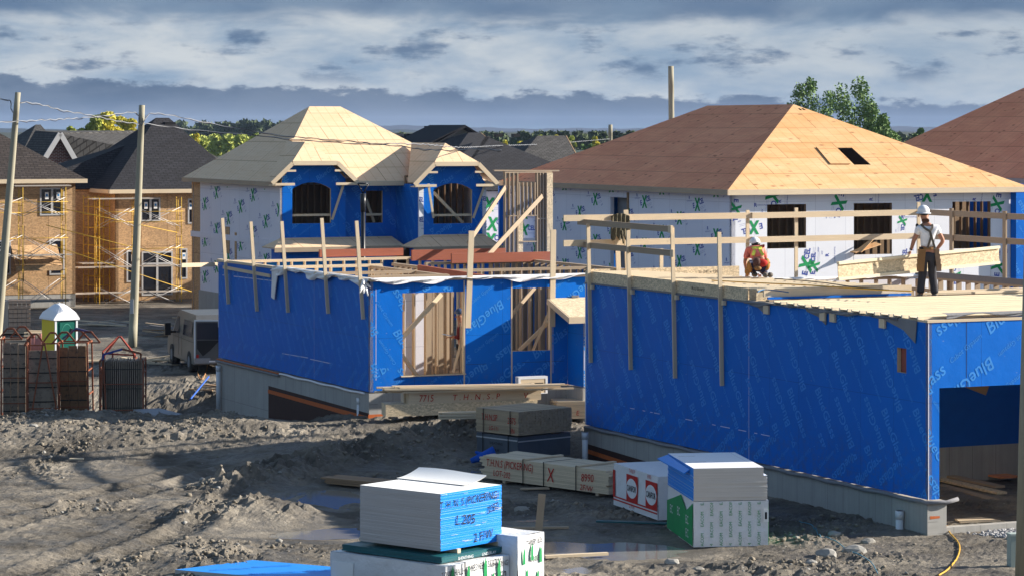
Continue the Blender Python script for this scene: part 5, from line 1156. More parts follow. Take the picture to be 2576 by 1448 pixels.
# ================================================================ trees, woods, hills
def leafmat(name, c): return M(name, c, 'plain', rough=.8, var=.45, ns=.9)
m_lg = leafmat('leaves_green', (.16, .25, .085)); m_ly = leafmat('leaves_yellow', (.58, .52, .08)); m_ly2 = leafmat('leaves_yellowgreen', (.38, .42, .10)); m_ld = leafmat('leaves_dark', (.075, .105, .045)); m_lr = leafmat('leaves_rust', (.16, .07, .03))
m_bark = M('bark', (.13, .11, .09), 'plain')
def leaves(name, ctr, rad, n, size, mat, parent):
    """ctr: clump centres, rad: clump radii; leaf-sized quads"""
    ctr = np.array(ctr); rad = np.array(rad); k = rng.integers(0, len(ctr), n); d = rng.standard_normal((n, 3)); d /= np.linalg.norm(d, axis=1)[:, None]
    rr = rng.random(n)**.45; p = ctr[k]+d*rr[:, None]*rad[k]
    u = rng.standard_normal((n, 3)); u /= np.linalg.norm(u, axis=1)[:, None]; v = np.cross(u, rng.standard_normal((n, 3))); v /= np.linalg.norm(v, axis=1)[:, None]
    s = size*(.6+.8*rng.random(n))[:, None]; q = np.stack([p-u*s, p+v*s*.6, p+u*s, p-v*s*.6], 1)
    me = bpy.data.meshes.new(name); me.vertices.add(n*4); me.vertices.foreach_set('co', q.ravel()); me.loops.add(n*4); me.loops.foreach_set('vertex_index', np.arange(n*4)); me.polygons.add(n); me.polygons.foreach_set('loop_start', np.arange(n)*4)
    me.materials.append(mat); me.update(calc_edges=True); o = bpy.data.objects.new(name, me); C.objects.link(o); o.parent = parent; return o
def tree(label, x0, x1, yt, d, mat, zb=0., seed=0, style='round', dens=1.0, name='tree', grp=None):
    r_ = random.Random(seed); w_ = (x1-x0)*d/F; xc = P((x0+x1)/2, 0, d).x; top = ZC-(yt-HY)*d/F; T = thing(name, label, 'tree', (xc, d, zb), 0, grp)
    h = top-zb; mb = MB(); ctr = []; rad = []
    if style == 'poplar':
        nl = max(4, int(w_/.9))
        for k in range(nl):
            fx_ = (k+.5)/nl-.5; th = h*(1-.42*abs(fx_*2)**2.4)*r_.uniform(.90, 1.0); mb.tube((fx_*.2, 0, h*.12), (fx_*w_, r_.uniform(-1, 1), th*.85), .09, .03, 5)
            m_ = 9
            for j in range(m_):
                t_ = .26+.72*j/(m_-1); ctr.append((fx_*w_*(.72+.32*t_)+r_.uniform(-.3, .3), r_.uniform(-1.2, 1.2), th*t_)); s = w_/nl*(1.15-.5*t_)*r_.uniform(.75, 1.2); rad.append((s, s, s*1.5))
    else:
        n_ = 26
        for k in range(n_):
            a = r_.random()*6.28; u = r_.random()**.6; z = r_.uniform(.25, .93); ww = w_/2*math.sin(math.pi*min(1, max(.12, (1-z)*1.15+.02)))**.6
            ctr.append((math.cos(a)*u*ww, math.sin(a)*u*ww, h*z)); s = w_*.16*r_.uniform(.7, 1.25); rad.append((s, s, s*.9))
            if k % 4 == 0: mb.tube((0, 0, h*.2), ctr[-1], .06, .02, 5)
    mb.tube((0, 0, 0), (0, 0, h*.55), .02*h, .01*h, 7); mb.build('trunk', m_bark, T)
    n = int(min(16000, 260*dens*w_*h)); size = .11 if d < 230 else .16
    leaves('crown', ctr, rad, n, size*(d/200)**.5, mat, T); return T
g = 'trees beyond the houses'
tree('lower green poplar at the right end of the group behind the orange roof', 2150, 2262, 258, 198, m_lg, -2, 13, 'poplar', 4.5, grp=g)
tree('broad green poplar rising behind the right side of the orange roof', 2075, 2250, 212, 200, m_lg, -2, 3, 'poplar', 4.5, grp=g)
tree('taller green poplar left of its twin behind the orange roof ridge', 1932, 2120, 206, 204, m_lg, -2, 9, 'poplar', 4.5, grp=g)
tree('tiny green tree top just clearing the orange roof ridge', 1822, 1856, 254, 205, m_lg, 2, 5, 'round', .8, grp=g)
tree('small dark green tree before the reddish roof at far right', 2292, 2330, 307, 240, m_lg, -1, 6, 'round', 1.3, grp=g)
for k, (x0, x1, yt) in enumerate(((192, 270, 281), (228, 318, 275), (280, 352, 283))):
    tree(['left part of the yellow-green tree group above the brick house', 'tallest yellow tree above the long grey roof', 'right yellow tree beside the second pole'][k], x0, x1, yt, 250+k*6, [m_ly2, m_ly, m_ly][k], -1, 20+k, 'round', 3.0, grp=g)
tree('small olive tree left of the yellow group', 165, 200, 300, 262, m_ly2, -1, 31, 'round', 1.5, grp=g)
lab = ['pale', 'slim', 'leafy', 'ragged', 'low', 'bushy', 'narrow', 'rounded', 'scruffy', 'thin', 'dense', 'short']
xs_ = [(968, 992, 322), (990, 1012, 325), (1010, 1030, 330), (1222, 1250, 340), (1252, 1282, 341), (1294, 1318, 326), (1345, 1372, 322), (1372, 1394, 326), (1392, 1412, 323), (1430, 1450, 324), (1458, 1490, 326), (1488, 1512, 330), (1560, 1590, 336), (1590, 1622, 338)]
wh = ['beside the pale hip roof', 'next right of the pale roof', 'just left of the dark gabled house', 'right of the siding gable', 'yellowest one right of the siding gable', 'standing alone above the dark roofs', 'above the left end of the grey roof', 'above the grey roof, second of its row', 'above the grey roof, third of its row', 'above the right end of the grey roof', 'left of the short pole', 'touching the short pole', 'right of the short pole', 'by the foot of the orange roof']
for k, (x0, x1, yt) in enumerate(xs_): tree('%s distant tree %s' % (['yellow-green', 'green', 'yellowish'][k % 3], wh[k]), x0, x1, yt+3, 330+(k*37) % 50, [m_ly2, m_lg, m_ly][k % 3] if k != 4 else m_ly, -3, 40+k, 'round', 1.2, grp=g)
for k, (x0, x1, yt) in enumerate(((470, 505, 322), (500, 530, 330), (2240, 2262, 340), (2262, 2285, 344))):
    tree(['golden tree right of the black hip roof', 'olive tree next to the golden one', 'low tree past the poplars, left of two', 'low tree past the poplars, right of two'][k], x0, x1, yt, 330, [m_ly, m_ly2, m_lg, m_lg][k], -3, 70+k, 'round', 1.2, grp=g)
def wood(label, x0, x1, y0, y1, d, dd, n, mats, size, jag=1.):
    ctr = []; rad = []; N = int((x1-x0)/6)
    for k in range(N):
        x = x0+(x1-x0)*random.random(); dq = d+dd*random.random(); p = P(x, y0, dq); s = dq*.0011*random.uniform(.8, 2.0)*jag; zt_ = ZC-(y0-HY)*dq/F+random.uniform(-1, .6)*s*1.3
        z = zt_-s
        while z > ZC-(y1-HY)*dq/F: ctr.append((p.x+random.uniform(-s, s), dq, z)); rad.append((s*1.2, s*1.2, s)); z -= s*1.1
    o = None
    root = leaves('woodland', ctr, rad, n, size, mats, None); tag(root, label, 'wood', kind='stuff')
wood('belt of yellow-green woodland in the gap left of the pale roof', 455, 720, 345, 385, 420, 160, 26000, m_ly2, .45)
wood('dark distant wood on a rise behind the yellow-green belt', 440, 720, 312, 350, 900, 200, 16000, m_ld, 1.3, 1.2)
wood('low mixed tree line on the horizon', 900, 1700, 338, 368, 520, 240, 30000, m_ld, .8, .8)
wood('low tree line at far right horizon', 2190, 2420, 340, 362, 560, 200, 7000, m_ld, .8, .8)
# hills
def hill(d, prof, col, name='hills', dep=600):
    mb = MB(); N = 160; x0, x1 = -300, 2900; pts = []
    for k in range(N+1):
        x = x0+(x1-x0)*k/N; y = prof(x)+.9*math.sin(k*1.7)+.7*math.sin(k*.61+2); p = P(x, y, d); pts.append(p)
    for k in range(N):
        a, b = pts[k], pts[k+1]; a2 = a+Vector((0, -dep, 0)); b2 = b+Vector((0, -dep, 0)); a2.z = b2.z = -4; a3 = a+Vector((0, dep, 0)); b3 = b+Vector((0, dep, 0)); a3.z = b3.z = -4
        mb.face([a2, b2, b, a], smooth=True); mb.face([a, b, b3, a3], smooth=True)
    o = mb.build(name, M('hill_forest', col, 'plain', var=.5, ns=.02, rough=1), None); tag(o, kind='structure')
hill(5200, lambda x: 321+4*math.sin(x*.004+1)+2*math.sin(x*.011), (.008, .02, .045))  # blue of the distance haze is painted into the far hills' base colour
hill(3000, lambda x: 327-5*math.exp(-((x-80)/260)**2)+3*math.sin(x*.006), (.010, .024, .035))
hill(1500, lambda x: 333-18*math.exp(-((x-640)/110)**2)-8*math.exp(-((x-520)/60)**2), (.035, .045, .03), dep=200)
# ================================================================ stacks of material
def stack_frame(x, y, zb, phi, d=None):
    p = G(x, y, zb) if d is None else P(x, 325, d); return Frame((p.x, p.y), R(phi))
def sheets(T, a, b, z0, z1, th, mats, name='sheet', jit=.012, skew=0):
    """pile of thin boards: mats = [top, right end, left end]"""
    mb = MB(); z = z0; k = 0
    while z < z1-1e-4:
        t_ = min(th, z1-z); j = random.uniform(-jit, jit); j2 = random.uniform(-jit, jit); X0, X1, Y0, Y1 = j, a+j, j2, b+j2
        mb.face([(X0, Y0, z+t_), (X1, Y0, z+t_), (X1, Y1, z+t_), (X0, Y1, z+t_)], 0); mb.face([(X0, Y1, z), (X1, Y1, z), (X1, Y0, z), (X0, Y0, z)], 0)
        e = t_*.86
        mb.face([(X0, Y0, z), (X1, Y0, z), (X1, Y0, z+t_), (X0, Y0, z+t_)], 1); mb.face([(X0, Y1, z), (X0, Y0, z), (X0, Y0, z+t_), (X0, Y1, z+t_)], 2)
        mb.face([(X1, Y0, z), (X1, Y1, z), (X1, Y1, z+t_), (X1, Y0, z+t_)], 2); mb.face([(X1, Y1, z), (X0, Y1, z), (X0, Y1, z+t_), (X1, Y1, z+t_)], 1)
        z += t_; k += 1
    return mb
def lumber(mb, a, b, z0, z1, wd=.14, th=.04, along='b', jit=.05, gap=.004):
    n = max(1, int(a/wd)) if along == 'b' else max(1, int(b/wd)); z = z0
    while z < z1-.01:
        for k in range(n):
            j = random.uniform(-jit, jit)*(random.random() < .5)
            if along == 'b': mb.box(k*a/n+gap, (k+1)*a/n-gap, j, b+random.uniform(-jit, jit), z+gap/2, z+th-gap/2)
            else: mb.box(j, a+random.uniform(-jit, jit), k*b/n+gap, (k+1)*b/n-gap, z+gap/2, z+th-gap/2)
        z += th
def wrapbox(mb, a, b, z0, z1, mat=0, n=10, bulge=.02):
    """paper-wrapped bundle: slightly bulging, creased sides"""
    def pt(x, y, z, nx, ny, nz):
        f = 1
        o = bulge*(math.sin(x*7+z*5)*.5+math.sin(y*6.1+z*9)*.5)
        ex = min(abs(x), abs(a-x)); return (x+nx*o, y+ny*o, z+nz*o*.6)
    for i in range(n):
        for j in range(n):
            u0, u1, v0, v1 = i/n, (i+1)/n, j/n, (j+1)/n; Z = lambda v: z0+(z1-z0)*v
            for (A_) in (0,):
                q = lambda u, v: pt(a*u, 0, Z(v), 0, -1, 0); mb.face([q(u0, v0), q(u1, v0), q(u1, v1), q(u0, v1)], mat, [(a*u0, v0), (a*u1, v0), (a*u1, v1), (a*u0, v1)])
                q = lambda u, v: pt(0, b*u, Z(v), -1, 0, 0); mb.face([q(u1, v0), q(u0, v0), q(u0, v1), q(u1, v1)], mat)
                q = lambda u, v: pt(a, b*u, Z(v), 1, 0, 0); mb.face([q(u0, v0), q(u1, v0), q(u1, v1), q(u0, v1)], mat)
                q = lambda u, v: pt(a*u, b, Z(v), 0, 1, 0); mb.face([q(u1, v0), q(u0, v0), q(u0, v1), q(u1, v1)], mat)
                q = lambda u, v: pt(a*u, b*v, z1, 0, 0, 1); mb.face([q(u0, v0), q(u1, v0), q(u1, v1), q(u0, v1)], mat)
    mb.face([(0, b, z0), (a, b, z0), (a, 0, z0), (0, 0, z0)], mat)
def writing(T, pl, items, mat, name='writing'):
    for (txt, u, v, h, ang, sx) in items: mb = MB(); put_text(mb, pl, txt, u, v, h, ang, 0, shear=.12, bold=.0, sx=sx, lift=.015); mb.build(name, mat, T)
def strap(T, a, b, z0, z1, us, mat=None, side='left'):
    for u in us:
        mb = MB(); e = .03
        if side == 'left':
            mb.box(-e, -e+.01, u, u+.02, z0, z1+.02); mb.box(-e, a+e, u, u+.02, z1+.015, z1+.022)
        else:
            mb.box(u, u+.02, -e, -e+.01, z0, z1+.02); mb.box(u, u+.02, -e, b+e, z1+.015, z1+.022)
        mb.build('strap', mat or m_black, T)
# --- front pile
d0 = 46.0; S = stack_frame(1108, 0, 0, 50, d0); zz = lambda y, d=d0: ZC-(y-HY)*d/F
A_, B_ = 1.56, 1.82
zt1, zb1 = zz(1240), zz(1384)
T = thing('board_pile', 'tall pile of white gypsum boards with bright blue printed ends, nearest to the camera', 'board pile', (S.O.x, S.O.y, 0), R(50))
mb = sheets(T, A_, B_, zb1, zt1, .0135, None, jit=.006); o = mb.build('gypsum_sheets', [m_white, m_bshiny, m_edge], T)
# scuffed white streaks on the blue ends
mb = MB()
for k in range(18):
    z = random.uniform(zb1+.02, zt1-.02); u = random.uniform(0, A_-.1) if k % 3 else random.choice([0, A_-.2]); L = random.uniform(.04, .2); h = random.uniform(.002, .004); mb.box(max(0, u), min(A_, u+L), -.017, -.013, z, z+h)
mb.build('scuffs', m_wrap, T)
writing(T, front(0), [('T. H. N. S (PICKERING)', .72, zt1-.17, .13, 2, .82), ('L.205', .62, zt1-.48, .16, -3, 1), ('3050', 1.32, zt1-.36, .12, 14, .9), ('2 F/W', 1.08, zt1-.80, .15, 4, .9)], m_blackp)
T = thing('gypsum_sheet', 'single curled white gypsum sheet standing up behind the nearest board pile top', 'sheet', S.w(0, 0, zt1+.002), R(50))
mb = MB(); N = 8; M_ = 10
def cp(i, j):
    u = i/N; v = j/M_; return (1.0+v*.58, 1.9-u*1.55, .016+.13*v**1.8+.015*math.sin(u*5)*v)
for i in range(N):
    for j in range(M_):
        mb.face([cp(i, j), cp(i+1, j), cp(i+1, j+1), cp(i, j+1)], smooth=True)
        dn = lambda q: (q[0], q[1], q[2]-.012)
        mb.face([dn(cp(i, j+1)), dn(cp(i+1, j+1)), dn(cp(i+1, j)), dn(cp(i, j))], smooth=True)
mb.build('sheet', m_white, T)
T = thing('board_pile', 'thin layer of dark teal boards between the nearest gypsum pile and the white wrapped bundle', 'board pile', S.w(-.12, -.12, 0), R(50))
zc1 = zz(1394+20); mb = sheets(T, A_+.15, 2.25, zc1+.02, zb1-.07, .02, None); mb.build('teal_sheets', [m_teal, m_teal, m_teal], T)
put = [('SHEATHING', .6, zb1-.14, .05, 0, 1), ('UNDERLAY', 1.2, zb1-.14, .05, 0, 1)]; writing(T, front(0), put, m_wrap)
for k, (u, b_) in enumerate(((.42, 0), (1.45, 0), (.4, 1.3), (1.4, 1.3))):
    t_ = thing('spacer_block', ['left front', 'right front', 'left rear', 'right rear'][k]+' wooden spacer block under the nearest gypsum pile', 'block', S.w(u, b_-.02, zb1-.07), R(50), 'spacer blocks'); mb = MB(); mb.box(-.04, .04, -.02, .9, 0, .068); mb.build('block', m_stud, t_)
T = thing('wrapped_bundle', 'white-wrapped lumber bundle with black handwriting under the nearest board pile', 'lumber bundle', S.w(-.22, -.30, 0), R(50), 'wrapped lumber bundles')
mb = MB(); wa, wb = 1.62, 2.6; wrapbox(mb, wa, wb, .04, zc1, n=14, bulge=.012)
pl = front(0)
for u, v in ((.12, .42), (.52, .38), (.95, .46), (1.3, .40), (.3, .2), (.75, .15), (1.15, .2)): mb.face([pl.p(u, v-.17, .02), pl.p(u+.09, v-.17, .02), pl.p(u+.07, v+.1, .02), pl.p(u+.04, v+.17, .02), pl.p(u, v+.02, .02)], 1)
mb.build('wrapping', [m_wrap, m_green], T)
writing(T, pl, [('TOWNHALL HOMES NEW SEATON', .66, zc1-.10, .11, 3, .62), ('(PICKERING)', 1.38, zc1-.12, .09, 3, .6), ('16 E', .62, zc1-.36, .13, 0, .9), ('2050', 1.36, zc1-.32, .15, 2, .8)], m_blackp)
mb = MB(); mb.box(-.03, -.02, wb-.55, wb-.05, zc1-.45, zc1-.15); mb.build('label_sheet', m_white, T)
strap(T, wa, wb, .04, zc1, (.45,), side='front')
# --- second wrapped bundle to the right of it
S2 = stack_frame(1302, 0, 0, 52, 46.8); zq = ZC-(1347-HY)*46.8/F
T = thing('wrapped_bundle', 'white-wrapped lumber bundle with green logos right of the nearest board pile', 'lumber bundle', (S2.O.x, S2.O.y, 0), R(52), 'wrapped lumber bundles')
mb = MB(); wrapbox(mb, .72, 1.7, .0, zq, n=12, bulge=.015); pl = front(0)
for u, v in ((.12, zq-.35), (.34, zq-.3), (.58, zq-.36), (.2, zq-.7), (.5, zq-.75)): mb.face([pl.p(u, v-.14, .02), pl.p(u+.07, v-.14, .02), pl.p(u+.06, v+.08, .02), pl.p(u+.03, v+.14, .02), pl.p(u, v+.02, .02)], 1)
for u, v in ((.15, .35), (.45, .5), (.6, .25), (.3, .2)): put_text(mb, pl, 'ECO', u, v, .05, 5, 1, lift=.02)
mb.build('wrapping', [m_wrap, m_green], T); writing(T, pl, [('THNSP 1835', .45, zq-.13, .10, 5, .55), ('UC 205', .45, zq-.42, .09, 5, .6)], m_blackp)
# --- blue sheet pile cut by the bottom edge
p = G(545, 1408, .2); S3 = Frame((P(440, 325, 48.3).x, 48.3), R(-14)); zk = ZC-(1430-HY)*48.3/F
T = thing('board_pile', 'low pile of blue-printed boards lying on timbers at the bottom edge of the picture', 'board pile', (S3.O.x, S3.O.y, 0), R(-14))
mb = MB(); pts = [(0, 0, zk), (3.0, -.55, zk-.02), (3.1, .95, zk-.02), (.95, 1.35, zk)]; mb.poly(pts, .10, 0, 1); pl = Pl((0, 0, zk), (1, 0, 0), (0, 1, 0))
for u, v in ((.9, .3), (1.7, .1), (2.3, .5), (1.5, .8)): put_text(mb, pl, 'BlueGlass', u, v, .13, 35, 2, shear=.2, bold=.01)
mb.build('sheets', [M('blue_board_top', (.01, .25, .78), 'plain', rough=.4), m_edge, m_blue2], T)
for y_, x_ in ((.25, .2), (.7, .5)): mb = MB(); mb.box(x_, 3.0, y_, y_+.1, zk-.22, zk-.10); mb.build('timber', m_stud, T)
# --- upright stake
p = G(1352, 1345, 0); T = thing('stake', 'broad weathered board stuck upright in the mud between the piles', 'stake', (p.x, p.y, -.1)); h = P(1364, 1240, p.y).z
mb = MB(); mb.beam((-.0, 0, 0), (.085, .0, h+.1), .14, .03, up=(0, 1, 0)); mb.build('board', m_stud2, T)
# --- drywall on green-wrapped bundle at right
S4 = stack_frame(1744, 1374, 0, 8); d4 = S4.O.y; zE = ZC-(1258-HY)*d4/F; zT = ZC-(1176-HY)*d4/F
T = thing('wrapped_bundle', 'wrapped lumber bundle with vertical green lettering under the gypsum pile by the blue wall', 'lumber bundle', (S4.O.x, S4.O.y, 0), R(8), 'wrapped lumber bundles')
mb = MB(); wa, wb = 1.42, 2.45; wrapbox(mb, wa, wb, 0, zE-.01, n=14, bulge=.010); pl = front(0)
for k in range(7):
    for j in range(-1, 5): put_text(mb, pl, 'EACOM', .16+k*.18, .12+j*.40+(k % 2)*.2, .058, 90, 1, (0, wa, .02, zE-.03), lift=.016, sx=1.0)
pl2 = left(-.018); mb.slab(pl2, [(-wb, .02), (-.02, .02), (-.02, zE-.05), (-.6, zE-.25), (-1.1, zE-.02), (-wb, zE-.3)], (), .004, 1)
for u, v in ((-.5, .45), (-1.3, .5), (-2, .45), (-.5, .2)): put_text(mb, pl2, 'EC', u, v, .16, 0, 0, lift=.004)
mb.slab(Pl((wa+.012, 0, 0), (0, 1, 0)), rect(.02, wb, .02, zE-.05), (), .004, 1); mb.build('wrapping', [m_wrap, m_green], T)
mb = MB(); mb.box(wa-.09, wa-.0, -.025, -.018, .45, .68); mb.box(wa-.07, wa-.03, -.028, -.026, .5, .63, 1); mb.build('label_sheet', [m_white, m_blackp], T)
T = thing('board_pile', 'pile of cream-edged gypsum boards with blue left end on top of the green-lettered bundle', 'board pile', S4.w(0.0, 0, zE), R(8))
mb = sheets(T, 1.40, 2.45, .0, zT-zE-.15, .028, None, jit=.008); mb.build('gypsum_sheets', [m_white, m_edge2, m_bshiny], T)
mb = sheets(T, 1.33, 2.45, zT-zE-.15, zT-zE, .03, None, jit=.004); mb.build('gypsum_sheets', [m_foamw, m_edge2, m_bshiny], T)
mb = MB(); mb.poly([(-.12, .3, zT-zE-.12), (-.02, .3, zT-zE-.05), (-.02, 2.4, zT-zE-.02), (-.2, 2.5, zT-zE-.10)], .02); mb.build('shifted_sheet', [m_bshiny], T)
mb = MB(); mb.box(.1, .42, 1.9, 1.93, zT-zE, zT-zE+.002); mb.box(.08, .45, 1.0, 1.03, zT-zE, zT-zE+.002); mb.build('chips', m_edge, T)
# --- red and white wrapped bundle
p = G(1655, 1310, 0); S5 = Frame((p.x, p.y), R(19)); zt5 = ZC-(1197-HY)*p.y/F
T = thing('wrapped_bundle', 'white-wrapped lumber bundle with two red square logos left of the green-lettered one', 'lumber bundle', (p.x, p.y, 0), R(19), 'wrapped lumber bundles')
mb = MB(); wa, wb = 1.25, 2.44; wrapbox(mb, wa, wb, .03, zt5, n=14, bulge=.012); pl = left(-.012)
for uc in (-.33, -1.38):
    mb.face([pl.p(uc-.30, zt5-.66, .006), pl.p(uc+.32, zt5-.66, .006), pl.p(uc+.32, zt5-.13, .006), pl.p(uc-.30, zt5-.13, .006)], 1)
    el = [(uc+.29*math.cos(2*math.pi*k/24), zt5-.40+.20*math.sin(2*math.pi*k/24)) for k in range(24)]; mb.face([pl.p(u, v, .010) for u, v in el], 0); put_text(mb, pl, 'CANFOR', uc, zt5-.40, .12, 0, 2, lift=.014, bold=.02, wmax=.50)
mb.face([pl.p(-wb, zt5-.66, .006), pl.p(-wb+.12, zt5-.66, .006), pl.p(-wb+.12, zt5-.13, .006), pl.p(-wb, zt5-.13, .006)], 1)
for v0, v1 in ((.14, .17), (.20, .23)): mb.face([pl.p(-wb, v0, .006), pl.p(-.01, v0, .006), pl.p(-.01, v1, .006), pl.p(-wb, v1, .006)], 1)
mb.build('wrapping', [m_wrap, m_redp, m_blackp], T)
writing(T, left(0), [('THNS P', -1.38, zt5-.05, .08, 0, .9), ('8990', -.45, zt5-.05, .08, 0, .9), ('2 F/W', -1.38, zt5-.76, .09, 0, .9)], m_redp)
# --- long lumber bundle
p = G(1530, 1249, 0); S6 = Frame((p.x, p.y), R(43)); h6 = .56
T = thing('lumber_bundle', 'long strapped bundle of boards with red handwriting lying left of the red-logo bundle', 'lumber bundle', (p.x, p.y, 0), R(43), 'bare lumber bundles')
mb = MB(); lumber(mb, 1.15, 3.95, .06, h6, .14, .038, 'b', .10); mb.build('boards', m_stud2 if False else m_stud, T)
strap(T, 1.15, 3.9, .05, h6, (.95, 1.95, 2.6)); mb = MB()
for b_ in (.95, 2.6): mb.box(.0, 1.15, b_-.05, b_+.05, h6, h6+.035)
mb.build('cross_batten', m_stud, T)
for b_ in (.3, 3.2): mb = MB(); mb.box(0, 1.15, b_, b_+.09, 0, .06); mb.build('skid', m_stud2, T)
writing(T, left(0), [('T.H.N.S (PICKERING)', -3.05, .42, .16, 0, .72), ('LOT-202', -3.3, .2, .13, -2, .8), ('X', -1.75, .32, .30, 0, .7), ('8990', -.62, .36, .17, 2, .8), ('2F/W', -.65, .14, .12, -3, 1)], m_redp)
# --- grey wrapped + lumber on top
p = G(1302, 1158, 0.0); S7 = Frame((p.x, p.y), R(42)); d7 = p.y; z71 = ZC-(1098-HY)*d7/F
T = thing('wrapped_bundle', 'dark grey wrapped bundle with white band under the short lumber bundle', 'lumber bundle', (p.x, p.y, 0), R(42), 'wrapped lumber bundles')
mb = MB(); wrapbox(mb, 1.68, 1.45, .02, z71, n=12, bulge=.008); mb.build('wrapping', m_wrapg, T)
mb = MB(); mb.box(-.02, -.012, 0, 1.45, z71-.1, z71-.07); mb.box(0, 1.68, -.02, -.012, z71-.12, z71-.09); mb.build('band', m_frame, T); strap(T, 1.6, 1.45, 0, z71, (.3, 1.2))
writing(T, left(0), [('SHEATHING', -.75, z71-.2, .06, 0, 1), ('WRAP', -.75, z71-.36, .06, 0, 1)], m_blackp)
T = thing('lumber_bundle', 'short bundle of stacked boards with red writing on top of the grey wrapped one', 'lumber bundle', S7.w(-.03, -.05, z71+.04), R(42), 'bare lumber bundles')
h7 = ZC-(1036-HY)*d7/F-z71-.04; mb = MB(); lumber(mb, 1.72, 1.5, 0, h7, .09, .04, 'b', .02)
mb.build('boards', m_stud2 if False else M('lumber_mid', (.50, .38, .25), 'wood', var=.13), T)
writing(T, left(0), [('T.H.N.SP', -1.0, h7-.17, .15, 0, .7), ('2875', -.22, h7-.2, .15, 0, .7), ('LG-111', -.85, .12, .1, 0, .8), ('FIN', -.2, .1, .12, 0, .7)], m_redp); strap(T, 1.72, 1.5, 0, h7, (.25, 1.2))
# --- beam pile before the left house
p = P(975, 325, 68.9); S8 = Frame((p.x, p.y), TH-R(7)); zg = ZC-(1046-HY)*68.9/F
T = thing('beam_pile', 'pile of long laminated beams with red writing lying before the left house', 'beam pile', (p.x, p.y, 0), S8.th)
mb = MB(); mb.box(-.05, 3.9, 0, .28, zg, zg+.30); mb.box(-.0, 3.8, .3, .6, zg, zg+.30); mb.build('beam', m_osbl, T); mb = MB(); mb.box(.55, 4.0, .02, .3, zg+.30, zg+.56); mb.box(.5, 4.05, .32, .6, zg+.30, zg+.56); mb.build('beam', m_stud, T)
writing(T, front(0.02), [('7715', 1.0, zg+.43, .17, 0, .8), ('T . H . N . S . P', 2.3, zg+.43, .14, 0, 1), ('V', 3.6, zg+.43, .14, 0, 1)], m_redp)
t_ = thing('lumber_bundle', 'loose long planks fanned out over the beam pile', 'planks', S8.w(0, 0, zg+.57), S8.th, 'bare lumber bundles')
for k in range(15):
    mb = MB(); o_ = random.uniform(-.35, .35); mb.beam((.1+o_, .0+.09*(k % 5), .02+.05*(k//5)+.03*(k % 2)), (4.25+o_*1.3+random.uniform(-.8, .2), -.25+.13*(k % 5)+random.uniform(-.06, .06), .02+.05*(k//5)), .09, .04); mb.build('plank', m_stud, t_)
T = thing('lumber_bundle', 'small stack of planks on the dirt between the beam pile and the short bundle', 'planks', P(1110, 1046, 67.4), TH-R(10), 'bare lumber bundles'); T.location.z = ZC-(1052-HY)*67.4/F
for k in range(6): mb = MB(); mb.beam((random.uniform(-.1, .1), .1*(k % 3), .02+.055*(k//2)), (1.5+random.uniform(-.2, .3), .12*(k % 3)-.1, .02+.055*(k//2)), .1, .045); mb.build('plank', m_stud, T)
p = P(1400, 325, 71.2); T = thing('lumber_bundle', 'flat bundle of boards against the foundation left of the big blue wall', 'lumber bundle', (p.x, p.y, ZC-(1052-HY)*71.2/F), TH-R(14), 'bare lumber bundles'); mb = MB(); lumber(mb, 2.6, .8, 0, .42, .14, .045, 'a', .06); mb.build('boards', m_stud, T)
writing(T, front(0), [('E', .55, .15, .12, 0, 1)], m_redp)
# basement window crate
p = P(1308, 325, 70.8); T = thing('window_unit', 'small two-pane basement window in a white surround on the left house foundation', 'window', (p.x, p.y, ZC-(988-HY)*70.8/F), TH)
mb = MB(); mb.slab(front(0), rect(0, .72, 0, .36), [rect(.06, .33, .05, .26), rect(.39, .66, .05, .26)], .12); mb.build('frame', m_stud, T); mb = MB(); mb.slab(front(-.01), rect(-.05, .77, -.02, .42), [rect(.01, .71, 0, .36)], .2); mb.build('surround', m_pvc, T)
mb = MB(); mb.box(.05, .68, .05, .06, .04, .27); mb.build('pane', m_glass, T)
# loose boards
def plank(label, x0, y0, x1, y1, w_=.14, h=.04, z=.03, mat=None, name='plank', grp='loose boards on the ground'):
    z0 = 0
    for _ in range(4):
        a = G(x0, y0, z0); z0 = GH(a.x, a.y)
    z1 = 0
    for _ in range(4):
        b = G(x1, y1, z1); z1 = GH(b.x, b.y)
    a = Vector((a.x, a.y, z0+z)); b = Vector((b.x, b.y, z1+z)); T = thing(name, label, 'board', a, 0, grp); mb = MB(); mb.beam((0, 0, 0), b-a, w_, h); mb.build('board', mat or m_stud, T); return T
plank('pale plank on the mud left of the short lumber bundle', 1035, 1072, 1212, 1062)
plank('thin board on the mud crest below the far concrete foundation', 560, 1078, 625, 1081, .08)
plank('wide offcut on the wet mud beside the puddle, nearest of two', 1370, 1402, 1528, 1394, .1, .05)
plank('dark curved board in the shade before the red-logo bundle', 1310, 1231, 1380, 1229, .16, .03, mat=m_stud2)
plank('long dark board lying in the shade by the puddle', 1500, 1312, 1700, 1318, .16, .03, mat=m_teal)
plank('dull plank behind the stake in the shade', 1270, 1330, 1430, 1328, .10, .04, mat=m_stud2)
plank('small pale chip of wood at left on the churned mud', 175, 1139, 210, 1143, .1, .03)
T = thing('lumber_bundle', 'brown planks stacked on the mud behind the nearest board pile', 'planks', G(835, 1215), R(-35), 'bare lumber bundles'); mb = MB()
for k in range(3):
    for j in range(4): mb.box(-.1+random.uniform(-.1, .1), 2.6+random.uniform(-.2, .2), j*.15-.2, j*.15-.06, .03+k*.045, .068+k*.045)
mb.build('boards', M('lumber_brown', (.34, .22, .13), 'wood', var=.2), T)
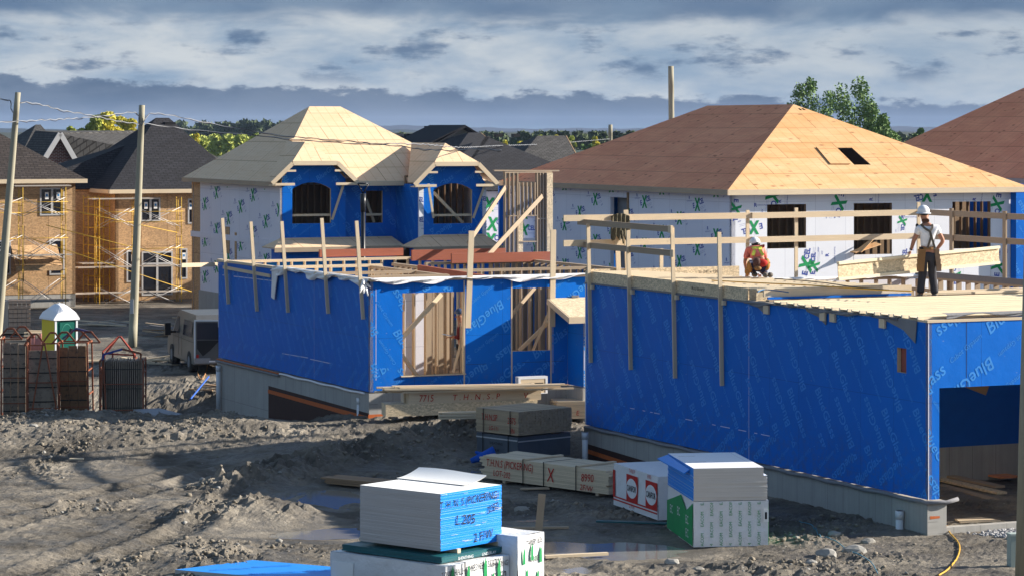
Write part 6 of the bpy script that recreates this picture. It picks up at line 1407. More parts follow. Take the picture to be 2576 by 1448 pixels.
for k, (x0, y0, x1, y1, l) in enumerate(((2368, 1225, 2500, 1262, 'nearest'), (2366, 1215, 2520, 1250, 'second'), (2368, 1208, 2515, 1240, 'third'))): plank(l+' long board stacked on the garage floor dirt', x0, y0, x1, y1, .24, .05, .05+.05*k, mat=m_osbl if k == 1 else m_stud2)
T = plank('reddish board leaning over green edge inside the garage', 2400, 1185, 2540, 1212, .5, .04, .12, mat=m_plyo2)
p = G(2450, 1311); t_ = thing('offcut', 'pale wooden offcut lying in the dirt before the garage', 'board', (p.x, p.y, GH(p.x, p.y)+.04), .3, 'loose boards on the ground'); mb = MB(); mb.poly([(-.35, -.1, 0), (.5, -.15, 0), (.3, .3, .01), (-.3, .25, .01)], .03); mb.build('board', m_stud, t_)
p = HR.w(2.6, .5, .1); q = HR.w(3.4, .9, 2.6); T = thing('propped_frame', 'wooden frame leg leaning just inside the garage opening', 'frame', p); mb = MB(); mb.beam((0, 0, 0), (.75, .2, 1.9), .05, .14); mb.build('leg', m_stud, T); mb = MB(); mb.beam((.45, .35, .0), (.8, .2, 1.9), .05, .14); mb.build('leg', m_stud, T); mb = MB(); mb.beam((.28, .1, .75), (.6, .28, .8), .05, .1); mb.build('cross_piece', m_redp, T)
# pipes
def pipe(label, x, y0, y1, d, r=.055):
    p = P(x, y1, d); T = thing('drain_pipe', label, 'pipe', (p.x, p.y, p.z-.5), 0, 'white drain pipes'); h = P(x, y0, d).z-p.z+.5
    mb = MB(); mb.tube((0, 0, 0), (0, 0, h), r, r, 14); mb.build('pipe', m_pvc, T); mb = MB(); mb.tube((0, 0, h-.16), (0, 0, h), r*1.13, r*1.13, 14); mb.tube((0, 0, h-.17), (0, 0, h-.16), r*1.0, r*1.13, 14, caps=False); mb.build('cap', m_pvc, T)
dq = HL.w(-.25, LB-.3).y
pipe('white pipe at the far corner of the left foundation', 549, 917, 985, HL.w(-.3, 11.6).y, .065)
pipe('white pipe before the brown damp proofing of the left house', 903, 998, 1078, HL.w(-.25, .8).y, .06)
pipe('white pipe in the trench beside the long blue wall', 1471, 1085, 1140, HR.w(-.35, 14.6).y-.4, .07)
pipe('white pipe close to the nearest foundation corner', 2262, 1282, 1345, HR.w(-.22, .85).y, .075)
# hoses and rope
def rope(name, label, pts, r, mat, cat='hose', lift=.02, raw=False):
    w_ = []
    for q in pts:
        if len(q) == 3: w_.append(P(*q)); continue
        z = 0
        for _ in range(4): a = G(q[0], q[1], z); z = GH(a.x, a.y)
        w_.append(Vector((a.x, a.y, hgt(a.x, a.y)+lift)))
    o_ = []
    for i in range(len(w_)-1):
        q = w_[max(i-1, 0)], w_[i], w_[i+1], w_[min(i+2, len(w_)-1)]
        for k in range(8):
            t_ = k/8; c = .5*((2*q[1])+(q[2]-q[0])*t_+(2*q[0]-5*q[1]+4*q[2]-q[3])*t_*t_+(3*q[1]-q[0]-3*q[2]+q[3])*t_**3)
            if len(pts[i]) == 2 and len(pts[i+1]) == 2: c.z = max(c.z, hgt(c.x, c.y)+lift)
            o_.append(c)
    o_.append(w_[-1]); b = o_[0].copy(); T = thing(name, label, cat, b); mb = MB(); mb.path([q-b for q in o_], r, 6); mb.build('line', mat, T)
m_hose = M('yellow_rubber', (.62, .34, .04), 'plain', rough=.5); m_rope = M('blue_rope', (.08, .22, .30), 'plain')
rope('hose', 'yellow hose snaking from the garage corner to the bottom edge', [(2371, 1298), (2378, 1320), (2392, 1345), (2408, 1365), (2413, 1385), (2405, 1410), (2385, 1435), (2360, 1452)], .016, m_hose)
rope('rope', 'thin blue rope trailing across the gravelly mud at bottom right', [(2010, 1318), (2048, 1330), (2065, 1352), (2100, 1362), (2130, 1385), (2160, 1405), (2190, 1425), (2208, 1450)], .010, m_rope, 'rope')
rope('cord', 'orange cord curling down the dirt bank below the van', [(497, 935), (500, 948), (510, 960), (520, 975), (522, 988), (527, 995)], .018, M('orange_cord', (.45, .22, .09), 'plain'), 'cord')
rope('pipe_length', 'blue plastic pipe lying on the dirt bank below the van', [(478, 1003, 84), (525, 945, 90)], .03, M('blue_pipe', (.03, .10, .40), 'plain'), 'pipe')
# concrete strip
p = G(372, 1022, -.6)
T = thing('concrete_slab', 'narrow pale concrete footing strip beyond the mound right of the form racks', 'footing', P(368, 1028, 80)); e_ = P(500, 1062, 76.5)-P(368, 1028, 80); mb = MB(); mb.beam((0, 0, -.1), e_+Vector((0, 0, -.1)), .8, .25); mb.build('footing', M('footing_pale', (.36, .37, .40), 'concrete'), T)
# utility box
p = G(2556, 1425); T = thing('utility_box', 'small pale green utility box beside the pole at the right edge', 'utility box', (p.x, p.y, GH(p.x, p.y)-.05), R(12)); mb = MB(); mb.box(-.14, .14, -.1, .1, 0, .62); mb.build('cabinet', M('pale_green', (.30, .36, .33), 'plain', var=.06), T); mb = MB(); mb.box(-.15, .15, -.11, .11, .62, .66); mb.build('lid', M('pale_green_lid', (.36, .42, .39), 'plain', var=.06), T)
# single stones
for k, (x, y, r, l) in enumerate(((1312, 1283, .14, 'round stone in the shade right of the nearest board pile'), (2078, 1400, .17, 'pale flat boulder on the sunlit mud below the bundles'), (2150, 1388, .2, 'largest pale boulder at the bottom right mud'), (2182, 1362, .12, 'brown stone near the blue rope'), (2098, 1345, .11, 'small stone in the shade left of the blue rope'), (610, 1067, .13, 'pale rock on the mound crest under the brown wall'), (585, 1055, .1, 'greyish lump of rock beside the larger pale rock on the crest'), (2143, 1299, .07, 'small white stone near the foot of the blue wall'), (1690, 1415, .12, 'white flat stone at the puddle rim'), (1755, 1430, .1, 'smooth pale stone near the bottom centre'), (860, 1438, .08, 'pale stone left of the wrapped bundle'), (85, 1125, .1, 'whitish rock in the churned mud at left'), (362, 1060, .12, 'white rock on the crest before the right form rack'), (2040, 1420, .09, 'grey stone at lower right centre'))):
    p = G(x, y); mb = MB(); bm = bmesh.new(); bmesh.ops.create_icosphere(bm, subdivisions=2, radius=1)
    rr = random.Random(k)
    for v in bm.verts: v.co = Vector((v.co.x*r*1.2, v.co.y*r, v.co.z*r*.65))*(1+.22*(vn(np.array([v.co.x*1.7+k*5.1]), np.array([v.co.y*1.7+v.co.z*2.3]))[0]-.5)*2)
    me = bpy.data.meshes.new('rock'); bm.to_mesh(me); bm.free(); me.materials.append(m_peb if k % 3 else m_rock); o = bpy.data.objects.new('rock', me); C.objects.link(o); o.location = (p.x, p.y, hgt(p.x, p.y)+r*.15); tag(o, l, 'stone', 'separate stones')
# ================================================================ concrete form racks
def steel(mb, p, q, r=.028): mb.beam(p, q, r*1.6, r*1.6)
def rack(label, x0, x1, ytop, d, phi, zb, npan, panw, lean=0., mat=None, kind='flat', hgt_=None, group='steel racks of concrete forms'):
    p = P(x0, 325, d); S = Frame((p.x, p.y), R(phi)); T = thing('form_rack', label, 'form rack', (p.x, p.y, zb), R(phi), group)
    a1 = S.fr(x1)[0]; H_ = (ZC-(ytop-HY)*d/F)-zb if hgt_ is None else hgt_; mat = mat or m_form; dep = 1.1
    if kind == 'flat':
        for k in range(npan):
            u0 = a1*k/npan; u1 = a1*(k+1)/npan-.02; j = random.uniform(-.05, .05); mb = MB()
            mb.slab(Pl((0, j*.5, 0), (1, 0, 0), (lean, 0, 1)), rect(u0, u1, .05, H_-.12+j), (), .06); pl = Pl((0, j*.5, 0), (1, 0, 0), (lean, 0, 1))
            for z in np.arange(.3, H_-.2, .42): q = pl.p(u0, z, .012); mb.beam(q, pl.p(u1, z, .012), .02, .03, 1)
            mb.build('form_panel', [mat if k % 2 == 0 else (m_formb if mat == m_formb else m_form), m_black], T)
        for k in range(3):
            mb = MB(); mb.slab(Pl((0, .25+.22*k, 0), (1, 0, 0), (lean, 0, 1)), rect(.03, a1-.05, .05, H_-.2), (), .06); mb.build('form_panel', m_form, T)
    else:
        for k in range(npan):
            mb = MB(); u = a1*(k+.1)/npan; mb.box(u, u+a1/npan*.55, 0, 1.0, .05, H_+random.uniform(-.03, .03))
            for z in (.35, 1.0, 1.55, H_-.25): mb.box(u-.0, u+a1/npan*.8, -.015, .0, z, z+.02, 1)
            mb.build('form_panel', [mat, m_black], T)
    for u in (-.05, a1+.03):
        mb = MB(); steel(mb, (u, -.08, 0), (u+lean*H_, -.08, H_)); steel(mb, (u, dep, 0), (u+lean*H_, dep, H_)); steel(mb, (u, -.08, .02), (u, dep, .02)); steel(mb, (u+lean*H_, -.08, H_), (u+lean*H_, dep, H_))
        for z in (.6, 1.3, 2.0): steel(mb, (u+lean*z, -.08, z), (u+lean*z, dep, z), .02)
        mb.build('side_frame', m_rust, T)
    for z in (.25, .95, 1.7):
        mb = MB(); steel(mb, (-.05+lean*z, -.085, z), (a1+.03+lean*z, -.085, z), .018); mb.build('cross_bar', m_rust, T)
    return S, T, a1, H_
def hook(T, u, b, z, w_=.35, h=.32, ax='x'):
    mb = MB(); X = Vector((w_, 0, 0)) if ax == 'x' else Vector((0, w_, 0)); c = Vector((u, b, z)); top = c+Vector((0, 0, h)); steel(mb, c-X, top-X*.25, .03); steel(mb, c+X, top+X*.25, .03); steel(mb, top-X*.25, top+X*.25, .035); steel(mb, c-X, c+X, .022); mb.build('lifting_hook', m_rust, T)
S, T, a1, H_ = rack('grey form rack cut by the left edge with upright steel ladder frame', 8, 66, 852, 82, 6, -1.25, 3, .2)
hook(T, a1*.3, 0, H_); hook(T, a1*.75, .7, H_)
S, T, a1, H_ = rack('form rack with one broad stained panel face, second from the left', 72, 145, 868, 81, 8, -1.3, 1, .2)
hook(T, a1*.2, .2, H_, .3); hook(T, a1*.8, .8, H_, .3)
mb = MB(); steel(mb, (a1*.15, -.12, 1.0), (a1*.5, -.12, H_+.1)); steel(mb, (a1*.95, -.12, 1.0), (a1*.55, -.12, H_+.1)); steel(mb, (a1*.15, -.12, 1.0), (a1*.15, -.12, 0)); steel(mb, (a1*.95, -.12, 1.0), (a1*.95, -.12, 0)); mb.build('a_frame', m_rust, T)
S, T, a1, H_ = rack('form rack with three leaning brown and grey panels below the toilet', 154, 222, 862, 81.5, 2, -1.3, 3, .2, lean=-.02, mat=m_formb)
hook(T, a1*.1, .1, H_); hook(T, a1*.5, .6, H_+.02, .4); hook(T, a1*.95, .3, H_, .35)
mb = MB(); steel(mb, (0, .3, H_+.12), (a1*.5, .3, H_+.42), .035); steel(mb, (a1*.5, .3, H_+.42), (a1*1.05, .3, H_+.3), .035); mb.build('lifting_bar', M('blue_orange_steel', (.10, .10, .22), 'dirty', dc=(.35, .09, .03), ns=2), T)
S, T, a1, H_ = rack('lower rack of narrow upright forms with blue-ended lifting bar, nearest the mound crest', 256, 358, 906, 80, 4, -1.25, 19, .05, kind='bars', mat=m_form)
mb = MB(); steel(mb, (.02, .1, H_), (.04, .1, H_+.18), .035); steel(mb, (.04, .1, H_+.18), (a1*.5, .1, H_+.33), .035); mb.build('lifting_bar', M('blue_steel', (.03, .07, .28), 'plain'), T)
mb = MB(); steel(mb, (a1*.5, .1, H_+.33), (a1-.05, .1, H_+.20), .035); steel(mb, (a1-.05, .1, H_+.2), (a1-.05, .1, H_-.05), .035); mb.build('lifting_bar', m_rust, T)
mb = MB(); steel(mb, (-.1, -.1, 0), (.05, -.1, H_+.05)); steel(mb, (.05, -.1, H_+.05), (.18, -.1, 0)); steel(mb, (-.05, -.1, .8), (.15, -.1, .8)); mb.build('a_frame', m_rust, T)
S, T, a1, H_ = rack('red open-topped form rack behind the lower rack with peaked lifting frame', 258, 336, 884, 84, 4, -1.2, 2, .2, mat=m_form, hgt_=1.75)
mb = MB(); zt_ = ZC-(846-HY)*84/F+1.2
for p, q in (((0, 0, 1.7), (0, 0, 2.25)), ((a1, 0, 1.7), (a1, 0, 2.2)), ((0, 0, 2.25), (a1*.5, .3, zt_)), ((a1, 0, 2.2), (a1*.55, .3, zt_)), ((0, 0, 2.2), (a1, 0, 2.15)), ((0, .7, 2.1), (a1*.5, .3, zt_)), ((a1, .7, 2.1), (a1*.55, .3, zt_)), ((0, .7, 1.2), (0, .7, 2.1)), ((a1, .7, 1.2), (a1, .7, 2.1)), ((.3, 0, 1.7), (.3, 0, 2.25))): steel(mb, p, q)
mb.build('lifting_frame', M('red_steel', (.28, .05, .035), 'dirty', dc=(.08, .03, .02)), T)
# ================================================================ portable toilet
p = P(138, 325, 99); T = thing('portable_toilet', 'portable toilet with yellow side, green door and white ribbed roof', 'toilet', (p.x, p.y, GH(p.x, p.y)), R(33))
Hf = Frame((p.x, p.y), R(33)); zr_ = ZC-(800-HY)*99/F-GH(p.x, p.y); zt_ = ZC-(764-HY)*99/F-GH(p.x, p.y); wA = Hf.fr(194)[0]; wB = 1.15
mb = MB(); mb.box(0, .05, 0, wB, .1, zr_); mb.build('side_wall', M('yellow_plastic', (.70, .56, .02), 'plain', var=.08, rough=.5), T)
mg = M('green_plastic', (.0, .10, .075), 'plain', var=.08, rough=.45)
mb = MB(); mb.box(.05, wA, .0, .05, .1, zr_); mb.box(wA-.05, wA, .05, wB, .1, zr_); mb.box(.05, wA, wB-.05, wB, .1, zr_); mb.build('wall', mg, T)
mb = MB(); mb.box(.18, wA-.12, -.03, -.001, .18, zr_-.14); o = mb.build('door', mg, T); mb = MB(); mb.box(wA-.26, wA-.2, -.06, -.03, 1.0, 1.15); mb.build('handle', m_black, o)
mb = MB()
n = 10; pts = [(.22+(wA-.40)*k/n, zr_-.34-.5*(2*k/n-1)**2*.6+.16) for k in range(n+1)]; pl = Pl((0, -.032, 0), (1, 0, 0))
for k in range(n): a, b = pts[k], pts[k+1]; mb.face([pl.p(a[0], a[1]-.03, .004), pl.p(b[0], b[1]-.03, .004), pl.p(b[0], b[1], .004), pl.p(a[0], a[1], .004)])
mb.build('door_moulding', M('green_light', (.06, .28, .22), 'plain'), T)
for u in (.0, wA-.05): mb = MB(); mb.box(u-.01, u+.06, -.035, .0, .05, zr_); mb.build('corner_post', m_pvc, T)
mb = MB(); N = 8; e = .07
def dome(i, j): x = -e+(wA+2*e)*i/N; y = -e+(wB+2*e)*j/N; fx_ = math.sin(math.pi*i/N); fy_ = math.sin(math.pi*j/N); return (x, y, zr_+(zt_-zr_)*(fx_*.85+.15*(fx_ > .01))**.7*(.55+.45*fy_)+.012*(i % 2))
for i in range(N):
    for j in range(N): mb.face([dome(i, j), dome(i+1, j), dome(i+1, j+1), dome(i, j+1)], smooth=False)
for i in range(N):
    for j in (0, N):
        q, r_ = Vector(dome(i, j)), Vector(dome(i+1, j)); d_ = [Vector((v.x, v.y, zr_-.06)) for v in (q, r_)]; mb.face([d_[0], d_[1], r_, q] if j == 0 else [q, r_, d_[1], d_[0]])
for j in range(N):
    for i in (0, N):
        q, r_ = Vector(dome(i, j)), Vector(dome(i, j+1)); d_ = [Vector((v.x, v.y, zr_-.06)) for v in (q, r_)]; mb.face([q, r_, d_[1], d_[0]] if i == 0 else [d_[0], d_[1], r_, q])
mb.build('roof', M('white_plastic', (.74, .76, .80), 'plain', var=.05, rough=.4), T)
for k in range(5):
    mb = MB(); x = .1+k*(wA-.2)/4; mb.beam((x, -.02, zr_+.10+.12*math.sin(math.pi*(k+.6)/5)), (wA/2+(x-wA/2)*.6, wB/2, zt_+.01-.04*abs(k-2)), .03, .03); mb.build('roof_rib', M('white_plastic_rib', (.74, .76, .80), 'plain') if k == 0 else bpy.data.materials['white_plastic_rib'], T)
# ================================================================ van
dV = 95; p = P(548, 325, dV); zV = ZC-(938-HY)*93.8/F
fV = Frame((P(489, 325, 93.5).x, 93.5), R(17)); T = thing('van', 'dusty grey van with rear barn door swung open, half behind the blue wall', 'van', (fV.O.x, fV.O.y, zV), R(17))
m_van = M('van_paint', (.10, .103, .106), 'dirty', rough=.35, dc=(.085, .083, .078), ns=1.2, var=.08, spec=.5); m_vw = M('van_window', (.03, .035, .05), 'plain', rough=.1, spec=.7)
# rear at local y=0 facing the camera, length along +y
Wv, Lv, Hv = 1.95, 5.2, 1.98
prof = [(0, .32), (0, 1.05), (.06, 1.8), (.22, Hv), (3.2, Hv), (3.55, Hv-.12), (4.15, 1.22), (4.95, 1.02), (Lv, .85), (Lv, .4), (4.9, .32)]
mb = MB()
def vx(y, z, s): tum = .10*max(0, (z-1.1)/.9)**1.3; return (tum if s == 0 else Wv-tum)
for s in (0, 1):
    pts = [(vx(y, z, s), y, z) for y, z in prof]; mb.face(pts[::-1] if s else pts, 0)
for k in range(len(prof)):
    a, b = prof[k], prof[(k+1) % len(prof)]; m_ = 0
    if k == len(prof)-1 or k == 0 or k == 1: m_ = 0
    mb.face([(vx(*a, 0), *a), (vx(*a, 1), *a), (vx(*b, 1), *b), (vx(*b, 0), *b)], m_)
mb.build('body', m_van, T)
mb = MB()
for s in (0,):
    X = lambda z: vx(0, z, 0)-.008
    mb.face([(X(1.2), 3.05, 1.2), (X(1.2), 3.95, 1.2), (X(1.75), 3.5, 1.75), (X(1.75), 3.08, 1.75)][::-1], 0); mb.build('side_window', m_vw, T); mb = MB(); mb.face([(X(1.2), .55, 1.2), (X(1.2), 2.2, 1.2), (X(1.72), 2.2, 1.72), (X(1.72), .6, 1.72)][::-1], 0)
mb.build('side_window', m_vw, T)
mb = MB(); X = -.010
for y in (2.35, 3.0, 4.0): mb.box(X-.0+.0, X+.006, y, y+.015, .45, 1.15)
mb.box(X, X+.006, .2, 4.2, 1.05, 1.065); mb.build('door_seam', m_black, T)
mb = MB(); mb.box(.95, Wv-.14, -.015, -.002, .62, 1.78); mb.build('doorway_shade_plate', m_black, T)  # flat black plate on the closed body, painting the doorway's inner shade
mb = MB(); mb.box(.1, .9, -.03, .0, .55, 1.72); o = mb.build('rear_door', m_van, T)
# door swung open towards the camera at left side
for nm_, m_, q in (('rear_door_open', m_van, None),):
    mb = MB(); D0 = Vector((-.02, -.03, .42)); dx = Vector((.98, -.28, 0)).normalized(); pl = Pl(D0, dx); mb.slab(pl, rect(0, .95, 0, 1.42), (), .07); od = mb.build(nm_, m_van, T)
    mb = MB(); mb.slab(Pl(D0+pl.n*.012, dx), [(0, 0), (.95, 0), (.95, 1.42), (0, 1.42)], [[(.05, .05), (.90, .05), (.90, 1.37), (.05, 1.37)]], .02); mb.build('door_trim', m_pvc, od)
    mb = MB(); mb.slab(Pl(D0+pl.n*.012, dx), rect(.10, .84, .76, 1.32), (), .02); mb.build('door_window', m_vw, od)
    mb = MB(); mb.slab(Pl(D0+pl.n*.010, dx), [(.1, .45), (.3, .2), (.55, .4), (.75, .62), (.86, .73), (.1, .73)], (), .01); mb.build('door_stain', m_black, od)
    mb = MB(); mb.slab(Pl(D0+pl.n*.014, dx), rect(.08, .16, .12, .25), (), .02); mb.build('reflector', m_redp, od)
mb = MB(); mb.box(Wv-.13, Wv-.01, -.03, .0, .72, 1.12); mb.build('tail_lamp', M('lamp_red', (.45, .03, .02), 'plain', rough=.3), T)
mb = MB(); mb.box(-.02, Wv+.02, -.18, -.02, .38, .56); mb.build('bumper', M('chrome', (.42, .44, .48), 'plain', rough=.25, metal=.6), T)
m_tyre = M('tyre', (.03, .028, .026), 'dirty', rough=.9, dc=(.12, .10, .085), ns=3)
for x in (.0, Wv-.24):
    for y in (.95, 4.3):
        mb = MB(); mb.tube((x-.02, y, .36), (x+.24, y, .36), .36, .36, 20); o = mb.build('wheel', m_tyre, T); mb = MB(); mb.tube((x-.03, y, .36), (x+.0, y, .36), .19, .19, 14); mb.build('rim', m_felt, o)
mb = MB(); mb.box(-.36, -.16, 3.62, 3.74, 1.08, 1.50); mb.box(-.2, .03, 3.66, 3.7, 1.15, 1.22); mb.build('mirror', m_black, T)
mb = MB(); N = 8
for i in range(N):
    for j in range(5):
        q = lambda i, j: (1.0+.42*i/N, -.06-.05*math.sin(i*1.7)-.03*j, 1.80-.20*j*(1+.25*math.sin(i*2.1)))
        mb.face([q(i, j+1), q(i+1, j+1), q(i+1, j), q(i, j)], 0 if j < 1 else 1, smooth=True)
t2 = thing('cloth', 'black and silver cloth draped over the open van door', 'cloth', (0, 0, 0), 0); o = mb.build('drape', [m_poly, m_black], t2); t2.location = T.location+Matrix.Rotation(R(17), 3, 'Z') @ Vector((-.25, -.2, 0)); t2.rotation_euler = (0, 0, R(17))
# ================================================================ other site clutter
p = P(22, 325, 108); T = thing('pallet', 'shrunk pallet of pale bricks at the far left before the scaffold', 'brick pallet', (p.x, p.y, GH(p.x, p.y)+.1), R(10)); hb = ZC-(752-HY)*108/F-GH(p.x, p.y)-.1
mb = MB()
for i in range(5):
    for j in range(7): mb.box(i*.17, i*.17+.155, 0, .8, .1+(hb-.1)*j/7, .1+(hb-.1)*(j+.85)/7)
mb.build('bricks', M('brick_pale', (.42, .30, .22), 'plain', var=.2), T); mb = MB(); mb.box(-.35, -.02, 0, .8, .1, hb*.95); mb.build('block_stack', m_plank, T); mb = MB(); mb.box(-.4, .9, 0, .8, 0, .09); mb.build('skid', m_stud2, T)
p = P(66, 325, 106); T = thing('timber_stack', 'heap of pale timbers beside the brick pallet at far left', 'timber', (p.x, p.y, GH(p.x, p.y)+.1), R(14))
for k in range(10): mb = MB(); mb.beam((random.uniform(-.1, .1), .1*(k % 4), .06+.09*(k//3)), (.9+random.uniform(0, .5), .12*(k % 4), .06+.08*(k//3)), .1, .06); mb.build('timber', m_stud, T)
def heap(label, x0, x1, y, d, n, L, mats, grp='piles of scrap', hh=.35, seed=1):
    r_ = random.Random(seed); p = P((x0+x1)/2, 325, d); z = GH(p.x, p.y); w_ = (x1-x0)*d/F; T = thing('scrap_pile', label, 'scrap', (p.x, p.y, z), 0, grp)
    for k in range(n):
        a = r_.uniform(-.5, .5); q = Vector((r_.uniform(-.5, .5)*w_, r_.uniform(-.6, .6), r_.uniform(.03, hh))); D = Vector((math.cos(a), math.sin(a)*.6, r_.uniform(-.12, .12)))*L*r_.uniform(.5, 1)
        mb = MB(); mb.beam(q-D/2, q+D/2, r_.uniform(.08, .22), .04); mb.build('board', mats[k % len(mats)], T)
    return T
heap('row of pale boards lying across the far road left of the van', 232, 420, 860, 98, 9, 2.4, [m_stud], hh=.12, seed=3)
heap('dark stack of formwork boards behind the van', 395, 520, 800, 108, 16, 2.2, [m_stud2, m_felt, m_dark], hh=.7, seed=4)
heap('scattered boards at the foot of the scaffold tower', 215, 320, 790, 112, 8, 1.6, [m_stud, m_plank], hh=.1, seed=5)
heap('splintered grey scrap wood half down the bank right of the forms', 363, 392, 985, 83, 10, .8, [m_stud2, m_felt], hh=.5, seed=6)
heap('weathered timbers stacked at the bank edge by the van rear wheel', 500, 545, 930, 90, 6, .9, [m_dark, m_stud2], hh=.3, seed=8)
p = P(97, 325, 103); T = thing('tarp', 'pink crumpled sheet beside the portable toilet', 'tarp', (p.x, p.y, GH(p.x, p.y)), 0); mb = MB(); bm = bmesh.new(); 
for k in range(6): mb.tube((.1*k-.3, 0, 0), (.08*k-.25, .1, .55+.1*math.sin(k*2)), .16, .04, 7)
mb.build('sheet', M('pink_plastic', (.50, .20, .17), 'plain'), T)
p = P(277, 325, 96); T = thing('bucket', 'small light-blue barrel lying on the road behind the red rack', 'bucket', (p.x, p.y, GH(p.x, p.y)+.15), 0); mb = MB(); mb.tube((-.15, 0, 0), (.15, .1, 0), .15, .15, 12); mb.build('drum', M('pale_blue', (.16, .27, .38), 'plain'), T); mb = MB(); mb.tube((.15, .1, 0), (.17, .107, 0), .16, .16, 12); mb.build('lid', m_pvc, T)
p = G(1222, 1172, 0); T = thing('tarp', 'bright blue crumpled tarp end at the left of the long lumber bundle', 'tarp', (p.x-.05, p.y+.3, .0), 0); mb = MB(); mb.tube((-.3, 0, .1), (.25, .1, .28), .06, .16, 7); mb.tube((-.2, .1, .3), (.2, .2, .1), .03, .14, 6); mb.build('sheet', M('tarp_blue', (.005, .08, .45), 'plain', bump=.5), T)
# ================================================================ things on the deck
a, z = HR.fr(1553, 545, b=14.9)
T = thing('jacket', 'olive work jacket hung over two guard posts at the back left of the deck', 'jacket', HR.w(a, 14.80, z-.02), TH); m_olive = M('olive_cloth', (.10, .085, .05), 'plain', var=.25, bump=.5, bs=12)
mb = MB(); N = 14
for i in range(N):
    for j in range(7):
        def q(i, j): t_ = i/N; return ((t_-.5)*.46*(1+.15*(j > 3)), -.05-.035*math.sin(i*1.9+j*.5)-.01*j, .05-.075*j*(1+.15*math.sin(i*1.3))+.06*math.sin(math.pi*t_)*(j < 2))
        mb.face([q(i, j+1), q(i+1, j+1), q(i+1, j), q(i, j)], smooth=True); dn = lambda v: (v[0], v[1]+.05, v[2]); mb.face([dn(q(i, j)), dn(q(i+1, j)), dn(q(i+1, j+1)), dn(q(i, j+1))], smooth=True)
mb.build('cloth', m_olive, T); mb = MB(); mb.tube((.0, -.12, -.3), (.05, -.12, -.62), .03, .02, 6); mb.build('strap', m_olive, T)
pA = HR.w(.6, 9.3, 4.37); 
def rope3(name, label, pts, r, mat, cat):
    b = pts[0]; T = thing(name, label, cat, b); o_ = []
    for i in range(len(pts)-1):
        q = pts[max(i-1, 0)], pts[i], pts[i+1], pts[min(i+2, len(pts)-1)]
        for k in range(10):
            t_ = k/10; c = .5*((2*q[1])+(q[2]-q[0])*t_+(2*q[0]-5*q[1]+4*q[2]-q[3])*t_*t_+(3*q[1]-q[0]-3*q[2]+q[3])*t_**3); o_.append(c-b)
    mb = MB(); mb.path(o_, r, 5); mb.build('line', mat, T)
D = lambda x, y, z=4.375: P(x, y, (ZC-z)*F/(y-HY))
rope3('air_hose', 'thin yellow air hose lying across the deck joists', [D(1790, 704), D(1900, 710), D(2030, 716), D(2180, 726), D(2300, 731)], .014, m_hose, 'hose')
rope3('cord', 'dark power cord running from the kneeling worker across the deck', [D(1948, 700), D(2010, 704), D(2080, 711), D(2160, 722), D(2240, 728)], .012, m_black, 'cord')
rope3('cord', 'blue cord squiggle on the open deck joists', [D(1905, 733), D(1920, 727), D(1950, 729), D(1985, 734)], .012, M('blue_cord', (.05, .15, .3), 'plain'), 'cord')
# ================================================================ people
m_skin = M('skin', (.40, .19, .12), 'plain', var=.08, rough=.6); m_tee = M('white_cotton', (.78, .78, .82), 'plain', var=.04, bump=.25, bs=9)
m_trs = M('charcoal_trousers', (.035, .035, .045), 'plain', var=.2, bump=.4, bs=8); m_hat = M('white_hard_hat', (.72, .74, .78), 'plain', rough=.3, var=.03)
m_lea = M('tan_leather', (.25, .13, .05), 'plain', var=.3); m_hair = M('dark_hair', (.02, .014, .012), 'plain')
def skinned(name, V, E, mat, parent, sub=2, root=0):
    me = bpy.data.meshes.new(name); keys = list(V); me.from_pydata([V[k][:3] for k in keys], [(keys.index(a), keys.index(b)) for a, b in E], [])
    ob = bpy.data.objects.new(name, me); C.objects.link(ob); sk = ob.modifiers.new('s', 'SKIN'); sk.use_smooth_shade = True
    for i, k in enumerate(keys):
        r = V[k][3]; me.skin_vertices[0].data[i].radius = r if isinstance(r, tuple) else (r, r)
    me.skin_vertices[0].data[root].use_root = True
    sb = ob.modifiers.new('u', 'SUBSURF'); sb.levels = sub; sb.render_levels = sub
    dg = bpy.context.evaluated_depsgraph_get(); m2 = bpy.data.meshes.new_from_object(ob.evaluated_get(dg)); bpy.data.objects.remove(ob)
    m2.materials.clear(); m2.materials.append(mat)
    for q in m2.polygons: q.use_smooth = True
    o = bpy.data.objects.new(name, m2); C.objects.link(o); o.parent = parent; return o
def chain(*k): return [(k[i], k[i+1]) for i in range(len(k)-1)]
def ell(mb, c, r, mat=0, n=12, m=8, zmin=-1.0):
    c = Vector(c)
    def q(i, j): th = 2*math.pi*i/n; ph = math.pi*(j/m)-math.pi/2; z = max(math.sin(ph), zmin); rr = math.cos(ph) if math.sin(ph) > zmin else math.sqrt(max(0, 1-zmin*zmin)); return c+Vector((r[0]*rr*math.cos(th), r[1]*rr*math.sin(th), r[2]*z))
    for i in range(n):
        for j in range(m): mb.face([q(i, j), q(i+1, j), q(i+1, j+1), q(i, j+1)], mat, smooth=True)
def hand(o, fwd, side, r=.010):
    """palm and five separate fingers; returns vertex dict and edges"""
    o = Vector(o); f = Vector(fwd).normalized(); s = Vector(side).normalized(); dn = f.cross(s).normalized(); V = {}; E = []
    V['palm0'] = (*o, .026); V['palm1'] = (*(o+f*.05), .030); V['palm2'] = (*(o+f*.085), .026); E += chain('palm0', 'palm1', 'palm2')
    return V, E, f, s, dn, o
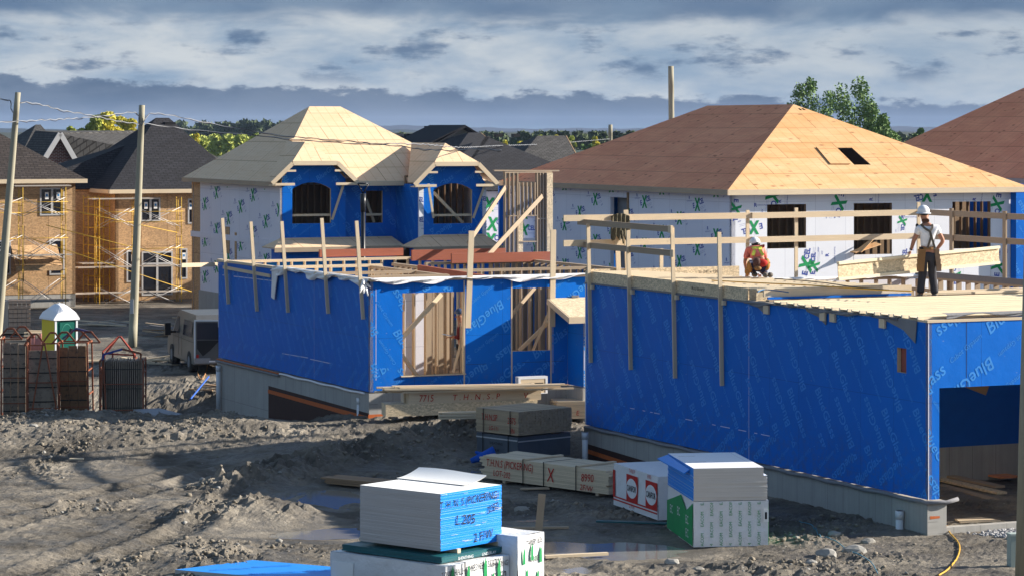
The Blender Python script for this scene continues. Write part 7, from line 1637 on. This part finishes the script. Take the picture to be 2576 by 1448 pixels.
def fingers(parent, o, f, s, dn, curl, mat):
    for k, (off, L) in enumerate(((-.030, .070), (-.010, .080), (.010, .074), (.029, .058))):
        b = o+f*.07+s*off; V = {'a': (*b, .011), 'b': (*(b+f*L*.45+dn*curl*.010), .0105), 'c': (*(b+f*L*.75+dn*curl*.035), .0095), 'd': (*(b+f*L*.9+dn*curl*.06), .008)}
        skinned('finger', V, chain('a', 'b', 'c', 'd'), mat, parent, 1)
    b = o+f*.025-s*.03; V = {'a': (*b, .013), 'b': (*(b+f*.03-s*.02+dn*curl*.01), .012), 'c': (*(b+f*.055-s*.03+dn*curl*.02), .010)}; skinned('thumb', V, chain('a', 'b', 'c'), mat, parent, 1)
# -- standing worker, back to the camera
wp = P(2336, 325, 60.5); zf = ZC-(749-HY)*60.5/F; k_ = 1.07
T = thing('person', 'worker in white t-shirt and white hard hat seen from behind, beside a long I-joist', 'person', (wp.x, wp.y, zf))
def s3(d): return {k: (v[0]*k_, v[1]*k_, v[2]*k_, tuple(q*k_ for q in v[3]) if isinstance(v[3], tuple) else v[3]*k_) for k, v in d.items()}
B = s3({'pel': (-.03, 0, .95, .13), 'wst': (-.03, 0, 1.08, (.125, .10)), 'ch': (-.02, .0, 1.28, (.15, .115)), 'sh': (-.03, .01, 1.43, (.13, .09)), 'nk': (-.05, .01, 1.53, .058), 'hd0': (-.075, .03, 1.60, .075), 'hd1': (-.095, .045, 1.69, .095), 'hd2': (-.10, .05, 1.76, .08),
        'sL': (-.20, .01, 1.42, .062), 'eL': (-.30, .05, 1.17, .048), 'wL': (-.355, .10, .955, .032), 'sR': (.145, .01, 1.42, .062), 'eR': (.29, -.02, 1.16, .048), 'wR': (.16, .06, .98, .033),
        'hpL': (-.12, 0, .90, .10), 'knL': (-.11, .06, .50, .068), 'anL': (-.16, -.04, .10, .045), 'ftL': (-.17, .12, .05, .042), 'hpR': (.06, 0, .90, .10), 'knR': (.07, .05, .50, .068), 'anR': (.10, -.0, .10, .045), 'ftR': (.12, .14, .05, .042)})
E = chain('pel', 'wst', 'ch', 'sh', 'nk', 'hd0', 'hd1', 'hd2')+chain('sh', 'sL', 'eL', 'wL')+chain('sh', 'sR', 'eR', 'wR')+chain('pel', 'hpL', 'knL', 'anL', 'ftL')+chain('pel', 'hpR', 'knR', 'anR', 'ftR')
body = skinned('body', B, E, m_skin, T)
hl = Vector(B['wL'][:3]); V, E2, f, s, dn, o = hand(hl, (-.05, .1, -1), (1, 0, 0)); o = Vector(hl)
Hd = {'a': (*hl, .030), 'b': (*(hl+Vector((-.02, .02, -.05))), (.042, .020)), 'c': (*(hl+Vector((-.03, .03, -.085))), (.042, .018))}; skinned('hand', Hd, chain('a', 'b', 'c'), m_skin, T, 2)
fingers(T, hl+Vector((-.0, .0, -.01)), Vector((-.35, .25, -.9)).normalized(), Vector((.9, .1, -.3)).normalized(), Vector((0, 1, 0)), 1.0, m_skin)
hr = Vector(B['wR'][:3]); Hd = {'a': (*hr, .030), 'b': (*(hr+Vector((-.05, .03, -.02))), (.038, .022)), 'c': (*(hr+Vector((-.09, .05, -.035))), (.036, .02))}; skinned('hand', Hd, chain('a', 'b', 'c'), m_skin, T, 2); fingers(T, hr, Vector((-.9, .35, -.3)).normalized(), Vector((0, .2, 1)).normalized(), Vector((-.1, 1, 0)), 1.0, m_skin)
SH = s3({'a': (-.03, 0, 1.00, (.158, .125)), 'b': (-.03, 0, 1.12, (.150, .122)), 'c': (-.02, 0, 1.28, (.178, .138)), 'd': (-.03, .01, 1.42, (.155, .112)), 'e': (-.045, .01, 1.485, (.085, .075)), 'sL': (-.205, .01, 1.415, .088), 'uL': (-.262, .03, 1.27, .078), 'sR': (.15, .01, 1.415, .088), 'uR': (.235, .0, 1.275, .078)})
skinned('t_shirt', SH, chain('a', 'b', 'c', 'd', 'e')+chain('d', 'sL', 'uL')+chain('d', 'sR', 'uR'), m_tee, T)
TR = s3({'a': (-.03, 0, 1.0, (.145, .115)), 'b': (-.03, 0, .90, (.155, .125)), 'hL': (-.12, 0, .82, .115), 'kL': (-.12, .06, .50, .092), 'mL': (-.16, -.0, .28, .082), 'fL': (-.18, -.03, .09, .085), 'hR': (.06, 0, .82, .115), 'kR': (.075, .05, .50, .09), 'mR': (.10, .02, .28, .085), 'fR': (.12, 0, .08, .092)})
skinned('trousers', TR, chain('a', 'b', 'hL', 'kL', 'mL', 'fL')+chain('b', 'hR', 'kR', 'mR', 'fR'), m_trs, T)
m_boot = M('boot', (.14, .125, .11), 'plain')
for x in (-.18, .12): skinned('boot', {'a': (x*k_, -.07, .06, .06), 'b': (x*k_, .06, .055, .058), 'c': (x*k_-.01, .20, .045, .048)}, chain('a', 'b', 'c'), m_boot, T, 2)
hc = Vector((-.105, .05, 1.765))*k_; mb = MB(); ell(mb, hc, (.135, .16, .135), zmin=-.15); mb.build('hard_hat', m_hat, T); mb = MB(); N = 18
for i in range(N):
    t0, t1 = 2*math.pi*i/N, 2*math.pi*(i+1)/N; q = lambda t_, r, z: hc+Vector((math.cos(t_)*r, math.sin(t_)*(r+.02)*(1.0 if math.sin(t_) < .2 else 1.2), z)); mb.face([q(t0, .125, -.02), q(t0, .17, -.045), q(t1, .17, -.045), q(t1, .125, -.02)]); mb.face([q(t1, .125, -.03), q(t1, .17, -.055), q(t0, .17, -.055), q(t0, .125, -.03)])
mb.build('hat_brim', m_hat, T); mb = MB(); ell(mb, hc+Vector((.01, -.02, -.045)), (.115, .125, .06)); mb.build('hat_band', m_black, T)
for s_ in (-1, 1): mb = MB(); ell(mb, hc+Vector((s_*.10, .01, -.10)), (.018, .03, .035)); mb.build('ear', m_skin, T)
mb = MB(); ell(mb, hc+Vector((0, .125, -.10)), (.015, .025, .025)); mb.build('nose', m_skin, T)
for s_ in (-1, 1): mb = MB(); ell(mb, hc+Vector((s_*.035, .105, -.07)), (.014, .012, .01)); mb.build('eye', m_hair, T)
mb = MB(); ell(mb, hc+Vector((0, .11, -.15)), (.03, .012, .008)); mb.build('mouth', M('lips', (.3, .1, .08), 'plain'), T)
m_susp = M('suspender', (.10, .085, .07), 'plain')
def band(pts, w_, nm, mat=m_susp):
    mb = MB(); p_ = [Vector(q)*k_ for q in pts]
    for i in range(len(p_)-1): mb.beam(p_[i], p_[i+1], w_, .015, up=(0, 1, 0.01))
    return mb.build(nm, mat, T)
band([(-.17, -.045, 1.50), (-.10, -.115, 1.42), (-.0, -.145, 1.36), (.02, -.155, 1.25), (-.05, -.14, 1.02)], .045, 'suspender'); band([(.06, -.06, 1.50), (.05, -.11, 1.43), (.0, -.148, 1.36), (.03, -.155, 1.25), (.10, -.13, 1.02)], .045, 'suspender')
mb = MB(); N = 20
for i in range(N):
    t0, t1 = 2*math.pi*i/N, 2*math.pi*(i+1)/N; q = lambda t_, z: Vector((-.03+math.cos(t_)*.172, math.sin(t_)*.142, z))*k_; mb.face([q(t0, .99), q(t1, .99), q(t1, 1.04), q(t0, 1.04)], 0 if not (13 <= i <= 16) else 1)
mb.build('tool_belt', [m_black, m_lea], T)
for (x, y, w_, sg) in ((-.16, -.12, .155, -1), (.15, -.07, .10, 1)):
    for k in range(4):
        mb = MB(); z1 = 1.0-.10*k; bx = x+sg*.012*k; by = y-.02-.018*k
        pts = [Vector(q)*k_ for q in ((bx-w_/2, by, z1), (bx+w_/2, by, z1), (bx+w_/2*.85, by+.0, z1-.15), (bx-w_/2*.85, by, z1-.15))]
        t_ = Vector((0, .09, 0)); mb.face(pts[::-1]); mb.face([p+t_ for p in pts])
        for i in range(4): a, b = pts[i], pts[(i+1) % 4]; mb.face([a, b, b+t_, a+t_])
        mb.build('tool_pouch', m_lea if sg < 0 else M('tan_pouch_%d' % k, (.26, .17, .11), 'plain'), T)
mb = MB(); ell(mb, Vector((-.24, .0, 1.47))*k_, (.035, .04, .05)); mb.build('radio_mic', m_black, T); mb = MB(); mb.tube(Vector((-.352, .095, .975))*k_, Vector((-.346, .09, .995))*k_, .038, .038, 10); mb.build('watch', m_black, T)
# I-joist carried by the worker
pJ0 = P(2107, 681, 59.6); pJ1 = P(2512, 640, 62.0); T = thing('i_joist', 'long I-joist slanting beside the standing worker, one hand resting on it', 'joist', (pJ0+pJ1)/2, 0); c_ = (pJ0+pJ1)/2
mid = (pJ0-c_); h_ = .34
for z in (h_/2, -h_/2): mb = MB(); mb.beam(pJ0-c_+Vector((0, 0, z)), pJ1-c_+Vector((0, 0, z)), .09, .06); mb.build('flange', m_fresh, T)
mb = MB(); mb.beam(pJ0-c_, pJ1-c_, .014, h_-.03); mb.build('web', m_osbl, T)
# -- kneeling worker
wp = P(1905, 325, 64.0); zf = 4.36; T = thing('person', 'worker in pink and yellow hi-vis shirt kneeling on the deck in white hard hat', 'person', (wp.x, wp.y, zf))
B = {'pel': (.02, -.12, .34, .13), 'wst': (.01, -.02, .46, .12), 'ch': (-.02, .14, .60, .135), 'sh': (-.03, .24, .66, .11), 'nk': (-.03, .32, .66, .055), 'hd0': (-.03, .38, .66, .075), 'hd1': (-.03, .43, .70, .09), 'sL': (-.20, .24, .60, .06), 'eL': (-.27, .28, .34, .045), 'wL': (-.22, .42, .10, .03), 'hL': (-.20, .50, .06, .028), 'sR': (.14, .24, .60, .06), 'eR': (.22, .26, .34, .045), 'wR': (.14, .42, .12, .03), 'hR': (.10, .50, .07, .028),
     'hpL': (-.09, -.10, .30, .095), 'knL': (-.12, .22, .22, .07), 'anL': (-.07, -.02, .07, .05), 'tL': (-.07, .10, .04, .04), 'hpR': (.12, -.10, .28, .095), 'knR': (.16, .22, .09, .07), 'anR': (.15, -.20, .07, .05), 'tR': (.15, -.30, .05, .04)}
skinned('body', B, chain('pel', 'wst', 'ch', 'sh', 'nk', 'hd0', 'hd1')+chain('sh', 'sL', 'eL', 'wL', 'hL')+chain('sh', 'sR', 'eR', 'wR', 'hR')+chain('pel', 'hpL', 'knL', 'anL', 'tL')+chain('pel', 'hpR', 'knR', 'anR', 'tR'), m_skin, T)
for s_, hx in ((-1, -.20), (1, .10)): fingers(T, Vector((hx, .46, .07)), Vector((0, .8, -.5)).normalized(), Vector((s_, 0, 0)), Vector((0, 0, -1)), .6, m_skin)
m_pink = M('hi_vis_pink', (.75, .20, .16), 'plain', var=.15); m_hv = M('hi_vis_yellow', (.68, .72, .10), 'plain')
skinned('shirt', {'a': (.02, -.08, .40, .155), 'b': (.0, .04, .52, .165), 'c': (-.02, .16, .60, .175), 'd': (-.03, .25, .65, .13), 'sL': (-.20, .24, .59, .085), 'uL': (-.255, .27, .40, .07), 'sR': (.14, .24, .59, .085), 'uR': (.21, .26, .40, .07)}, chain('a', 'b', 'c', 'd')+chain('d', 'sL', 'uL')+chain('d', 'sR', 'uR'), m_pink, T)
for pts in (((-.12, -.13, .50), (-.07, -.07, .62), (-.10, .0, .68)), ((.12, -.13, .50), (.05, -.07, .62), (.07, .0, .68)), ((-.10, -.02, .665), (.07, -.02, .665))):
    mb = MB()
    for i in range(len(pts)-1): mb.beam(pts[i], pts[i+1], .07, .03, up=(0, -1, .4))
    mb.build('hi_vis_stripe', m_hv, T)
skinned('trousers', {'a': (.03, -.13, .33, .15), 'hL': (-.08, -.08, .27, .12), 'kL': (-.12, .20, .2, .09), 'fL': (-.08, .0, .10, .075), 'hR': (.12, -.1, .25, .12), 'kR': (.16, .2, .11, .09), 'fR': (.15, -.16, .10, .075)}, chain('a', 'hL', 'kL', 'fL')+chain('a', 'hR', 'kR', 'fR'), M('navy_trousers', (.025, .03, .07), 'plain'), T)
for x, y in ((-.07, -.02), (.16, -.25), (.27, -.22)): mb = MB(); ell(mb, (x, y, .06), (.07, .09, .06)); mb.build('boot' if x < .2 else 'knee_pad', m_boot, T)
hc = Vector((-.03, .40, .78)); mb = MB(); ell(mb, hc, (.13, .15, .125), zmin=-.2); mb.build('hard_hat', m_hat, T); mb = MB(); ell(mb, hc+Vector((.02, -.05, -.04)), (.105, .11, .09)); mb.build('hat_band', m_black, T)
for s_ in (-1, 1): mb = MB(); ell(mb, hc+Vector((s_*.09, .0, -.09)), (.015, .025, .03)); mb.build('ear', m_skin, T)
m_lea2 = M('orange_leather', (.42, .20, .05), 'plain', var=.3); m_lea3 = M('brown_leather', (.10, .045, .035), 'plain', var=.3)
for c, r, m_ in (((-.19, -.14, .25), (.08, .08, .14), m_lea2), ((-.24, -.1, .14), (.07, .07, .10), m_lea2), ((.19, -.16, .30), (.09, .08, .15), m_lea2), ((-.03, -.24, .33), (.10, .06, .13), m_lea3), ((-.02, -.26, .22), (.09, .05, .06), m_lea)):
    mb = MB(); ell(mb, c, r, n=8, m=5); mb.build('tool_pouch', m_, T)
mb = MB(); ell(mb, (.05, -.22, .33), (.17, .06, .10)); mb.build('shirt_tail', m_redp, T)
# -- person inside the left house
a, zf = HL.fr(1157, 930, b=1.5); wp = HL.w(a, 1.5, 1.17); T = thing('person', 'person in dark red top and blue helmet reading papers inside the left house opening', 'person', wp, R(0)); zt_ = HL.fr(1157, 778, b=1.5)[1]-1.17; q_ = zt_/1.80
B = {'pel': (.06, 0, .95, .12), 'ch': (.05, 0, 1.25, .135), 'sh': (.03, 0, 1.43, .10), 'nk': (.01, 0, 1.52, .055), 'hd0': (-.01, 0, 1.6, .075), 'hd1': (-.02, 0, 1.68, .09), 'sL': (.0, -.16, 1.40, .06), 'eL': (-.02, -.2, 1.14, .045), 'wL': (-.20, -.12, 1.13, .032), 'hL': (-.27, -.1, 1.14, .028), 'sR': (.03, .16, 1.40, .06), 'eR': (.0, .2, 1.14, .045), 'wR': (-.18, .1, 1.12, .032), 'hR': (-.25, .08, 1.13, .028), 'hpL': (.05, -.09, .9, .09), 'knL': (.05, -.1, .5, .065), 'anL': (.08, -.1, .1, .045), 'fL': (-.04, -.1, .05, .04), 'hpR': (.05, .09, .9, .09), 'knR': (.03, .1, .5, .065), 'anR': (.06, .1, .1, .045), 'fR': (-.06, .1, .05, .04)}
B = {k: (v[0]*q_, v[1]*q_, v[2]*q_, v[3]*q_) for k, v in B.items()}
skinned('body', B, chain('pel', 'ch', 'sh', 'nk', 'hd0', 'hd1')+chain('sh', 'sL', 'eL', 'wL', 'hL')+chain('sh', 'sR', 'eR', 'wR', 'hR')+chain('pel', 'hpL', 'knL', 'anL', 'fL')+chain('pel', 'hpR', 'knR', 'anR', 'fR'), m_skin, T)
fingers(T, Vector(B['wL'][:3])+Vector((-.02, 0, 0)), Vector((-1, 0, .1)), Vector((0, 1, 0)), Vector((0, 0, -1)), 1, m_skin)
q2 = lambda d: {k: (v[0]*q_, v[1]*q_, v[2]*q_, v[3]*q_) for k, v in d.items()}
skinned('jacket', q2({'a': (.06, 0, .95, .145), 'b': (.05, 0, 1.25, .16), 'c': (.03, 0, 1.42, .125), 'sL': (.0, -.16, 1.40, .075), 'eL': (-.02, -.2, 1.14, .06), 'wL': (-.14, -.14, 1.13, .05), 'sR': (.03, .16, 1.40, .075), 'eR': (.0, .2, 1.14, .06), 'wR': (-.12, .12, 1.12, .05)}), chain('a', 'b', 'c')+chain('c', 'sL', 'eL', 'wL')+chain('c', 'sR', 'eR', 'wR'), M('dark_red_cloth', (.14, .012, .014), 'plain'), T)
skinned('trousers', q2({'a': (.06, 0, .93, .14), 'hL': (.05, -.09, .85, .105), 'kL': (.05, -.1, .5, .085), 'fL': (.08, -.1, .1, .075), 'hR': (.05, .09, .85, .105), 'kR': (.03, .1, .5, .085), 'fR': (.06, .1, .1, .075)}), chain('a', 'hL', 'kL', 'fL')+chain('a', 'hR', 'kR', 'fR'), m_trs, T)
mb = MB(); ell(mb, Vector((-.02, 0, 1.73))*q_, (.13, .12, .12), zmin=-.2); mb.build('hard_hat', M('blue_hard_hat', (.05, .08, .16), 'plain', rough=.3), T)
mb = MB(); ell(mb, Vector((-.11, 0, 1.63))*q_, (.02, .015, .02)); mb.build('nose', m_skin, T)
mb = MB(); ell(mb, Vector((.10, -.15, .85))*q_, (.09, .07, .16)); mb.build('tool_pouch', m_black, T)
t_ = thing('paper', 'white sheet of paper held by the person inside the left house', 'paper', wp+Vector((-.30, -.08, 1.17*q_))); mb = MB(); mb.poly([(-.16, -.14, .04), (.08, -.14, -.01), (.08, .12, -.01), (-.16, .12, .04)], .004); mb.build('sheet', m_white, t_)
p = HL.w(HL.fr(1152, b=.9)[0], .9, 1.17); T = thing('tool_bag', 'dark red tool bag on the floor at the right of the big opening', 'bag', p, TH); mb = MB(); mb.box(-.16, .16, -.1, .1, 0, .14); ell(mb, (0, 0, .15), (.15, .09, .06)); mb.build('bag', M('maroon', (.12, .02, .025), 'plain', bump=.5), T); mb = MB(); mb.beam((-.12, 0, .24), (.12, 0, .24), .02, .02); mb.build('handle', m_black, T)
# ================================================================ air
mb = MB(); mb.box(-9300, 9300, -280, 7600, -8, 42); hz = mb.build('haze', M('haze_surface', (1, 1, 1)), None); hz.data.materials.clear()
m = bpy.data.materials.new('haze'); m.use_nodes = True; t = NT(m.node_tree); t.n.clear(); o_ = t.add('ShaderNodeOutputMaterial'); v = t.add('ShaderNodeVolumePrincipled'); v.inputs['Color'].default_value = (.50, .66, 1, 1); v.inputs['Density'].default_value = 0.6e-4
t.l.new(v.outputs[0], o_.inputs['Volume']); hz.data.materials.append(m); tag(hz, kind='stuff', label='thin blue haze of distance over the far hills', cat='haze')
